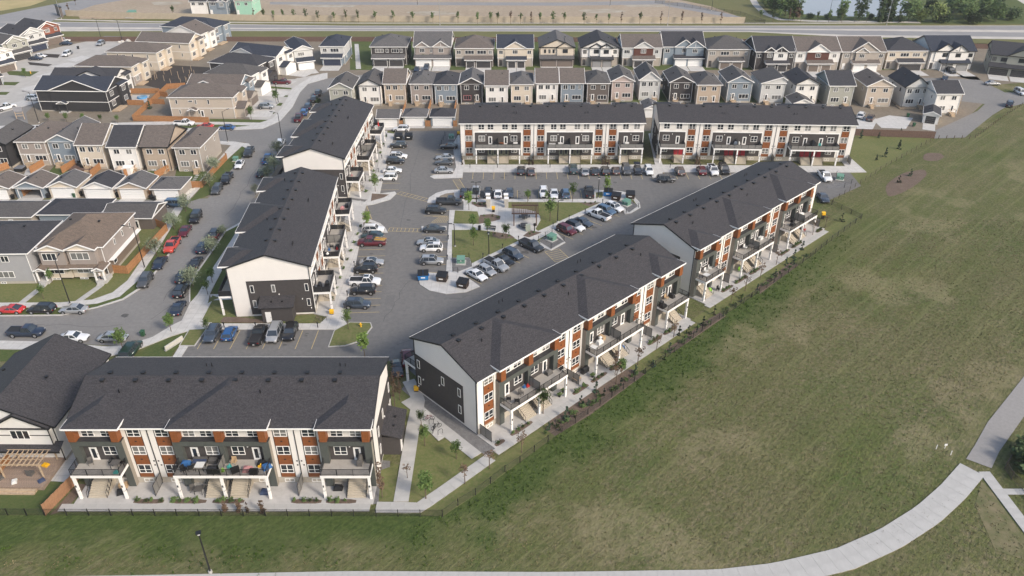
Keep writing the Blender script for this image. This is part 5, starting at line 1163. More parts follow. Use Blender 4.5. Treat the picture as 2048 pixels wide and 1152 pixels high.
#       L    W    H    belt hood  bodyfront/rear profile: (cowl x, windshield top x, roof rear x, rear base x) as fractions of L from rear
CT = {'sedan': (4.75, 1.82, 1.45, .92, .80, (.70, .56, .30, .14), .86), 'coupe': (4.6, 1.85, 1.36, .88, .78, (.66, .52, .34, .10), .86), 'hatch': (4.2, 1.78, 1.5, .95, .84, (.74, .60, .12, .03), .95),
      'suv': (4.65, 1.88, 1.70, 1.05, .98, (.73, .61, .12, .03), 1.05), 'bigsuv': (5.1, 2.0, 1.85, 1.12, 1.08, (.74, .63, .08, .02), 1.12), 'van': (5.1, 1.98, 1.75, 1.0, .95, (.80, .66, .08, .02), 1.0), 'jeep': (4.7, 1.88, 1.85, 1.15, 1.1, (.68, .64, .05, .02), 1.15), 'pickup': (5.8, 2.0, 1.88, 1.12, 1.10, (.76, .66, .47, .43), 1.12)}
def car_body(t):
    L, W, Hh, belt, hood, (c0, c1, c2, c3), deck_ = CT[t]; m = MB(); paint = PAINT['white']; w = W/2
    # stations from rear (x=-L/2) to front: (x, z_bottom, z_belt, z_top, halfwidth)
    X = lambda f: -L/2+f*L
    st = [(X(0), .48, .66, deck_-.22, .84), (X(.015), .30, .66, deck_-.03, .93), (X(.10), .26, .68, deck_, .99), (X(c3), .26, .68, max(deck_, belt), 1), (X(.5), .24, .68, belt, 1), (X(c0), .25, .68, belt, 1),
          (X(c0)+.25, .25, .66, hood+.03, .99), (X(.90), .27, .62, hood-.04, .96), (X(.965), .30, .58, hood-.12, .90), (X(1), .40, .56, hood-.26, .78)]
    vs = []; n = 9
    for x, zb, zm, zt, hw in st:
        h = hw*w; pr = [(-h*.90, zb), (-h, zb+.14), (-h, zm), (-h*.97, zt-.06), (-h*.86, zt), (0, zt+.02), (h*.86, zt), (h*.97, zt-.06), (h, zm), (h, zb+.14), (h*.90, zb)]
        n = len(pr); vs += [(x, y, z) for y, z in pr]
    fs = []
    for i in range(len(st)-1):
        for j in range(n-1): a = i*n+j; fs.append((a, a+n, a+n+1, a+1))
    fs.append(list(range(n))); fs.append([len(vs)-n+j for j in range(n)][::-1])
    m.add(vs, fs[:-2], paint, True); m.add([vs[i] for i in range(n)], [list(range(n))], paint); m.add(vs[-n:], [list(range(n))[::-1]], paint)
    return m
def car_cabin(t, part):
    L, W, Hh, belt, hood, (c0, c1, c2, c3), deck_ = CT[t]; X = lambda f: -L/2+f*L; w = W/2*.93; wt = W/2*(.74 if t != 'jeep' else .86); m = MB(); zb = belt-.03; zt = Hh-.06
    B = [(X(c3), -w, zb), (X(c0), -w, zb), (X(c0), w, zb), (X(c3), w, zb)]; T = [(X(c2), -wt, zt), (X(c1), -wt, zt), (X(c1), wt, zt), (X(c2), wt, zt)]
    if part == 'windows':
        m.add(B+T, [(0, 1, 5, 4), (1, 2, 6, 5), (2, 3, 7, 6), (3, 0, 4, 7)], carglass)
    else:
        p = PAINT['white']; o = .02
        T2 = [(X(c2)-.04, -wt-o, zt-.03), (X(c1)+.04, -wt-o, zt-.03), (X(c1)+.04, wt+o, zt-.03), (X(c2)-.04, wt+o, zt-.03)]; T3 = [(X(c2)+.15, -wt+.1, Hh), (X(c1)-.12, -wt+.1, Hh), (X(c1)-.12, wt-.1, Hh), (X(c2)+.15, wt-.1, Hh)]
        m.add(T2+T3, [(0, 1, 5, 4), (1, 2, 6, 5), (2, 3, 7, 6), (3, 0, 4, 7), (4, 5, 6, 7)], p)
        for s in (-1, 1):
            for fb, ft in ((c0, c1), ((c0+c3)/2+.02, (c1+c2)/2+.01), (c3, c2)): m.beam((X(fb), s*(w+.005), zb), (X(ft), s*(wt+.005), zt), .09, .06, p, (1, 0, 0))
            if t not in ('sedan', 'coupe', 'pickup'): m.beam((X(c3)+.55, s*(w+.003), zb), (X(c2)+.3, s*(wt+.003), zt), .16, .05, p, (1, 0, 0))
    return m
def wheel_m(r): return MB().tube((0, -.13, 0), (0, .13, 0), r, r, tyre, 14).tube((0, -.135, 0), (0, .135, 0), r*.62, r*.62, rim, 8)
def vehicle(x, y, t, col, head, label, extra='', z=.03, grp='vehicles parked in the lots and along the streets'):
    px, py = g(x, y); L, W, Hh, belt, hood, fr_, deck_ = CT[t]; P_ = PAINT[col]
    nm = {'sedan': 'parked_car', 'coupe': 'parked_car', 'hatch': 'parked_car', 'suv': 'parked_car', 'bigsuv': 'parked_car', 'jeep': 'parked_car', 'van': 'parked_van', 'pickup': 'pickup_truck'}[t]
    rt = thing(nm, label, {'pickup': 'pickup truck', 'van': 'van'}.get(t, 'car'), (px, py, z), R(head), grp)
    ob('body', cm(('body', t), lambda: car_body(t)), rt, mt=P_)
    ob('roof', cm(('roof', t), lambda: car_cabin(t, 'roof')), rt, mt=PAINT['black'] if 'blackroof' in extra else P_)
    ob('windows', cm(('windows', t), lambda: car_cabin(t, 'windows')), rt)
    r = .33 if t in ('sedan', 'coupe', 'hatch') else (.40 if t in ('pickup', 'jeep') else .37)
    for fx in (.18, .815):
        for s in (-1, 1):
            w_ = ob('wheel', cm(('wheel', r), lambda: MB().tube((0, -.12, 0), (0, .12, 0), r, r, tyre, 14)), rt, (-L/2+fx*L, s*(W/2-.10), r))
            ob('rim', cm(('rim', r), lambda: MB().tube((0, -.128, 0), (0, .128, 0), r*.64, r*.60, rim, 8)), w_)
            ob('wheel_arch', cm(('wheel_arch', r), lambda: MB().tube((0, -.012, 0), (0, .012, 0), r*1.18, r*1.18, tyre, 14)), rt, (-L/2+fx*L, s*(W/2-.005), r+.02))
    for s in (-1, 1):
        ob('headlight', cm(('headlight',), lambda: MB().box((-.16, -.17, -.07), (.03, .17, .07), lampw)), rt, (L/2-.10, s*W*.33, hood-.26))
        ob('taillight', cm(('taillight',), lambda: MB().box((-.03, -.13, -.1), (.12, .13, .1), lampr)), rt, (-L/2+.03, s*W*.36, deck_-.24))
        ob('door_mirror', cm(('door_mirror',), lambda: MB().box((-.06, -.09, -.06), (.06, .09, .07), PAINT['white'])), rt, (-L/2+fr_[0]*L-.15, s*(W/2+.07), belt+.03), mt=P_)
    ob('number_plate', cm(('number_plate',), lambda: MB().box((-.02, -.15, -.07), (0, .15, .07), trimw)), rt, (-L/2-.01, 0, .62))
    ob('grille', cm(('grille',), lambda: MB().box((0, -.45, -.09), (.03, .45, .09), blackm)), rt, (L/2-.005, 0, .50))
    if t == 'pickup':
        bx0, bx1 = -L/2+.12, -L/2+fr_[3]*L-.08
        ob('truck_bed', cm(('truck_bed', 'o' if 'bed' in extra else 'c'), lambda: MB().box((bx0, -W*.40, deck_-.01), (bx1, W*.40, deck_+.05), mat('bed_cover', (.02, .02, .022), .6, var=0))), rt)
        MB_ = lambda: MB().box((bx0-.08, -W*.47, deck_-.06), (bx1, -W*.41, deck_+.09), PAINT['white']).box((bx0-.08, W*.41, deck_-.06), (bx1, W*.47, deck_+.09), PAINT['white']).box((bx0-.1, -W*.47, deck_-.06), (bx0-.02, W*.47, deck_+.09), PAINT['white'])
        ob('bed_rail', cm(('bed_rail',), MB_), rt, mt=P_)
        if 'ladder' in extra:
            for q in range(5): MB().beam((bx0-.3+q*.1, -.6+q*.28, deck_+.1), (bx1-.4+q*.08, -.4+q*.25, deck_+.55-q*.06), .07, .07, yellow if q % 2 else wood_pale).build('roof_ladder', rt)
    if t in ('suv', 'bigsuv', 'van'):
        for s in (-1, 1): ob('roof_rail', cm(('roof_rail', t), lambda: MB().box((-L*.33, -.02, 0), (L*.06, .02, .05), blackm)), rt, (0, s*W*.34, Hh-.02))
    if 'sunroof' in extra: ob('sunroof', cm(('sunroof', t), lambda: MB().box((-.45, -.4, 0), (.45, .4, .015), carglass)), rt, (.05 if t != 'pickup' else .35, 0, Hh))
    if 'hatchopen' in extra: MB().beam((-L/2+.1, 0, Hh-.1), (-L/2-.7, 0, Hh+.3), 1.5, .07, P_).build('open_hatch', rt)
    if 'dooropen' in extra: MB().box((.1, -W/2-.75, .4), (.2, -W/2, 1.25), P_).build('open_door', rt)
    return rt
N_, S_, E_, W_h, DI = 90, -90, 0, 180, -46
cars = '''426 674 suv slate S_|slate blue crossover nose out, leftmost in the row beside the charcoal gable
461 672 hatch blue N_|bright blue boxy hatchback in the row below the charcoal gable
518 676 pickup black N_|black pickup backed view in the row below the white lean-to door
550 672 van silver S_|silver minivan between the black pickup and the black crossover
582 670 suv black S_|black crossover at the right end of the row below the lean-to
716 614 suv slate E_ sunroof|steel grey crossover in the stall nearest the planted island by the left block
727 586 suv black W_h|black crossover tucked directly behind the white pickup in the west stalls
731 569 pickup white E_ sunroof|white pickup with black bed cover in the west stalls
732 543 suv black W_h|black crossover hiding half of a silver sedan in the west stalls
744 529 sedan silver E_ sunroof|silver sedan with sunroof half hidden by a black crossover
744 490 pickup maroon W_h bed,ladder|dark maroon pickup with yellow ladder gear in its bed
745 476 sedan teal W_h|dark teal car squeezed between the maroon pickup and a white crossover
747 464 suv white E_|white crossover with black roof rails beside the planted tip of the island
776 360 suv white W_h|white boxy crossover at the south end of the upper west stalls
785 345 sedan white E_|white sedan second from the south in the upper west stalls
791 327 suv black E_|black crossover between two white cars in the upper west stalls
797 317 suv white E_ sunroof|white crossover just above a black one in the upper west stalls
797 295 suv dgrey W_h|dark grey crossover parked in front of the two black bins
803 262 suv white W_h|white crossover driving past the flat roofed garage
898 297 sedan black W_h|black sedan beside the fenced green box by the back block
890 319 sedan silver W_h|silver sedan overlapped by a grey sedan left of the back block
889 329 sedan grey W_h|grey sedan just below a silver one left of the back block
888 345 sedan silver E_|dusty silver sedan next to the white kerb tip left of the back block
898 408 pickup dgrey E_|charcoal pickup at the top of the park's left side stalls
872 426 suv black E_|black crossover beside the hatched no parking area
869 463 sedan dgrey E_|olive grey sedan next to the crosswalk of the park
857 489 sedan silver W_h sunroof|silver sedan with glass roof parked against a white crossover
863 501 suv white W_h sunroof|white crossover with black glass roof in the park's left side stalls
864 527 suv silver E_ sunroof|champagne grey crossover, lowest in the park's left side stalls
929 391 suv black N_|black crossover left of the white pickup in the row above the park
952 389 pickup silver N_ bed|pale silver pickup parked under the twin headed lamp
976 391 hatch black S_|black hatchback in front of the left stone gate pillar
996 392 sedan white N_|pale white sedan between the two pairs of gate pillars
1019 390 sedan slate S_|slate sedan in front of the right stone gate pillar
1087 390 suv white S_|white crossover first of three cars above the park lawn
1108 392 sedan white S_|low white sedan second of three cars above the park lawn
1131 392 suv sky N_|grey blue crossover third of three cars above the park lawn
1178 389 pickup black N_ bed|black pickup standing alone near the blue dumpster above the park
1042 346 suv black N_|black crossover left of a taupe sedan before the sage green doors
1062 347 sedan taupe N_|taupe sedan right of the lone black crossover before the sage green doors
1146 343 bigsuv teal N_|large dark teal vehicle first in the long back row
1169 347 sedan silver N_|silver sedan second in the long back row
1189 346 sedan dgrey N_|dark grey sedan third in the long back row
1210 346 suv black N_|black crossover fourth in the long back row
1231 346 hatch taupe N_|brownish hatchback fifth in the long back row
1252 345 bigsuv grey S_|large grey vehicle sixth in the long back row
1275 346 hatch black S_ hatchopen|black hatchback with raised tailgate in the long back row
1297 346 suv white S_|white crossover at the right end of the long back row by the footpath
1331 363 suv grey E_ dooropen|grey crossover stopped in the lane with a door open
1359 347 suv taupe N_|brown grey crossover alone between two empty stalls
1402 346 suv maroon N_|maroon crossover before the red door block
1425 345 pickup white S_ sunroof|white pickup with sunroof between maroon and black vehicles
1447 344 bigsuv black S_|big black vehicle right of the white pickup before the red door block
1648 357 pickup white S_|white pickup peeking out from behind the end of the right block
1645 400 sedan slate S_|steel blue car parked beside the end wall of the right block
954 555 sedan white DI|white sedan nearest the concrete dumpster pad
974 546 hatch silver DI|silver hatchback second from the dumpster pad
992 535 pickup silver DI|silver pickup with dark bed cover third from the dumpster pad
1009 525 coupe black DI|black coupe between the silver pickup and a slate crossover
1026 514 suv slate DI|dark slate crossover beside an empty diagonal stall
1063 497 pickup dgrey DI bed|large charcoal lifted pickup beside the striped walkway
1133 465 suv maroon DI|dark red crossover on the diagonal stalls
1150 458 suv white DI blackroof|white crossover with black roof touching the dark red one
1166 449 sedan slate DI|slate sedan third up the diagonal from the dark red crossover
1197 435 pickup white NW|white pickup with dark bed on the upper diagonal stalls
1212 426 suv sky DI|pale blue grey wagon between the white pickup and white crossover
1228 420 suv white DI sunroof|white crossover at the top of the diagonal next to the green box
24 624 coupe red W_h|bright red coupe at the left kerb
86 624 suv black W_h|black crossover parked between the red coupe and a silver sedan
149 624 sedan silver W_h|silver sedan parked at the foot of the tall street lamp
55 670 pickup navy E_|black pickup with cap driving at the lower left
228 680 sedan silver E_|silver sedan at the lower kerb near the green bin
150 680 sedan white E_|white car mostly hidden behind the big dark roof
264 706 van green N_|dark green car in the driveway behind the block roof
292 567 suv grey ST|grey boxy crossover at the bend of the west street
321 531 sedan navy ST|dark navy sedan beside the tall lamp of the west street
346 496 pickup coral ST bed|bright red pickup parked beside a silvery tree
371 467 sedan maroon ST|maroon sedan between the red pickup and the black boxy vehicle
393 441 jeep black ST|tall black boxy vehicle at the alley mouth
354 412 van sky E_|grey blue minivan standing at the end of the alley
408 500 suv navy SN|dark vehicle under the silvery tree opposite the red pickup
393 530 coupe black SN|black coupe on the right side of the west street
368 559 suv dgrey SN|dark crossover under a silvery tree at the bend
364 587 suv black SN|black compact below the tree at the bend
358 621 sedan navy SN|dark blue sedan last at the right kerb before the corner
432 472 suv maroon SN blackroof|deep red vehicle with black roof rack near the lot entrance
435 384 suv grey ST|grey compact just above the alley mouth
455 362 pickup black ST bed|black pickup parked above the grey compact
480 333 sedan white ST sunroof|white sedan next to a small green utility box
499 309 pickup dgrey ST|dark slate pickup at the corner of the crossing
524 350 sedan black SN|black car hidden under the big silvery tree
537 323 pickup blue SN bed|bright blue pickup behind a silvery tree
562 290 suv white SN|white car beneath the double armed street lamp
598 240 pickup maroon SN bed|dark maroon pickup at the kerb behind the farther left block
609 229 suv blue SN|blue crossover second up the hill behind the farther left block
617 217 suv navy SN|navy crossover third up the hill behind the farther left block
629 202 suv black SN|black crossover beside a clipped hedge on the bend
637 190 suv dgrey SN|dark grey crossover last before the curve
454 259 sedan blue W_h|deep blue sedan on the cross street
411 256 sedan red W_h|red car on the cross street partly behind a roof
533 217 suv silver E_|silver crossover on a driveway near the curve
565 168 pickup maroon E_|maroon pickup on the driveway beside bare dirt
133 90 sedan navy E_|navy sedan in the drive of the brick red house
131 83 sedan white E_|white sedan behind the navy one near the brick red house
202 90 suv silver S_|silver crossover coming down the far left street
135 111 van white S_|white van on the far left street
72 120 sedan navy E_|navy sedan on a far left driveway
81 115 sedan white E_|white sedan on a far left driveway behind the navy one
13 219 pickup white UP|white pickup driving at the left edge
69 200 suv white E_|white vehicle in front of the black corner house garage
369 251 pickup white E_|white truck mostly behind the tan roof on the cross street
1984 170 sedan silver E_|silver sedan stopped on the turning circle
2018 212 suv navy UP|dark crossover on the lane beside the field
1901 145 suv dgrey S_|dark grey crossover in the drive of the stepped white house
1889 160 sedan navy UP|navy car at the foot of the stepped white house drive
1721 235 suv white UP|white crossover on the dirt plot slab
1740 240 suv taupe UP|purple grey crossover next to the white one on the dirt plot slab
1520 157 sedan white E_|white car seen in the gap left of the lopsided roof house
1577 156 van white E_|white van in the gap right of the lopsided roof house
1579 170 sedan white E_|white sedan just below the white van
1656 170 suv teal E_|dark teal car between the white and sage houses
1334 156 hatch teal E_|small teal car right of the steep white gable
1324 168 suv black E_|black car right of the steep white gable, nearer one
853 139 suv slate S_|slate car in front of white garage doors of the timbered duplex
834 142 sedan navy S_|navy car left of the slate one before the timbered duplex
2040 188 van white S_|white vehicle at the right edge of the turning circle'''
HEAD = dict(N_=90, S_=-90, E_=0, W_h=180, DI=-46, NW=134, ST=-86, SN=94, UP=58)
for ln in cars.split('\n'):
    a, lb = ln.split('|'); q = a.split(); vehicle(float(q[0]), float(q[1]), q[2], q[3], HEAD[q[4]]+RND.uniform(-1.5, 1.5), lb, q[5] if len(q) > 5 else '')
vehicle(795, 741, 'sedan', 'black', 100, 'black sedan wedged between the two nearest blocks'); vehicle(815, 722, 'suv', 'maroon', 100, 'maroon crossover behind the corner balcony of the middle block')
# ---------------- trees and plants ----------------
def leaf_mesh(seed, n, rx, rz_, leaf, s, shape='oval', hollow=.15):
    "many small leaf cards spread over clumps in the crown volume"
    r = random.Random(seed); v = []; f = []
    cl = []
    for _ in range(max(12, n//14)):
        a = r.uniform(0, 2*pi); u = r.uniform(-1, 1); k = r.uniform(hollow, 1.0)
        if shape == 'cone': z = r.uniform(0, 1); rr = (1-z)*.95+.06; cl.append((rx*rr*cos(a)*k, rx*rr*sin(a)*k, -rz_+2*rz_*z, rx*.30*(1.1-z)))
        elif shape == 'col': z = r.uniform(-1, 1); rr = (1-abs(z)**3)**.5*(.85+.15*(z < 0)); cl.append((rx*rr*cos(a)*k*.7, rx*rr*sin(a)*k*.7, rz_*z, rx*.5))
        elif shape == 'vase': z = r.uniform(-1, 1); rr = .45+.5*(z*.5+.5); cl.append((rx*rr*cos(a)*k, rx*rr*sin(a)*k, rz_*z, rx*.35))
        else: q = math.sqrt(1-u*u); cl.append((rx*q*cos(a)*k, rx*q*sin(a)*k, rz_*u*k, rx*r.uniform(.26, .44)))
    for i in range(n):
        c = cl[i % len(cl)]; d = Vector((r.gauss(0, 1), r.gauss(0, 1), r.gauss(0, .8))).normalized()*c[3]*r.uniform(.4, 1.1); p = Vector(c[:3])+d
        a = Vector((r.uniform(-1, 1), r.uniform(-1, 1), r.uniform(-.6, .6))).normalized()*s*r.uniform(.6, 1.3); b = a.orthogonal().normalized()*s*r.uniform(.35, .7)
        if shape == 'willow': a = Vector((r.uniform(-.3, .3), r.uniform(-.3, .3), -1)).normalized()*s*1.5
        o = len(v); v += [p-a, p+b, p+a, p-b]; f.append((o, o+1, o+2, o+3))
    me = bpy.data.meshes.new('crown'); me.from_pydata([tuple(q) for q in v], [], f); me.materials.append(LEAF[leaf]); return me
CR = {}
def crown(kind, var):
    spec = {'young': (900, .75, 1.0, 'green', .12, 'oval'), 'bright': (1000, .75, 1.35, 'bright', .12, 'oval'), 'silver': (1500, 1.9, 1.5, 'silver', .15, 'oval'), 'sparse': (170, .6, .8, 'brown', .09, 'oval'), 'bushy': (200, .42, .38, 'mid', .10, 'oval'),
            'spruce': (420, .75, 1.4, 'spruce', .18, 'cone'), 'smallspruce': (160, .35, .65, 'spruce', .12, 'cone'), 'poplar': (1100, 1.8, 6.5, 'dark', .55, 'col'), 'elm': (1000, 3.2, 3.6, 'mid', .5, 'vase'), 'big': (1600, 4.6, 4.2, 'mid', .6, 'oval'),
            'willow': (1600, 4.6, 4.0, 'willow', .6, 'oval'), 'darkbig': (1500, 5, 3.2, 'dark', .6, 'oval'), 'far': (260, .6, 1.1, 'mid', .16, 'oval'), 'farbrown': (180, .45, 1.1, 'brown', .16, 'col'), 'col': (260, .3, .8, 'brown', .11, 'col'), 'birch': (260, .5, 1.7, 'brown', .12, 'col'), 'purple': (700, 2, 2.6, 'brown', .45, 'oval'), 'shrubdark': (300, .9, .6, 'dark', .2, 'oval')}[kind]
    k = (kind, var)
    if k not in CR: CR[k] = leaf_mesh(hash(kind) % 1000*0+sum(map(ord, kind))*7+var, spec[0], spec[1], spec[2], spec[3], spec[4], spec[5])
    return CR[k], spec
def trunk_mesh(h, r, limbs, seed, spread):
    rn = random.Random(seed); m = MB(); m.tube((0, 0, -.05), (0, 0, h*.55), r, r*.75, bark, 6).tube((0, 0, h*.55), (.04, .02, h), r*.75, r*.25, bark, 5)
    for _ in range(limbs):
        z = h*rn.uniform(.35, .8); a = rn.uniform(0, 2*pi); m.tube((0, 0, z), (spread*.6*cos(a), spread*.6*sin(a), z+spread*rn.uniform(.4, .9)), r*.4, r*.12, bark, 4)
    return m
def tree(x, y, kind, label, cat='tree', grp=None, sc=1.0, lift=None, name=None, gp=None, z=0.0):
    p = gp or g(x, y); var = RND.randint(0, 2); cmh, sp = crown(kind, var); rx, rz_ = sp[1], sp[2]
    low = kind in ('bushy', 'smallspruce', 'shrubdark', 'col'); lift = lift if lift is not None else (rz_*.9 if low or kind in ('spruce', 'poplar') else rz_+ {'silver': 1.3, 'big': 1.2, 'willow': .8, 'darkbig': .5, 'elm': 1.8}.get(kind, 1.3))
    nm = name or {'spruce': 'spruce_tree', 'smallspruce': 'dwarf_spruce', 'poplar': 'poplar_tree', 'willow': 'willow_tree', 'bushy': 'shrub', 'shrubdark': 'shrub', 'col': 'shrub'}.get(kind, 'young_tree' if rx < 1.5 else 'broadleaf_tree')
    rt = thing(nm, label, cat, (p[0], p[1], z), RND.uniform(0, 6.28), grp, sc*{'silver': .92, 'bright': 1.2, 'young': 1.2}.get(kind, 1)*RND.uniform(.92, 1.08))
    ob('crown', cmh, rt, (0, 0, lift))
    tk = ('trunk' if not low else 'stem', kind, var); ob(tk[0], cm(tk, lambda: trunk_mesh(lift+rz_*.5, .035+.03*rx, 0 if low else 5, var, rx)), rt)
    return rt
def T(kind, items, cat='tree', grp=None, **kw):
    for it in items: tree(it[0], it[1], kind, it[2], cat, grp, **dict(kw, **(it[3] if len(it) > 3 else {})))
SV = 'silvery leaved trees along the west street'
T('silver', [(372,424,'silvery tree left of the tall black boxy vehicle'), (349,459,'silvery tree beside the maroon sedan'), (314,513,'silvery tree by the pavement near the tall lamp'), (430,344,'silvery tree nearest the orange stepped fence'), (420,375,'silvery tree next to the black parked pickup'),
  (425,509,'silvery tree leaning over the dark vehicle across from the red pickup'), (386,574,'silvery tree at the bend above the black compact'), (536,362,'large silvery tree hiding a black car near the block'), (550,343,'silvery tree next to the bright blue pickup'), (556,312,'silvery tree below the double armed lamp'), (511,390,'small silvery tree at the lot entrance kerb', dict(sc=.7)), (448,474,'thin silvery tree behind the deep red vehicle', dict(sc=.6))], grp=SV, z=.1)
T('bright', [(751,384,'fresh green young tree on the north planted island'), (736,459,'fresh green tall young tree on the planted island by the crosswalk'), (697,660,'leafy young tree on the island beside the yellow hydrant'), (1213,388,'bright young tree beside the blue dumpster'), (938,421,'bright young tree at the upper park corner'), (1145,404,'bright young tree above the wide park lawn'), (730,716,'young tree poking above the eave of the nearest block'),
  (1057,403,'small bright shrub like tree by the park walkway', dict(sc=.6)), (1093,403,'thin bright tree on the top edge of the park lawn', dict(sc=.6)), (947,492,'bright young tree in the middle of the lower park lawn')], grp='fresh green young trees in the parking lot')
T('young', [(1055,405,'young tree right of the stone gate pillars', dict(sc=.8)), (1100,443,'dark young tree in the centre of the wide park lawn', dict(sc=1.3)), (946,461,'young tree beside the black litter bin'), (975,468,'young tree left of the park bench'), (1012,482,'young tree right of the park bench'), (852,998,'willowy young tree in the triangular lawn near its lower tip', dict(sc=1.2)), (850,892,'young tree in the triangular lawn near the bikes', dict(sc=.9)),
  (913,918,'young tree in the triangular lawn by its right corner', dict(sc=.85)), (843,853,'airy tree beside the parked bicycles', dict(sc=.75)), (416,668,'young tree in the dry kerbed island', dict(sc=.8)), (343,664,'young tree at the pavement fork', dict(sc=.9)), (416,590,'young tree beside the diagonal pavement', dict(sc=.9)), (425,566,'small tree on the lawn beside the left block', dict(sc=.8)), (248,704,'young tree over the dark green car', dict(sc=1.2)), (88,598,'thin tree on the kerb strip by the silver sedan', dict(sc=.8)),
  (105,566,'weeping shrub tree on the lawn of the duplex', dict(sc=.8)), (145,558,'small tree in the middle of the duplex lawn', dict(sc=.8)), (98,243,'small tree in the dirt beside the black corner house, first from left', dict(sc=.7)), (134,244,'small tree in the dirt by the black corner house, second from left', dict(sc=.7)), (168,245,'small tree in the dirt by the black corner house, third from left', dict(sc=.7)), (203,246,'small tree in the dirt by the black corner house, fourth from left', dict(sc=.7)), (236,247,'small tree in the dirt by the black corner house, fifth from left', dict(sc=.7)),
  (503,240,'round tree on the lawn beside the long beige house', dict(sc=1.0)), (553,208,'rusty young tree on a driveway strip', dict(sc=1.2)), (850,130,'tree beside the pale walkway between the big houses', dict(sc=1.0)), (1715,180,'round little tree in the gap left of the beige gabled house', dict(sc=1.0)), (1785,178,'bushy tree in the gap right of the beige gabled house', dict(sc=1.3)), (52,155,'small tree on the green strip at far left', dict(sc=.8))])
T('birch', [(790,815,'pale upright birch beside the gable of the nearest block', dict(sc=1.6)), (800,800,'second upright birch just right of the pale one', dict(sc=1.2)), (765,995,'thin birch in the gravel edged lawn', dict(sc=1.2)), (1230,752,'slim bronze tree in the mulch')], grp='slender birches')
T('sparse', [(815,957,'bare twiggy young tree left of the path elbow'), (979,938,'twiggy bronze tree where the two paths meet', dict(sc=1.4)), (930,968,'twiggy bronze tree down the path from the meeting point', dict(sc=1.3)), (1043,905,'bronze twiggy tree by the first bed of the middle block', dict(sc=1.3)), (1232,768,'bronze twiggy tree at the start of the lawn strip', dict(sc=1.4)), (1275,730,'bronze twiggy tree two along the lawn strip', dict(sc=1.4)), (1313,700,'bronze twiggy tree near the gap between angled blocks', dict(sc=1.3)), (1347,675,'bronze twiggy tree before the mulch of the right block', dict(sc=1.3)), (1462,604,'bronze twiggy tree by the right block, lower', dict(sc=1.3)), (1490,582,'bronze twiggy tree by the right block, middle', dict(sc=1.4)), (1520,557,'bronze twiggy tree by the right block, upper', dict(sc=1.4)), (1552,530,'bronze twiggy tree close to the footpath bend', dict(sc=1.2)), (1625,470,'twiggy tree near the end of the footpath', dict(sc=1.2)), (1650,455,'twiggy tree at the yellow box', dict(sc=1.2))], grp='twiggy young trees along the field path')
T('young', [(1086,828,'dense green tree by the path near the first staircase', dict(sc=1.2)), (1242,752,'slim green tree opposite the second wide balcony', dict(sc=.9))])
T('smallspruce', [(1133,836,'dwarf spruce first in the mulch strip'), (1162,811,'dwarf spruce second in the mulch strip'), (1192,784,'dwarf spruce third in the mulch strip'), (1358,672,'dwarf spruce fourth in the mulch strip'), (1377,668,'dwarf spruce fifth in the mulch strip'), (1406,650,'dwarf spruce sixth in the mulch strip'), (1428,630,'dwarf spruce seventh in the mulch strip'), (1571,530,'dwarf spruce eighth in the mulch strip'), (1588,516,'dwarf spruce ninth in the mulch strip'), (1604,500,'dwarf spruce tenth in the mulch strip'),
  (1820,352,'dwarf spruce right one in the field bark bed'), (1797,366,'dwarf spruce left one in the field bark bed'), (1683,443,'dwarf spruce by the black fence corner')], cat='conifer', grp='dwarf spruces in the mulch', sc=1.6)
T('spruce', [(1770,314,'dark spruce in the small meadow, nearest'), (1797,298,'dark spruce in the small meadow, right'), (1721,276,'spruce against the brown fence'), (1757,276,'pale conifer sapling against the brown fence', dict(sc=.7)), (1800,268,'sapling conifer behind the right spruce', dict(sc=.7)), (1752,321,'round bush on the meadow edge', dict(sc=.6)), (300,218,'spruce inside the fenced corner yard'), (365,243,'spruce outside the corner yard fence', dict(sc=.6))], cat='conifer')
T('col', [(451,1024,'dark columnar shrub at the fence, first from left', dict(sc=1.2)), (479,1024,'dark columnar shrub at the fence, second from left', dict(sc=1.2)), (497,1024,'thin columnar shrub at the fence, third from left'), (526,1026,'tallest columnar shrub at the fence', dict(sc=1.4)), (1058,330,'columnar shrub before the sage green doors, left', dict(sc=1.3)), (1066,330,'columnar shrub before the sage green doors, right', dict(sc=1.3)), (1205,330,'columnar shrub between downspouts of the back block, left', dict(sc=1.3)), (1211,330,'columnar shrub between downspouts of the back block, middle', dict(sc=1.5)), (1217,330,'columnar shrub between downspouts of the back block, right', dict(sc=1.3)), (925,330,'columnar shrub at the left corner of the back block'), (1392,330,'columnar shrub pair before the red doors, left', dict(sc=1.3)), (1397,330,'columnar shrub pair before the red doors, right', dict(sc=1.3))], cat='shrub')
BN = {'front': 'nearest block', 'mid': 'middle block', 'rr': 'right block'}
ORD = 'first second third fourth fifth sixth seventh'.split()
for p, key, b, j in plant_spots:
    tree(0, 0, 'bushy', 'leafy shrub in the %s mulch bed along the patios of the %s' % (ORD[b], BN[key]), 'shrub', 'shrubs in bed %d of the %s' % (b+1, BN[key]), gp=p, sc=RND.uniform(.7, 1.25), z=.1)
for key, (a, b, c, d, n) in {'left block': (668,600, 724,455, 9), 'farther left block': (735,385, 775,275, 7)}.items():
    A = Vector(g(a, b)); B_ = Vector(g(c, d))
    for i in range(n): q = A.lerp(B_, i/(n-1)); tree(0, 0, 'bushy', 'low green shrub in the strip beside the patios of the '+key, 'shrub', 'shrubs beside the '+key, gp=(q.x-.3, q.y), z=.1)
for x, lb in ((975,'bench'), (1000,'bench'), (990,'gravel')): pass
for i, (x, y) in enumerate(((968,434), (976,441), (985,434), (996,437), (1170,408), (1182,409), (1190,407), (990,470), (1005,474), (1018,474), (950,409), (960,411), (968,410), (1060,470), (1068,467))):
    tree(x, y, 'bushy', 'small bronze shrub in a park mulch bed', 'shrub', 'small shrubs in the park mulch beds', sc=.7, z=.14)
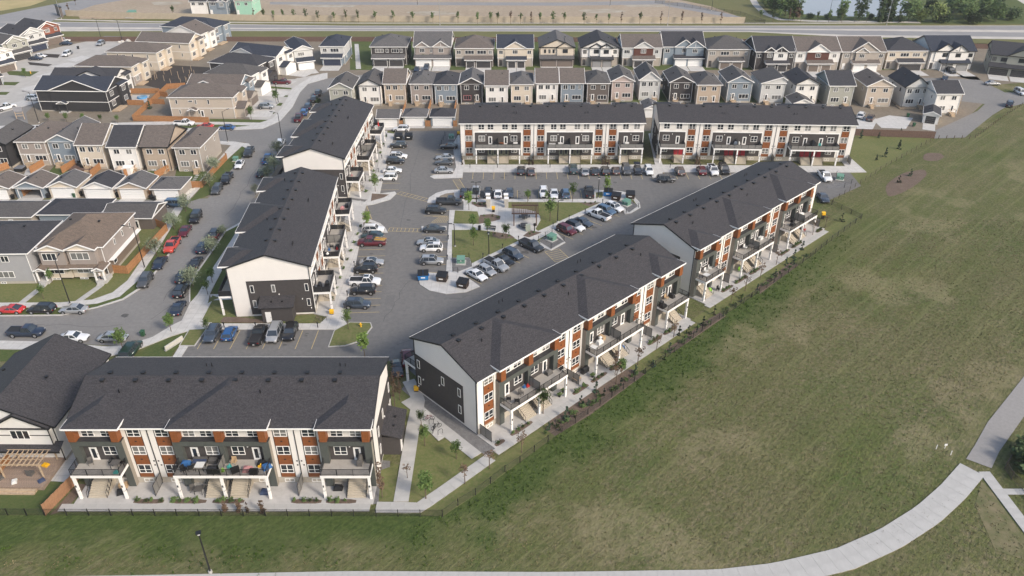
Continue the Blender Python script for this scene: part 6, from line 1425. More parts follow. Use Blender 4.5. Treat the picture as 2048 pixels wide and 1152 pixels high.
for i, (x, y) in enumerate(((1105,850), (1125,848), (1150,835), (1182,812), (1205,792), (1120,862), (1090,868), (1345,700), (1380,678), (1525,572), (1552,554))):
    tree(x, y, 'bushy', 'low straggly shrub in the bark strip by the field fence', 'shrub', 'low shrubs in the bark strip', sc=.8)
T('shrubdark', [(2052,915,'dense dark hedge behind the iron fence at right, upper', dict(sc=2.4)), (2056,945,'dense dark hedge behind the iron fence at right, lower', dict(sc=2.4)), (636,205,'clipped hedge on the bend above the left block', dict(sc=1.2))], cat='hedge')
# far trees round the pond
FT = 'trees round the far pond'
T('elm', [(1586,40,'first tree of the pond row beside a purple one'), (1681,42,'vase shaped tree in the middle of the pond row'), (1718,42,'vase shaped tree right of the middle of the pond row')], grp=FT)
T('purple', [(1594,41,'purple leaved tree by the pond')], grp=FT)
T('poplar', [(1758,44,'poplar by the pond, leftmost'), (1768,44,'poplar by the pond, middle'), (1781,43,'poplar by the pond, right')], grp=FT)
T('big', [(1570,32,'round tree at the left pond shore', dict(sc=.9)), (1545,24,'bushy tree left of the pond', dict(sc=.8)), (1816,42,'broad round tree at the right pond shore'), (1905,30,'big tree of the pond thicket, left'), (1965,38,'big tree of the pond thicket, middle'), (1990,44,'big tree of the pond thicket, right', dict(sc=.8)), (1930,40,'tree in front of the pond thicket', dict(sc=.8))], grp=FT)
T('willow', [(1840,44,'yellow green willow by the pond', dict(sc=.7)), (1872,44,'bright round willow in the thicket', dict(sc=.9)), (1925,25,'bright willow behind the thicket', dict(sc=1.1)), (1535,16,'yellowish willow left of the pond', dict(sc=.8)), (1555,10,'tall yellow green tree on the left shore', dict(sc=.8))], grp=FT)
T('darkbig', [(1888,46,'dark low shrub tree before the thicket', dict(sc=.6)), (1945,48,'dark shrub tree of the thicket base', dict(sc=.7)), (1620,38,'dark shrub by the pond path', dict(sc=.35)), (1655,38,'dark shrub at the pond shore', dict(sc=.35)), (1740,38,'dark shrub left of the poplars', dict(sc=.35)), (1985,20,'dark tree of the upper thicket', dict(sc=.9)), (1860,20,'dark reedy tree by the far shore', dict(sc=.6)), (1800,44,'dark shrub right of the poplars', dict(sc=.4)), (2020,40,'dark tree at the right end of the thicket', dict(sc=.7))], grp=FT)
xs = [(140,40,'b'), (152,20,'b'), (347,43), (509,50,'b'), (528,51), (548,52), (567,51), (589,50), (613,52), (637,54), (669,54), (693,54), (717,55), (751,54), (787,54), (826,55), (866,56), (916,56), (955,57), (982,57), (995,57), (1021,57,'b'), (1041,57), (1062,57,'b'), (1080,58), (1106,58), (1128,58), (1168,59), (1192,58), (1217,58), (1242,58,'b'), (1279,58), (1321,58,'b'), (1363,58,'b'), (1402,58,'b'), (1441,58,'b'), (1520,52), (1545,54), (1557,54), (1577,54,'b'), (1601,54), (1634,54), (1657,54), (1683,55), (1708,55), (1732,55), (1797,55)]
HN = [(330, 'the far left junction'), (545, 'the mint green house'), (637, 'the timbered bend house'), (735, 'the narrow dark house'), (825, 'the charcoal duplex'), (905, 'the white gabled duplex'), (990, 'the pale panelled brown house'), (1072, 'the cream navy roofed house'), (1155, 'the plain beige duplex'), (1240, 'the three gabled white house'), (1325, 'the slanting roof house'), (1412, 'the blue house'), (1505, 'the stone porch house'), (1592, 'the black house'), (1683, 'the red shingled house'), (1775, 'the braced gable house'), (3000, 'the poplars')]
cnt = {}
for it in xs:
    nm = next(n for x_, n in HN if it[0] < x_); cnt[nm] = cnt.get(nm, 0)+1; o_ = ['leftmost', 'next', 'third', 'fourth', 'fifth'][min(4, cnt[nm]-1)]
    tree(it[0], it[1]-9.5, 'farbrown' if len(it) > 2 else 'far', '%s %s sapling beyond the highway above %s' % (o_, 'bronze' if len(it) > 2 else 'green', nm), 'tree', 'young trees along the highway path', sc=1.5)

for (ax, ay, bx, by, n, lb) in ((1098,862, 1285,742, 22, 'middle block'), (1300,735, 1420,645, 12, 'gap between the angled blocks'), (1440,634, 1610,512, 20, 'right block')):
    a = Vector(g(ax, ay)); b = Vector(g(bx, by))
    for i in range(n):
        q = a.lerp(b, (i+RND.uniform(-.3, .3))/(n-1)); tree(0, 0, 'bushy' if i % 4 else 'smallspruce', 'small dense shrub beside the field path by the '+lb, 'shrub', 'shrubs lining the path by the '+lb, gp=(q.x+RND.uniform(-.5, .5), q.y+RND.uniform(-.5, .5)), sc=RND.uniform(.8, 1.35))
# ---------------- fences ----------------
def fence(label, px, h, m, name='board_fence', step=2.4, kind='board', post=None, grp=None, pts=None, z=0):
    pts = pts or P(*px); o = pts[0]; rt = thing(name, label, 'fence', (o[0], o[1], z), 0, grp); post = post or m; hh = round(h, 2)
    for i in range(len(pts)-1):
        a, b = Vector(pts[i]), Vector(pts[i+1]); d = b-a; n = max(1, round(d.length/step)); st = d.length/n; an = atan2(d.y, d.x)
        for k in range(n):
            q = a+d*(k/n)-Vector(o); key = ('fence_panel', round(st, 1), hh, m.name, kind)
            def pm(st=round(st, 1)):
                mb = MB()
                if kind == 'board':
                    nb = max(2, int(st/.30)); w = st/nb
                    for j in range(nb): mb.box((j*w+.01, -.02-.012*(j % 2), .05), ((j+1)*w-.01, .02, hh-.02-.03*(j % 2)), m)
                    mb.box((0, .02, .3), (st, .05, .4), m).box((0, .02, hh-.35), (st, .05, hh-.25), m)
                elif kind == 'flat': mb.box((.02, -.03, 0), (st-.02, .03, hh), m)
                elif kind == 'chain':
                    mb.box((0, -.012, hh-.025), (st, .012, hh), blackm).box((0, -.004, .03), (st, .004, hh-.03), MESHW)
                elif kind == 'rail':
                    mb.box((0, -.02, hh-.06), (st, .02, hh-.01), m).box((0, -.02, .12), (st, .02, .17), m)
                    for j in range(int(st/.13)): mb.box((j*.13, -.01, .05), (j*.13+.025, .01, hh), m)
                elif kind == 'wire':
                    for zz in (.35, .75, 1.1): mb.box((0, -.01, zz), (st, .01, zz+.02), m)
                return mb
            if kind != 'posts': ob('fence_panel', cm(key, pm), rt, (q.x, q.y, 0), an)
            ob('fence_post', cm(('fence_post', hh, post.name), lambda: MB().box((-.04, -.04, -.1), (.04, .04, hh+.06), post)), rt, (q.x, q.y, 0), an)
        q = b-Vector(o); ob('fence_post', cm(('fence_post', hh, post.name), None), rt, (q.x, q.y, 0), an)
    return rt
MESHW = mat('chain_mesh', (.03, .03, .03), .7, var=0, alpha=.14)
OB = 'orange brown board fences'
fence('orange board fence wrapped round the corner yard of the long beige house', (419,246, 267,242, 336,178, 372,176), 1.8, wood_or, grp=OB)
fence('short board fence crossing the corner yard near its north end', (312,191, 336,195), 1.7, wood_or, grp=OB)
fence('short board fence crossing the corner yard further south', (297,207, 330,209), 1.7, wood_or, grp=OB)
fence('brown board fence behind the black corner house', (256,210, 289,211), 1.7, wood_or, grp=OB)
fence('brown board fence behind the white walled house', (262,187, 320,187), 1.7, wood_or, grp=OB)
for a, lb in (((0,343, 25,335), 'board fence beside the black house at the left edge'), ((62,347, 101,324), 'board fence between the taupe and blue yards'), ((36,327, 52,312), 'glowing orange fence stub beside the taupe house yard'), ((125,347, 160,326), 'board fence between the blue and beige yards'), ((183,355, 210,331), 'board fence between the beige and snow white yards'), ((250,353, 279,339), 'board fence between the snow white and tan yards'), ((312,357, 348,337), 'board fence between the tan and cream corner yards'),
    ((382,376, 405,376, 428,348, 455,320, 452,318), 'stepped orange fence along the pavement of the cream corner house'), ((223,394, 232,394), 'wooden gate between the white and tan garages'), ((292,394, 303,394), 'wooden gate between the tan and hip roofed garages'), ((228,546, 257,548, 336,462, 308,450), 'tall orange fence round the side yard of the tan duplex'),
    ((812,212, 803,242), 'tall wooden fence between the flat ridged and first hipped garage'), ((863,206, 853,240), 'tall wooden fence between the two hipped garages'), ((913,207, 906,242), 'tall wooden fence right of the dark hipped garage'), ((798,253, 806,253), 'small wooden gate beside the flat ridged garage'), ((851,253, 861,253), 'small wooden gate between the hipped garages'), ((907,253, 914,253), 'small wooden gate right of the dark hipped garage'), ((-30,985, 0,959, 24,925), 'orange fence at the left edge beside the timber deck')):
    fence(lb, a, 1.8, wood_or, grp=OB, step=1.8)
fence('brown privacy fence sloping down beside the white house and the nearest block', (92,1031, 149,972, 160,955), 1.9, mat('tan_board', (.27, .15, .085), .8, var=.15, scale=2), step=2.0)
fence('long brown fence behind the small meadow', (1706,271, 1868,277), 2.0, wood_br, step=2.4)
fence('dark brown sound fence behind the highway houses', (130,83, 320,82.5, 700,83, 1200,84, 1700,90, 1990,98, 2200,104), 1.8, wood_br, kind='flat', step=3.2)
tf = fence('tan panel sound fence along the far side of the highway', (133,32, 262,37, 520,42, 1000,45, 1489,46.5), 2.6, tanf, kind='flat', step=3.6)
fence('grey chain link fence near the far path, right of the tan fence', (1489,47, 1530,47, 1480,30, 1310,6), 1.6, blackm, kind='chain', step=4)
fence('black chain fence along the field beside the nearest and middle blocks', None, 1.15, blackm, name='chain_fence', kind='chain', pts=FENCE_A, step=2.7)
fence('short black chain fence return at the end of the right block', (1722,438, 1663,410, 1634,406), 1.15, blackm, name='chain_fence', kind='chain', step=2.7)
fence('post and wire fence between the small meadow and the field', (1666,404, 1760,341, 1860,283, 1864,276), 1.1, mat('old_post', (.10, .08, .06), .9), name='wire_fence', kind='wire', step=3)
fence('black chain fence before the lawn of the white house', (-60,1030, 92,1031), 1.15, blackm, name='chain_fence', kind='chain', step=2.7)
fence('dark iron railing at the right edge by the small path', (2048,878, 2032,900, 2009,937, 2022,958, 2048,983, 2090,1020), 1.2, mat('iron_rail', (.07, .055, .05), .6, var=0), name='iron_fence', kind='rail', step=2)
def postrow(label, pts, n, h=.9, cat='bollard', grp='wooden posts along the lane', name='wooden_post', m=None):
    A = P(*pts); ds = [0]
    for i in range(len(A)-1): ds.append(ds[-1]+hypot(A[i+1][0]-A[i][0], A[i+1][1]-A[i][1]))
    for k in range(n):
        t = ds[-1]*k/(n-1); i = max(j for j in range(len(A)-1) if ds[j] <= t+1e-6); f = (t-ds[i])/(ds[i+1]-ds[i]); x = A[i][0]+(A[i+1][0]-A[i][0])*f; y = A[i][1]+(A[i+1][1]-A[i][1])*f
        o = MB().tube((0, 0, -.1), (0, 0, h), .09, .09, m or bark, 6).build(name, None, (x, y, 0)); tag(o, label, cat, grp)
postrow('short wooden post on the curved edge between lane and field', (1877,277, 1948,277, 1975,258, 2010,232, 2048,208), 26)
# ---------------- street lamps ----------------
def lamp(x, y, h, label, head=0, arms=1, globe=False, m=None):
    p = g(x, y); rt = thing('street_lamp', label, 'street lamp', (p[0], p[1], 0), R(head), 'lamp posts'); m = m or blackm
    MB().tube((0, 0, 0), (0, 0, h), .11 if h > 5 else .09, .07, m, 8).build('pole', rt); MB().tube((0, 0, 0), (0, 0, .35), .24, .22, kerbm, 8).build('base', rt)
    if globe: MB().box((-.28, -.28, h), (.28, .28, h+.08), m).box((-.12, -.12, h-.3), (.12, .12, h), lampw).build('lamp_head', rt); return
    for s in ((1, -1) if arms == 2 else (1,)):
        L = 1.8 if h > 7 else .5
        MB().tube((0, 0, h-.15), (s*L, 0, h+.1), .05, .04, m, 6).build('arm', rt)
        MB().box((s*L-.1*s, -.13, h+.03), (s*(L+.65), .13, h+.14), m).build('lamp_head', rt)
lamp(141, 609, 9.0, 'tall lamp leaning over the duplex lawn by the silver sedan', 100)
lamp(290, 537, 9.0, 'tall lamp beside the orange duplex fence', 170)
lamp(456, 284, 8.5, 'street lamp on the corner by the cream corner house', 60)
lamp(566, 291, 9.0, 'double armed street lamp over the white car', 160)
lamp(78, 246, 9.0, 'tall lamp before the black corner house', 160)
lamp(557, 207, 8.5, 'dark lamp on a driveway strip by the curve', 0)
lamp(203, 80, 8, 'lamp at the end of the far left street', 150); lamp(245, 83, 8, 'lamp near the stone pile by the highway', 150)
lamp(703, 117, 7, 'lamp between the narrow dark house and the pale walkway', 0); lamp(1517, 148, 8, 'lamp before the black and white gabled house', 0); lamp(1887, 149, 8, 'lamp before the bright white gabled house', 0)
lamp(953, 407, 5.2, 'twin headed lamp above the park entrance', 0, 2); lamp(1115, 445, 5.2, 'lamp on the wide park lawn edge', 0); lamp(910, 494, 5.2, 'lamp at the left side of the lower park lawn', 180); lamp(978, 512, 5.2, 'lamp at the lower right of the park lawn', 0, globe=True); lamp(1196, 397, 5.2, 'lamp beside the lone black pickup', 0, globe=True)
lamp(421, 1145, 6.6, 'lone black path lamp on the grass in the foreground', 200, globe=True)
for x, y, hh, lb in ((880,50,13,'tall pale mast on the highway median, left'), (1335,51,13,'tall pale mast on the highway median, middle'), (1773,50,14,'tall pale mast by the poplars'), (123,38,9,'pale mast at the far left junction')): lamp(x, y, hh, lb, 0, m=rim)
for x, y, lb in ((1220,12,'black far lamp on the dirt lot road, left'), (835,11,'black far lamp on the dirt lot road, middle'), (1423,22,'black far lamp on the pale pad'), (1657,38,'dark far lamp by the pond path')): lamp(x, y, 8, lb, 0)
# ---------------- lot furniture ----------------
def dumpster(x, y, rz, m, label, lid=None):
    p = g(x, y); rt = thing('dumpster', label, 'dumpster', (p[0], p[1], .14), R(rz), 'refuse dumpsters'); lid = lid or blackm
    MB().add([(-.95, -.75, .15), (.95, -.75, .15), (.95, .6, .15), (-.95, .6, .15), (-1.0, -.85, 1.15), (1.0, -.85, 1.15), (1.0, .75, 1.5), (-1.0, .75, 1.5)], [(3, 2, 1, 0), (0, 1, 5, 4), (1, 2, 6, 5), (2, 3, 7, 6), (3, 0, 4, 7), (4, 5, 6, 7)], m).build('bin_body', rt)
    for s in (-1, 1):
        MB().add([(s*.03, -.92, 1.19), (s*1.03, -.92, 1.19), (s*1.03, .8, 1.56), (s*.03, .8, 1.56), (s*.03, -.92, 1.24), (s*1.03, -.92, 1.24), (s*1.03, .8, 1.61), (s*.03, .8, 1.61)], [(4, 5, 6, 7), (0, 1, 5, 4), (1, 2, 6, 5), (2, 3, 7, 6), (3, 0, 4, 7)], lid).build('lid', rt)
        MB().box((s*1.0, -.4, .75), (s*1.12, .4, .9), m).build('lifting_sleeve', rt); MB().box((s*.8-.06, -.6, 0), (s*.8+.06, -.45, .15), blackm).build('castor', rt)
    MB().box((-.45, -.86, .62), (.35, -.82, .82), trimw).build('notice', rt); return rt
blued = mat('dumpster_blue', (.02, .16, .42), .5, var=.05); brownd = mat('dumpster_brown', (.05, .035, .028), .55, var=.1)
dumpster(847, 559, 5, blued, 'blue recycling dumpster on the lower concrete pad'); dumpster(885, 562, -12, brownd, 'dark brown dumpster in the middle of the lower pad'); dumpster(926, 575, -20, brownd, 'dark brown dumpster nearest the white sedan')
dumpster(1216, 392, -10, blued, 'blue recycling dumpster above the park'); dumpster(1232, 400, -20, brownd, 'dark brown dumpster right of the blue one above the park'); dumpster(1260, 397, -5, brownd, 'dark brown dumpster by the east planted tip')
dumpster(798, 279, 0, mat('bin_black', (.02, .022, .025), .5, var=0), 'black bin, left of the pair by the dark grey crossover'); dumpster(818, 279, 0, mat('bin_black', (.02, .022, .025)), 'black bin, right of the pair by the dark grey crossover')
def transformer(x, y, label, rz=0, s=1, z=.15, fence_=True):
    p = g(x, y); rt = thing('utility_box', label, 'utility box', (p[0], p[1], z), R(rz), 'green utility boxes', s)
    MB().box((-1.0, -1.0, 0), (1.0, 1.0, .12), kerbm).build('plinth', rt); MB().box((-.75, -.5, .12), (.75, .75, 1.15), green_b).build('cabinet', rt)
    MB().add([(-.8, -.8, 1.0), (.8, -.8, 1.0), (.8, .8, 1.2), (-.8, .8, 1.2), (-.8, -.8, 1.06), (.8, -.8, 1.06), (.8, .8, 1.28), (-.8, .8, 1.28)], [(4, 5, 6, 7), (0, 1, 5, 4), (1, 2, 6, 5), (2, 3, 7, 6), (3, 0, 4, 7)], green_b).build('lid', rt)
    MB().box((-.12, -.52, .6), (.12, -.5, .85), trimw).build('notice', rt)
transformer(922, 527, 'green utility box in the fenced gravel corner of the lower park'); transformer(1103, 481, 'green utility box in the fenced gravel diamond', -44); transformer(1252, 411, 'green utility box near the east planted tip', -44); transformer(1679, 360, 'green utility box on the gravel pad by the meadow', -20); transformer(903, 278, 'green utility box in the fenced corner left of the back block', s=.9)
transformer(472, 322, 'low green box on the kerb strip beside the white sedan', z=.1, s=.8); transformer(265, 35, 'large green box by the highway fence', s=2.2)
for px, lb in (((905,519, 906,545, 916,547), 'black rail fence on the left of the gravel corner'), ((905,519, 938,517, 943,534), 'black rail fence behind the green box of the lower park'), ((1077,483, 1104,467, 1128,484, 1102,499, 1077,483), 'black rail fence round the gravel diamond'), ((1240,420, 1252,428, 1277,416, 1256,399), 'black rail fence round the east green box'), ((880,297, 914,297, 914,270, 890,272, 880,297), 'black rail fence around the box left of the back block'), ((1672,352, 1702,368, 1688,376), 'black rail fence of the gravel pad by the meadow')):
    fence(lb, px, 1.1, blackm, name='rail_fence', kind='wire', step=3, grp='black rail fences round utility boxes', z=.13)
def pillar(x, y, label):
    p = g(x, y); rt = thing('stone_pillar', label, 'pillar', (p[0], p[1], .13), 0, 'pale stone gate pillars'); st = mat('pale_stone', (.45, .42, .37), .85, var=.2, scale=5, bump=.6)
    for k in range(5): MB().box((-.42+.02*(k % 2), -.42, k*.42), (.42, .42-.02*(k % 2), k*.42+.40), st).build('stone_block', rt)
    MB().box((-.52, -.52, 2.1), (.52, .52, 2.25), trimw).build('cap', rt)
for x, y, lb in ((976,407,'gate pillar on the left, rear'), (977,415,'gate pillar on the left, front'), (1012,407,'gate pillar on the right, rear'), (1013,415,'gate pillar on the right, front')): pillar(x, y, 'stone '+lb)
def pergola():
    p = g(1050, 444); rt = thing('pergola', 'dark brown timber pergola over picnic tables in the park', 'pergola', (p[0], p[1], .13), 0); wd = mat('pergola_wood', (.10, .06, .045), .7, var=.15)
    for x in (-2.4, 2.4):
        for y in (-2, 2): MB().box((x-.11, y-.11, 0), (x+.11, y+.11, 2.9), wd).build('post', rt)
    for y in (-2.1, 2.1): MB().box((-2.9, y-.07, 2.75), (2.9, y+.07, 3.0), wd).build('beam', rt)
    for k in range(15): ob('rafter', cm(('rafter',), lambda: MB().box((-.05, -2.7, 3.0), (.05, 2.7, 3.18), wd)), rt, (-2.75+5.5*k/14, 0, 0))
    for k in range(11): ob('purlin', cm(('purlin',), lambda: MB().box((-2.9, -.03, 3.18), (2.9, .03, 3.24), wd)), rt, (0, -2.6+5.2*k/10, 0))
pergola()
def picnic(x, y, label):
    p = g(x, y); rt = thing('picnic_table', label, 'picnic table', (p[0], p[1], .13), 0, 'picnic tables'); gm = mat('table_metal', (.05, .052, .058), .5, var=0)
    MB().box((-.75, -.75, .72), (.75, .75, .78), gm).build('table_top', rt); MB().tube((0, 0, 0), (0, 0, .72), .08, .08, gm).build('leg', rt)
    for a in range(4):
        an = a*pi/2; MB().box((.85, -.55, .42), (1.2, .55, .47), gm).build('seat', rt, rz=an); MB().box((.1, -.04, .2), (1.05, .04, .26), gm).build('seat_arm', rt, rz=an)
picnic(1049, 437, 'square black picnic table under the rear of the pergola'); picnic(1048, 456, 'square black picnic table in front of the pergola')
def bench(x, y, rz, label):
    p = g(x, y); rt = thing('park_bench', label, 'bench', (p[0], p[1], .13), R(rz))
    for k in range(4): MB().box((-1, -.25+k*.13, .44), (1, -.14+k*.13, .48), blackm).build('seat_slat', rt)
    for k in range(3): MB().box((-1, .28, .55+k*.14), (1, .32, .65+k*.14), blackm).build('back_slat', rt)
    for s in (-.85, .85): MB().box((s-.04, -.25, 0), (s+.04, .3, .44), blackm).build('leg', rt)
bench(982, 461, -12, 'black slatted bench on the park walkway')
def small(name, label, cat, x, y, parts, rz=0, z=.14, grp=None):
    p = g(x, y); rt = thing(name, label, cat, (p[0], p[1], z), R(rz), grp)
    for nm, mb in parts: mb.build(nm, rt)
    return rt
small('litter_bin', 'black round litter bin beside the park walkway', 'litter bin', 959, 461, [('bin_body', MB().tube((0, 0, 0), (0, 0, .95), .32, .32, blackm, 12)), ('lid', MB().tube((0, 0, .95), (0, 0, 1.05), .35, .2, blackm, 12))])
small('hydrant', 'yellow fire hydrant on the kerbed island', 'hydrant', 722, 655, [('barrel', MB().tube((0, 0, 0), (0, 0, .7), .14, .12, yellow, 10)), ('cap', MB().tube((0, 0, .7), (0, 0, .85), .17, .06, yellow, 10)), ('outlet', MB().tube((-.25, 0, .5), (.25, 0, .5), .07, .07, yellow, 8))])
small('hydrant', 'small yellow hydrant on the far left green strip', 'hydrant', 62, 148, [('barrel', MB().tube((0, 0, 0), (0, 0, .7), .14, .12, yellow, 10)), ('cap', MB().tube((0, 0, .7), (0, 0, .85), .17, .06, yellow, 10))])
def ybox(x, y, label, z=.12, post=.2):
    small('grit_box', label, 'grit box', x, y, [('body', MB().box((-.34, -.27, post), (.34, .27, post+.45), yellow)), ('lid', MB().add([(-.38, -.3, post+.45), (.38, -.3, post+.45), (.38, .3, post+.6), (-.38, .3, post+.6), (-.38, -.3, post+.5), (.38, -.3, post+.5), (.38, .3, post+.65), (-.38, .3, post+.65)], [(4, 5, 6, 7), (0, 1, 5, 4), (1, 2, 6, 5), (2, 3, 7, 6), (3, 0, 4, 7)], yellow)), ('foot', MB().box((-.3, -.2, 0), (.3, .2, post), blackm))], grp='yellow boxes', z=z)
ybox(664, 629, 'yellow box at the foot of the balcony column of the left block'); ybox(833, 783, 'yellow box on the gravel strip by the dark gable end'); ybox(1645, 438, 'yellow box at the far end of the right block', post=.9); ybox(987, 425, 'yellow play panel by the park flower bed', post=.7); ybox(917, 270, 'small orange yellow box beside the back block corner')
for i, (x, y, lb) in enumerate(((287,672,'green wheeled bin standing on the road'), (98,396,'black wheeled bin left of the cream garage'), (150,395,'green wheeled bin right of the cream garage'), (163,392,'dark bin beside the white garage'), (236,394,'black bin left of the tan garage'), (27,398,'black bin left of the open garage'), (310,401,'black bin left of the hip roofed garage'), (303,399,'small grey bin left of the hip roofed garage'), (157,98,'bin at the kerb of the far left street'), (1827,253,'green bin on the dirt plot'), (1815,234,'pair of green bins beside the slab on the dirt plot'), (528,180,'bin beside a white garage on the curve'))):
    m_ = mat('bin_green', (.03, .09, .045), .5, var=0) if 'green' in lb else blackm
    small('wheeled_bin', lb, 'wheeled bin', x, y, [('bin_body', MB().add([(-.25, -.28, .08), (.25, -.28, .08), (.25, .22, .08), (-.25, .22, .08), (-.31, -.38, .95), (.31, -.38, .95), (.31, .34, 1.0), (-.31, .34, 1.0)], [(3, 2, 1, 0), (0, 1, 5, 4), (1, 2, 6, 5), (2, 3, 7, 6), (3, 0, 4, 7)], m_)), ('lid', MB().box((-.33, -.4, .98), (.33, .38, 1.06), m_)), ('wheel', MB().tube((-.3, .25, .1), (.3, .25, .1), .1, .1, tyre, 8))], z=.03, grp='household wheeled bins')
# power posts at the stalls
PPS = [(449,656), (512,656), (574,655), (636,656), (689,618), (695,592), (702,563), (709,533), (757,345), (764,318), (769,294), (774,275), (895,520), (897,480), (1037,482), (1170,427), (1205,408), (1138,440), (1106,455), (966,517), (1005,498), (940,336), (995,336), (1050,336), (1100,336), (1160,336), (1215,336), (1270,336), (1340,336), (1400,336), (1000,399), (1060,399), (1120,399)]
WH = ['below the left block gable, far left', 'below the left block gable, second', 'below the left block gable, third', 'below the left block gable, right', 'by the steel grey crossover', 'by the white pickup', 'by the empty west stalls', 'by the maroon pickup', 'by the white boxy crossover', 'by the upper white crossover', 'by the dark grey crossover', 'by the black bins']
for i, (x, y) in enumerate(PPS):
    small('power_post', 'black stall power post '+WH[i] if i < len(WH) else 'thin black post, number %d in the %s' % ((i-11, 'stalls around the park') if i < 21 else (i-20, 'row before the back blocks') if i < 30 else (i-29, 'row along the park walkway')), 'post', x, y, [('post', MB().box((-.06, -.06, 0), (.06, .06, 1.0), blackm)), ('socket_box', MB().box((-.1, -.09, .75), (.1, .09, 1.05), blackm))], grp='stall power posts')
# bikes and racks
def bike(x, y, rz, m, label):
    p = g(x, y); rt = thing('bicycle', label, 'bicycle', (p[0], p[1], .1), R(rz), 'parked bicycles')
    for s in (-.52, .52):
        b = MB()
        for k in range(12): a0, a1 = 2*pi*k/12, 2*pi*(k+1)/12; b.beam((s+.33*cos(a0), 0, .34+.33*sin(a0)), (s+.33*cos(a1), 0, .34+.33*sin(a1)), .04, .04, tyre, (0, 1, 0))
        b.build('wheel', rt)
    f = MB()
    for p_, q in (((-.52, 0, .34), (-.2, 0, .8)), ((-.2, 0, .8), (.35, 0, .82)), ((-.05, 0, .32), (.35, 0, .78)), ((-.05, 0, .32), (-.2, 0, .85)), ((-.52, 0, .34), (-.05, 0, .32)), ((.35, 0, .95), (.52, 0, .34))): f.beam(p_, q, .035, .035, m, (0, 1, 0))
    f.build('bike_frame', rt); MB().box((-.32, -.06, .88), (-.08, .06, .93), blackm).build('saddle', rt); MB().box((.32, -.28, .98), (.36, .28, 1.01), blackm).build('handlebar', rt)
bike(858, 841, 5, mat('bike_maroon', (.2, .02, .04), .4, var=0), 'maroon bicycle leaning beside the airy tree'); bike(873, 858, 35, blackm, 'black bicycle between the two racks'); bike(868, 862, 80, blackm, 'black bicycle turned across the pad')
for x, y, lb in ((863,848,'hoop bike rack next to the maroon bicycle'), (881,869,'empty hoop bike rack nearest the lawn'), (635,643,'thin hoop rack by the left block gable'), (650,643,'second hoop rack by the left block gable')):
    small('bike_rack', lb, 'bike rack', x, y, [('hoop', MB().tube((-.35, 0, 0), (-.35, 0, .75), .03, .03, blackm, 6).tube((.35, 0, 0), (.35, 0, .75), .03, .03, blackm, 6).tube((-.35, 0, .75), (-.15, 0, .92), .03, .03, blackm, 6).tube((.35, 0, .75), (.15, 0, .92), .03, .03, blackm, 6).tube((-.15, 0, .92), (.15, 0, .92), .03, .03, blackm, 6))], z=.09, grp='hoop bike racks', rz=30)
# signs
small('site_sign', 'tall wooden framed site sign before the black corner house', 'sign', 42, 239, [('post', MB().box((-1.1, -.08, 0), (-.95, .08, 3.6), wood_pale)), ('post', MB().box((.95, -.08, 0), (1.1, .08, 3.6), wood_pale)), ('crossbar', MB().box((-1.1, -.05, 1.0), (1.1, .05, 1.15), wood_pale)), ('crossbar', MB().box((-1.1, -.05, 1.8), (1.1, .05, 1.95), wood_pale)), ('sign_board', MB().box((-1.2, -.1, 2.4), (1.2, -.04, 3.7), mat('sign_grey', (.25, .25, .27), .6)))], rz=10, z=0)
small('entry_sign', 'long low white entry sign standing among the kerb beds', 'sign', 349, 691, [('sign_board', MB().box((-1.8, -.1, .2), (1.8, .1, .85), mat('sign_cream', (.50, .48, .43), .7))), ('base', MB().box((-1.9, -.18, 0), (1.9, .18, .2), kerbm))], rz=62, z=.03)
small('mailbox_unit', 'grey green community mailbox under the pergola edge', 'mailbox', 1056, 463, [('box', MB().box((-.5, -.35, .1), (.5, .35, 1.5), mat('mail_sage', (.32, .36, .30), .6))), ('foot', MB().box((-.4, -.3, 0), (.4, .3, .1), kerbm))])
small('info_board', 'dark slim notice board beside the mailbox', 'sign', 1069, 464, [('post', MB().box((-.1, -.1, 0), (.1, .1, 1.3), blackm)), ('panel', MB().box((-.25, -.12, 1.3), (.25, .12, 1.9), blackm))])
small('path_sign', 'small white topped marker between two stakes on the field', 'marker', 1889, 897, [('post', MB().box((-.03, -.03, 0), (.03, .03, .6), trimw)), ('plate', MB().box((-.2, -.05, .55), (.2, .0, .85), trimw))], z=0)
for x, y, lb in ((1872,898,'white stake left of the marker'), (1901,910,'white stake right of the marker')): small('marker_stake', lb, 'marker', x, y, [('stake', MB().box((-.045, -.03, 0), (.045, .03, .75), trimw))], z=0, grp='white stakes')
small('monument', 'dark brown estate sign wall at the far left junction', 'sign', 121, 32, [('wall', MB().box((-4, -.4, 0), (4, .4, 4.2), COL['dtaupe'])), ('cap', MB().box((-4.3, -.6, 4.2), (4.3, .6, 4.5), blackm))], rz=-50, z=0)
# boulders
rockm = mat('boulder', (.48, .46, .43), .9, var=.15, scale=2, bump=.6)
def rock(x, y, s, label, seed, grp=None):
    r = random.Random(seed); import bmesh
    bm = bmesh.new(); bmesh.ops.create_icosphere(bm, subdivisions=2, radius=s)
    for v_ in bm.verts: v_.co *= r.uniform(.8, 1.15); v_.co.z *= .7
    me = bpy.data.meshes.new('boulder'); bm.to_mesh(me); bm.free(); me.materials.append(rockm); p = g(x, y); tag(ob('boulder', me, None, (p[0], p[1], s*.25), r.uniform(0, 6)), label, 'boulder', grp)
for i, (x, y, s) in enumerate(((366,393,.5), (370,390,.6), (374,388,.55), (378,385,.65), (382,381,.5), (386,380,.45), (368,388,.4), (377,391,.4), (383,387,.35))): rock(x, y, s, 'white boulder in the pile beside the hip roofed garage', i, 'white boulders beside the garage')
for i, (x, y, s) in enumerate(((257,83,1.0), (245,84,.8), (238,85,.7), (262,85,.5))): rock(x, y, s, 'pale rock in the heap at the end of the far left street', i+20, 'rocks at the street end')
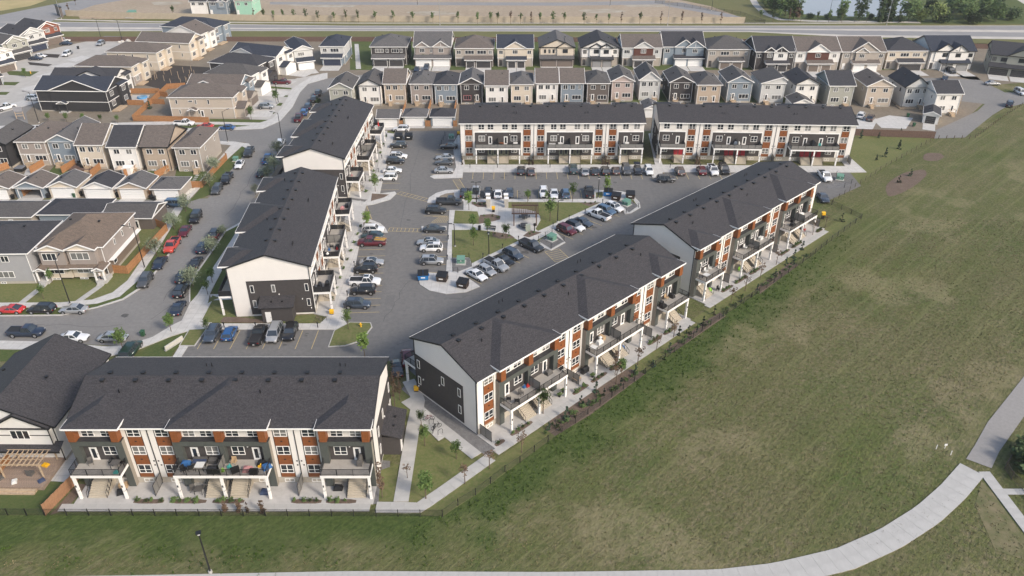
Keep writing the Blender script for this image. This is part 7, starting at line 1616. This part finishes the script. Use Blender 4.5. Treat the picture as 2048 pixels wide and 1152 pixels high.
# stacked deck furniture and patio things, placed on the balconies
def pos(key, side, fx, y, z=0.0):
    rt, L, s = BL[key]; D = 13.8; x, yy = (fx*L, y) if side == 'A' else (L-fx*L, D-y); M_ = Matrix.Translation(rt.location) @ Matrix.Rotation(rt.rotation_euler[2], 4, 'Z') @ Matrix.Scale(s, 4); v = M_ @ Vector((x, yy, z)); return v, rt.rotation_euler[2]+(0 if side == 'A' else pi)
gfab = mat('grey_wicker', (.10, .095, .09), .8, var=.2, scale=8); bluep = mat('blue_plastic', (.035, .12, .30), .5, var=0); pinkp = mat('pink_fabric', (.40, .20, .20), .8, var=.3, scale=6); whitf = mat('white_cover', (.62, .62, .60), .7, var=.05); tealp = mat('teal_plastic', (.05, .30, .28), .5, var=0); redp = mat('red_fabric', (.5, .03, .03), .7, var=0); navyf = mat('navy_cover', (.05, .07, .13), .6, var=.1); limep = mat('lime_plastic', (.20, .40, .05), .5, var=0); carton = mat('cardboard', (.42, .30, .18), .9, var=.1)
def item(kind, key, side, fx, y, deck_, label, m=None, rot=0, s=1.0):
    v, a = pos(key, side, fx, y, 4.12 if deck_ else .1); cat = {'grill': 'barbecue', 'chair': 'patio chair', 'table': 'patio table', 'box': 'storage box', 'sofa': 'outdoor sofa', 'cover': 'covered furniture', 'toy': 'toy', 'pot': 'planter', 'roundgrill': 'kettle barbecue', 'parasol': 'parasol'}[kind]
    nm = {'grill': 'barbecue', 'chair': 'patio_chair', 'table': 'patio_table', 'box': 'storage_box', 'sofa': 'outdoor_sofa', 'cover': 'covered_furniture', 'toy': 'toy', 'pot': 'planter', 'roundgrill': 'kettle_barbecue', 'parasol': 'parasol'}[kind]
    rt = thing(nm, label, cat, tuple(v), a+R(rot), 'things on the patios and balconies', s); m = m or blackm
    if kind == 'grill': MB().box((-.7, -.32, .1), (.7, .32, .85), m).build('cover_body', rt); MB().tube((-.6, 0, .85), (.6, 0, .85), .32, .32, m, 10).build('cover_top', rt)
    elif kind == 'roundgrill':
        MB().tube((0, 0, .55), (0, 0, .75), .16, .32, m, 12).tube((0, 0, .75), (0, 0, 1.0), .32, .12, m, 12).build('bowl', rt)
        for k in range(3): MB().tube((.25*cos(k*2.1), .25*sin(k*2.1), 0), (.1*cos(k*2.1), .1*sin(k*2.1), .6), .02, .02, blackm, 5).build('leg', rt)
    elif kind == 'chair':
        MB().box((-.3, -.3, .40), (.3, .3, .46), m).build('seat', rt); MB().box((-.3, .26, .46), (.3, .32, 1.0), m).build('backrest', rt)
        for x in (-.27, .27):
            MB().box((x-.03, -.3, .62), (x+.03, .3, .66), m).build('armrest', rt)
            for yy in (-.27, .27): MB().box((x-.02, yy-.02, 0), (x+.02, yy+.02, .62 if yy < 0 else .42), m).build('leg', rt)
    elif kind == 'table':
        MB().box((-.55, -.5, .68), (.55, .5, .73), m).build('table_top', rt)
        for x in (-.48, .48):
            for yy in (-.42, .42): MB().box((x-.025, yy-.025, 0), (x+.025, yy+.025, .68), blackm).build('leg', rt)
    elif kind == 'sofa':
        MB().box((-.9, -.4, .1), (.9, .4, .42), gfab).build('base', rt); MB().box((-.9, .28, .42), (.9, .42, .85), gfab).build('backrest', rt)
        for k in (-.43, .43): MB().box((k-.4, -.36, .42), (k+.4, .26, .54), m).build('cushion', rt)
    elif kind == 'box': MB().box((-.5, -.3, 0), (.5, .3, .55), m).build('box_body', rt); MB().box((-.53, -.33, .55), (.53, .33, .62), m).build('lid', rt)
    elif kind == 'cover':
        MB().add([(-.62, -.42, 0), (.6, -.4, 0), (.62, .42, 0), (-.6, .4, 0), (-.48, -.3, .5), (.45, -.33, .6), (.5, .3, .52), (-.45, .3, .6), (0.05, 0, .78)], [(0, 1, 5, 4), (1, 2, 6, 5), (2, 3, 7, 6), (3, 0, 4, 7), (4, 5, 8), (5, 6, 8), (6, 7, 8), (7, 4, 8)], m).build('cover_sheet', rt)
    elif kind == 'toy': MB().box((-.28, -.2, 0), (.28, .2, .22), m).build('toy_body', rt); MB().tube((0, 0, .2), (.1, .1, .5), .14, .05, m, 6).build('toy_top', rt)
    elif kind == 'pot': MB().tube((0, 0, 0), (0, 0, .42), .17, .26, m, 10).build('pot', rt); ob('crown', crown('bushy', 1)[0], rt, (0, 0, .62))
    elif kind == 'parasol': MB().tube((0, 0, 0), (0, 0, 2.2), .03, .03, blackm, 5).build('pole', rt); MB().tube((0, 0, .9), (0, 0, 2.2), .22, .06, m, 7).build('folded_canopy', rt)
IT = '''chair front .048 -.9 1 gfab 30|round dark patio seat in the corner of the far left balcony
chair front .12 -.9 1 blackm -20|patio chair left of the bistro table on the far left balcony
table front .138 -1.3 1 gfab 0|small bistro table on the far left balcony
chair front .155 -.8 1 blackm 20|patio chair right of the bistro table on the far left balcony
toy front .15 -2.4 1 tealp 0|teal watering toy by the rail of the far left balcony
cover front .135 -1.9 0 blackm 20|black covered barbecue beneath the far left balcony
box front .13 -.9 0 carton 15|leaning cardboard slab beside the first staircase
chair front .375 -2.2 1 blackm 60|dark chair by the rail on the left half of the wide balcony
cover front .37 -1.0 1 bluep 0|bright blue covered thing on the wide balcony
sofa front .415 -.8 1 navyf 0|dark sofa with blue cushions on the wide balcony
table front .425 -1.7 1 whitf 0|white patio table on the wide balcony
chair front .395 -1.9 1 blackm 200|dark chair facing the white table
grill front .475 -2.4 1 blackm 0|black covered barbecue at the middle of the wide balcony rail
box front .458 -.6 1 gfab 0|flat grey mat box by the balcony door
toy front .50 -2.1 1 limep 0|green toy next to the covered barbecue
toy front .518 -1.4 1 tealp 30|teal toy heap on the right half of the wide balcony
chair front .53 -.8 1 carton 0|small brown chair near the right balcony door
box front .545 -2.2 1 blackm 30|black crate on the cluttered right half of the wide balcony
cover front .585 -2.0 1 pinkp 0|pink inflatable on the wide balcony
toy front .622 -1.3 1 yellow 0|yellow toy near the corner of the wide balcony
cover front .645 -1.5 1 bluep 40|blue plastic heap at the right end of the wide balcony
cover front .625 -.9 1 blackm 0|black covered furniture at the right end of the wide balcony
box front .61 -2.5 1 blackm 0|pair of black boxes by the wide balcony rail
chair front .375 -1.6 0 gfab 20|wicker armchair under the wide balcony, left
table front .40 -1.8 0 gfab 0|wicker table under the wide balcony
chair front .42 -1.0 0 gfab 180|reclining patio chair under the wide balcony
cover front .625 -1.9 0 navyf 0|big blue covered pool on the ground by the wide balcony
grill front .955 -.7 1 gfab 90|dark cabinet in the corner of the right balcony
cover front .87 -1.2 0 blackm 0|black tangled bicycles cover under the right balcony
chair mid .105 -1.2 1 blackm 40|dark patio chair in the first corner of the middle block's long balcony
chair mid .115 -2.3 1 blackm 140|dark patio chair by the rail of the first long balcony
chair mid .15 -1.5 1 gfab 0|patio chair in front of the first balcony door
toy mid .185 -.6 1 bluep 0|blue and white bags by the first divider wall
toy mid .195 -.8 1 redp 0|red bag beside the divider wall
cover mid .29 -.8 1 gfab 0|rounded grey lounger on the first long balcony
chair mid .25 -1.5 0 carton 0|brown chair with potted plant under the first long balcony
pot mid .31 -2.3 0 blackm 0|black pot on the patio left of the column
pot mid .335 -2.0 0 blackm 0|black pot on the patio right of the column
table mid .41 -1.6 0 carton 0|low table with pots beside the second patio screen
chair mid .425 -1.2 0 blackm 30|black chair by the pots on the second patio
pot mid .465 -2.6 0 blackm 0|dark pot at the foot of the second balcony column
grill mid .465 -1.0 0 blackm 0|black covered barbecue below the second long balcony
table mid .487 -1.6 1 whitf 10|glass table in the corner of the second long balcony
cover mid .535 -1.0 1 whitf 0|white covered chair on the second long balcony
roundgrill mid .545 -.7 1 whitf 0|white kettle barbecue on the second long balcony
box mid .56 -.5 1 carton 90|tan board leaning on the second divider wall
toy mid .62 -.8 1 whitf 0|white figurine by the door of the second long balcony
cover mid .66 -1.0 0 bluep 0|blue covered heap under the second long balcony
chair mid .64 -1.2 0 blackm 0|black chair beside the blue heap
cover mid .875 -1.6 1 blackm 0|black covered barbecue on the end balcony of the middle block
cover mid .885 -.7 1 blackm 0|black bags piled on the end balcony of the middle block
chair mid .925 -.5 1 carton 0|wicker basket chair on the end balcony of the middle block
cover mid .955 -.6 1 blackm 90|tall black cover by the end wall of the middle block
table rr .035 -2.0 1 whitf 0|white and blue table in the first corner of the right block balcony
chair rr .07 -.9 1 whitf 0|white chair on the first balcony of the right block, left
chair rr .1 -.8 1 whitf 20|white chair on the first balcony of the right block, right
cover rr .09 -1.5 0 limep 0|lime green inflatable under the first balcony of the right block
chair rr .125 -2.6 0 blackm 0|black bicycle like chair by the lime inflatable
chair rr .37 -.8 1 whitf 0|white patio chair on the second balcony of the right block
table rr .39 -1.5 1 gfab 0|grey table among boxes on the second balcony of the right block
box rr .42 -1.0 1 gfab 20|grey box on the second balcony of the right block
chair rr .33 -1.5 0 limep 0|green lounger under the second balcony of the right block
box rr .50 -.7 1 whitf 0|white bin beside the door of the right block's second balcony
cover rr .735 -1.8 1 blackm 0|black covered grill in the corner of the third balcony of the right block
box rr .77 -1.0 1 blackm 0|black bench box on the third balcony of the right block
cover rr .86 -.7 1 whitf 0|white covered chair on the third balcony of the right block
chair rr .9 -1.2 0 redp 0|red chair under the last balcony of the right block
grill b1 .27 -1.5 1 blackm 0|barbecue on the first balcony of the back block
box b1 .225 -.6 1 cedar 0|stacked wooden crates on the first balcony of the back block
cover b1 .22 -1.5 1 blackm 0|black covered heap near the wooden crates of the back block
table b1 .30 -1.0 1 whitf 0|white table on the first balcony of the back block
sofa b1 .50 -1.2 1 whitf 0|pale sofa on the second balcony of the back block
box b1 .545 -.8 1 whitf 0|white box on the second balcony of the back block
box b1 .91 -.6 1 whitf 0|white storage bench on the end balcony of the back block
grill b2 .405 -.9 1 whitf 0|pale grill beside the divider of the red door block
grill b2 .76 -1.2 1 blackm 0|black grill on the last balcony of the red door block
sofa b2 .70 -1.5 1 gfab 0|grey sofa on the last balcony of the red door block
table b2 .86 -1.5 1 blackm 0|black table on the last balcony of the red door block
chair b2 .83 -1.0 1 tealp 0|teal chair on the last balcony of the red door block
grill L2 .05 -2.2 1 blackm 0|black covered grill at the south end of the nearer west balcony
grill L2 .04 -1.0 1 blackm 0|smaller black grill at the south end of the nearer west balcony
roundgrill L2 .345 -.9 1 whitf 0|white kettle barbecue on the middle balcony of the left block
cover L2 .44 -2.2 1 blackm 0|large black cover on the middle balcony of the left block
toy L2 .425 -2.3 1 redp 0|red bag against the black cover
toy L2 .42 -.8 1 bluep 0|blue and white cooler on the middle balcony of the left block
chair L2 .44 -1.2 1 blackm 0|black chair on the middle balcony of the left block
chair L2 .84 -.8 1 blackm 0|black chair on the north balcony of the left block
cover L2 .90 -1.2 1 pinkp 0|pink covered thing on the north balcony of the left block
box L2 .93 -2.0 1 blackm 0|black box on the north balcony of the left block
toy L1 .09 -.7 1 pinkp 0|pink toy on the south balcony of the farther left block
roundgrill L1 .40 -.8 1 blackm 0|round black grill on the middle balcony of the farther left block
chair L1 .47 -1.2 1 blackm 0|black chair on the middle balcony of the farther left block
parasol L1 .93 -1.8 1 redp 0|closed red parasol on the north balcony of the farther left block
box L1 .95 -1.0 1 whitf 0|white box on the north balcony of the farther left block'''
loc_ = dict(gfab=gfab, blackm=blackm, tealp=tealp, carton=carton, bluep=bluep, navyf=navyf, whitf=whitf, limep=limep, pinkp=pinkp, yellow=yellow, redp=redp, cedar=cedar)
for ln in IT.split('\n'):
    a, lb = ln.split('|'); q = a.split(); item(q[0], q[1], 'A' if q[1] in ('front', 'mid', 'rr') else 'B', float(q[2]), float(q[3]), q[4] == '1', lb, loc_[q[5]], float(q[6]))
# rear corner balcony of the middle block (parking side)
rt, L, s = BL['mid']; FB_ = Face(rt, (L, 13.8, 0), pi); deck(FB_, L-6.3, L-.15, 'picket', None); columns(FB_, [L-6.0, L-.35], -2.8, 3.76)
for k_ in ('L2', 'L1'):
    rt, L, s = BL[k_]; FA_ = Face(rt)
    for q0, q1 in ((L-6.3, L-.15),): deck(FA_, q0, q1, 'mesh', None, dy=-2.2); columns(FA_, [q0+.35, q1-.35], -2.1, 3.76); wcol(FA_, q0+1); FA_.box('patio_floor', (q0, -2.4, 0), (q1, 0, .12), patio_m)
# things in the left row yards
def yard(name, label, cat, x, y, z, mb, nm='body', grp=None): p = g(x, y); rt = thing(name, label, cat, (p[0], p[1], z), 0, grp); mb.build(nm, rt)
sheet('yard_patio', P(48,350, 62,352, 100,326, 60,322), .05, patio_m)
for q in ((92,350, 122,352, 155,330, 118,322), (285,352, 310,356, 345,338, 300,335), (350,352, 382,372, 402,372, 415,345, 395,332, 355,332)): sheet('yard_lawn', P(*q), .02, lawn_g)
for k in range(5): sheet('stepping_slab', [(x+k*.1, y-k*1.2) for x, y in (lambda p: [(p[0], p[1]), (p[0]+.9, p[1]), (p[0]+.9, p[1]-.6), (p[0], p[1]-.6)])(g(392, 350))], .06, kerbm)
small('hot_tub', 'black hot tub in the yard of the taupe house', 'hot tub', 42, 341, [('shell', MB().box((-1, -1, 0), (1, 1, .8), blackm)), ('cover_lid', MB().box((-1.05, -1.05, .8), (1.05, 1.05, .92), mat('lid_grey', (.15, .16, .18), .6)))], z=.05)
small('timber_deck', 'dark timber deck behind the beige house', 'deck', 172, 337, [('deck_base', MB().box((-3.2, -2, 0), (3.2, 2, .6), wood_br))], z=0)
for i, (dx, dy, lb) in enumerate(((-2, .8, 'left'), (-.3, -.6, 'middle'), (1.6, .5, 'right'))):
    p = g(172, 337); rt_ = thing('garden_chair', 'dark garden chair on the timber deck, '+lb, 'garden chair', (p[0]+dx, p[1]+dy, .6), i*1.5, 'garden chairs on the timber deck'); MB().box((-.4, -.4, 0), (.4, .4, .45), blackm).build('seat', rt_); MB().box((-.4, .3, .45), (.4, .42, 1.0), blackm).build('backrest', rt_)
small('folded_parasol', 'beige garden parasol in the snow white house yard', 'parasol', 243, 349, [('canopy', MB().tube((0, 0, 1.6), (0, 0, 2.3), 1.2, .05, mat('parasol_beige', (.45, .36, .28), .8), 8)), ('pole', MB().tube((0, 0, 0), (0, 0, 1.7), .04, .04, blackm, 6))], z=0)
small('garden_shed', 'white resin shed roof in the snow white house yard', 'shed', 258, 347, [('wall', MB().box((-1.1, -1, 0), (1.1, 1, 1.7), trimw)), ('shed_roof', MB().box((-1.25, -1.15, 1.7), (1.25, 1.15, 1.85), trimw))], z=0)
small('swimming_pool', 'small blue paddling pool behind the white walled house', 'pool', 285, 196, [('rim', MB().tube((0, 0, 0), (0, 0, .5), 1.5, 1.5, mat('pool_blue', (.08, .28, .55), .4), 16)), ('water', MB().tube((0, 0, .5), (0, 0, .52), 1.35, 1.35, mat('pool_water', (.12, .28, .42), .1), 16))], z=0)
sheet('yard_patio', P(258,205, 262,190, 300,190, 292,205), .05, patio_m)
sheet('dark_plot', P(278,168, 335,130, 425,135, 415,150, 385,168, 330,180), .03, darksoil)
for i in range(22): p = g(300+RND.uniform(0, 95), 137+RND.uniform(0, 33)); o = MB().box((-.05, -.05, 0), (.05, .05, 2.0), wood_pale).build('fence_stake', None, (p[0], p[1], 0)); tag(o, 'bare upright timber fence post in the dark soil plot', 'post', 'bare fence posts in the dark plot')
sheet('parking_slab', P(1763,256, 1745,240, 1778,231, 1826,236, 1812,258), .05, concrete); sheet('parking_slab', P(1706,262, 1716,232, 1756,238, 1744,262), .054, concrete)
sheet('pale_walk', P(712,138, 709,88, 717,88, 722,138), .03, concrete)
small('pallet_deck', 'low weathered timber deck behind the pale steep gabled house', 'deck', 1811, 215, [('deck_base', MB().box((-2.5, -1.6, 0), (2.5, 1.6, .35), wood_pale))], z=0)
# deck clutter of the white house
def bwp(x, y, z): q = rt_pt(bw, x, y); return (q[0], q[1], z)
for i, (x, y, m_, kd, lb) in enumerate(((.40, -4.3, whitf, 'ring', 'white hoop toy lying on the timber deck'), (.52, -4.0, gfab, 'box', 'dark mat folded on the timber deck'), (.68, -4.6, whitf, 'box', 'crumpled white sheet on the timber deck'), (.78, -3.2, gfab, 'chair', 'grey chair under the timber pergola'), (.93, -4.4, navyf, 'box', 'navy box at the right end of the timber deck'), (.34, -2.0, gfab, 'chair', 'dark chair at the left side of the timber deck'), (.86, -1.6, yellow, 'box', 'yellow toy near the pergola post'))):
    o = thing({'ring': 'toy_hoop', 'box': 'deck_box', 'chair': 'deck_chair'}[kd], lb, {'ring': 'toy', 'box': 'box', 'chair': 'chair'}[kd], bwp(x*bwW, y, .6), i, 'clutter on the timber deck')
    if kd == 'chair': MB().box((-.35, -.35, 0), (.35, .35, .42), m_).build('seat', o); MB().box((-.35, .28, .42), (.35, .36, 1.0), m_).build('backrest', o)
    elif kd == 'ring': MB().tube((0, 0, 0), (0, 0, .1), .7, .7, m_, 16).tube((0, 0, .1), (0, 0, .11), .55, .55, blackm, 16).build('hoop', o)
    else: MB().box((-.4, -.3, 0), (.4, .3, .25), m_).box((-.3, -.2, .25), (.3, .25, .33), m_).build('box_body', o)
# ---------------- person on the duplex porch ----------------
def person(x, y, z, rz, label, shirt, trousers, skin=(.45, .27, .19)):
    p = g(x, y); rt = thing('person', label, 'person', (p[0], p[1], z), R(rz)); sk = mat('skin', skin, .6, var=0)
    J = [(0, 0, .93, .15), (0, 0, 1.15, .14), (0, 0, 1.40, .16), (0, 0, 1.52, .06), (0, .0, 1.60, .085), (0, 0, 1.70, .095),
         (.11, 0, .88, .10), (.12, -.02, .48, .065), (.12, .01, .08, .045), (.12, -.14, .03, .04), (-.11, 0, .88, .10), (-.12, .05, .48, .065), (-.12, .1, .08, .045), (-.12, -.04, .03, .04),
         (.20, 0, 1.42, .06), (.26, .02, 1.14, .045), (.25, -.14, .92, .035), (.25, -.2, .85, .035), (-.20, 0, 1.42, .06), (-.26, .02, 1.14, .045), (-.25, -.14, .92, .035), (-.25, -.2, .85, .035)]
    E_ = [(0, 1), (1, 2), (2, 3), (3, 4), (4, 5), (0, 6), (6, 7), (7, 8), (8, 9), (0, 10), (10, 11), (11, 12), (12, 13), (2, 14), (14, 15), (15, 16), (16, 17), (2, 18), (18, 19), (19, 20), (20, 21)]
    me = bpy.data.meshes.new('body'); me.from_pydata([j[:3] for j in J], E_, []); me.materials.append(sk); b = ob('body', me, rt); md = b.modifiers.new('skin', 'SKIN'); b.modifiers.new('sub', 'SUBSURF').levels = 1
    for i, j in enumerate(J): me.skin_vertices[0].data[i].radius = (j[3], j[3]*.85)
    me.skin_vertices[0].data[0].use_root = True
    sh = mat('shirt_'+shirt[0], shirt[1], .8, var=.1); tr_ = mat('trousers_'+trousers[0], trousers[1], .8, var=.1)
    MB().tube((0, 0, .92), (0, 0, 1.18), .19, .18, sh, 12).tube((0, 0, 1.18), (0, 0, 1.44), .18, .21, sh, 12).tube((0, 0, 1.44), (0, 0, 1.50), .21, .09, sh, 12).tube((.2, 0, 1.44), (.265, .02, 1.16), .085, .07, sh, 8).tube((-.2, 0, 1.44), (-.265, .02, 1.16), .085, .07, sh, 8).build('shirt', rt)
    MB().tube((0, 0, .80), (0, 0, .95), .185, .19, tr_, 12).tube((.1, 0, .86), (.12, -.02, .46), .12, .09, tr_, 8).tube((.12, -.02, .46), (.12, .01, .1), .09, .07, tr_, 8).tube((-.1, 0, .86), (-.12, .05, .46), .12, .09, tr_, 8).tube((-.12, .05, .46), (-.12, .1, .1), .09, .07, tr_, 8).build('trousers', rt)
    MB().tube((0, .02, 1.64), (0, .02, 1.80), .11, .06, mat('hair', (.03, .02, .015), .8), 10).build('hair', rt)
    for s in (-.035, .035): MB().box((s-.012, -.1, 1.69), (s+.012, -.085, 1.705), blackm).build('eye', rt)
    MB().box((-.012, -.115, 1.65), (.012, -.09, 1.68), sk).build('nose', rt)
pq = rt_pt(dpx, .95*dpW-.1, -2.3)
_g = g; 
def g_person():
    global g
    g = lambda x, y, z=0.0: pq
g_person(); person(0, 0, .72, -10, 'person in a white top and dark trousers standing on the duplex porch', ('white', (.65, .62, .6)), ('dark', (.03, .03, .04))); g = _g
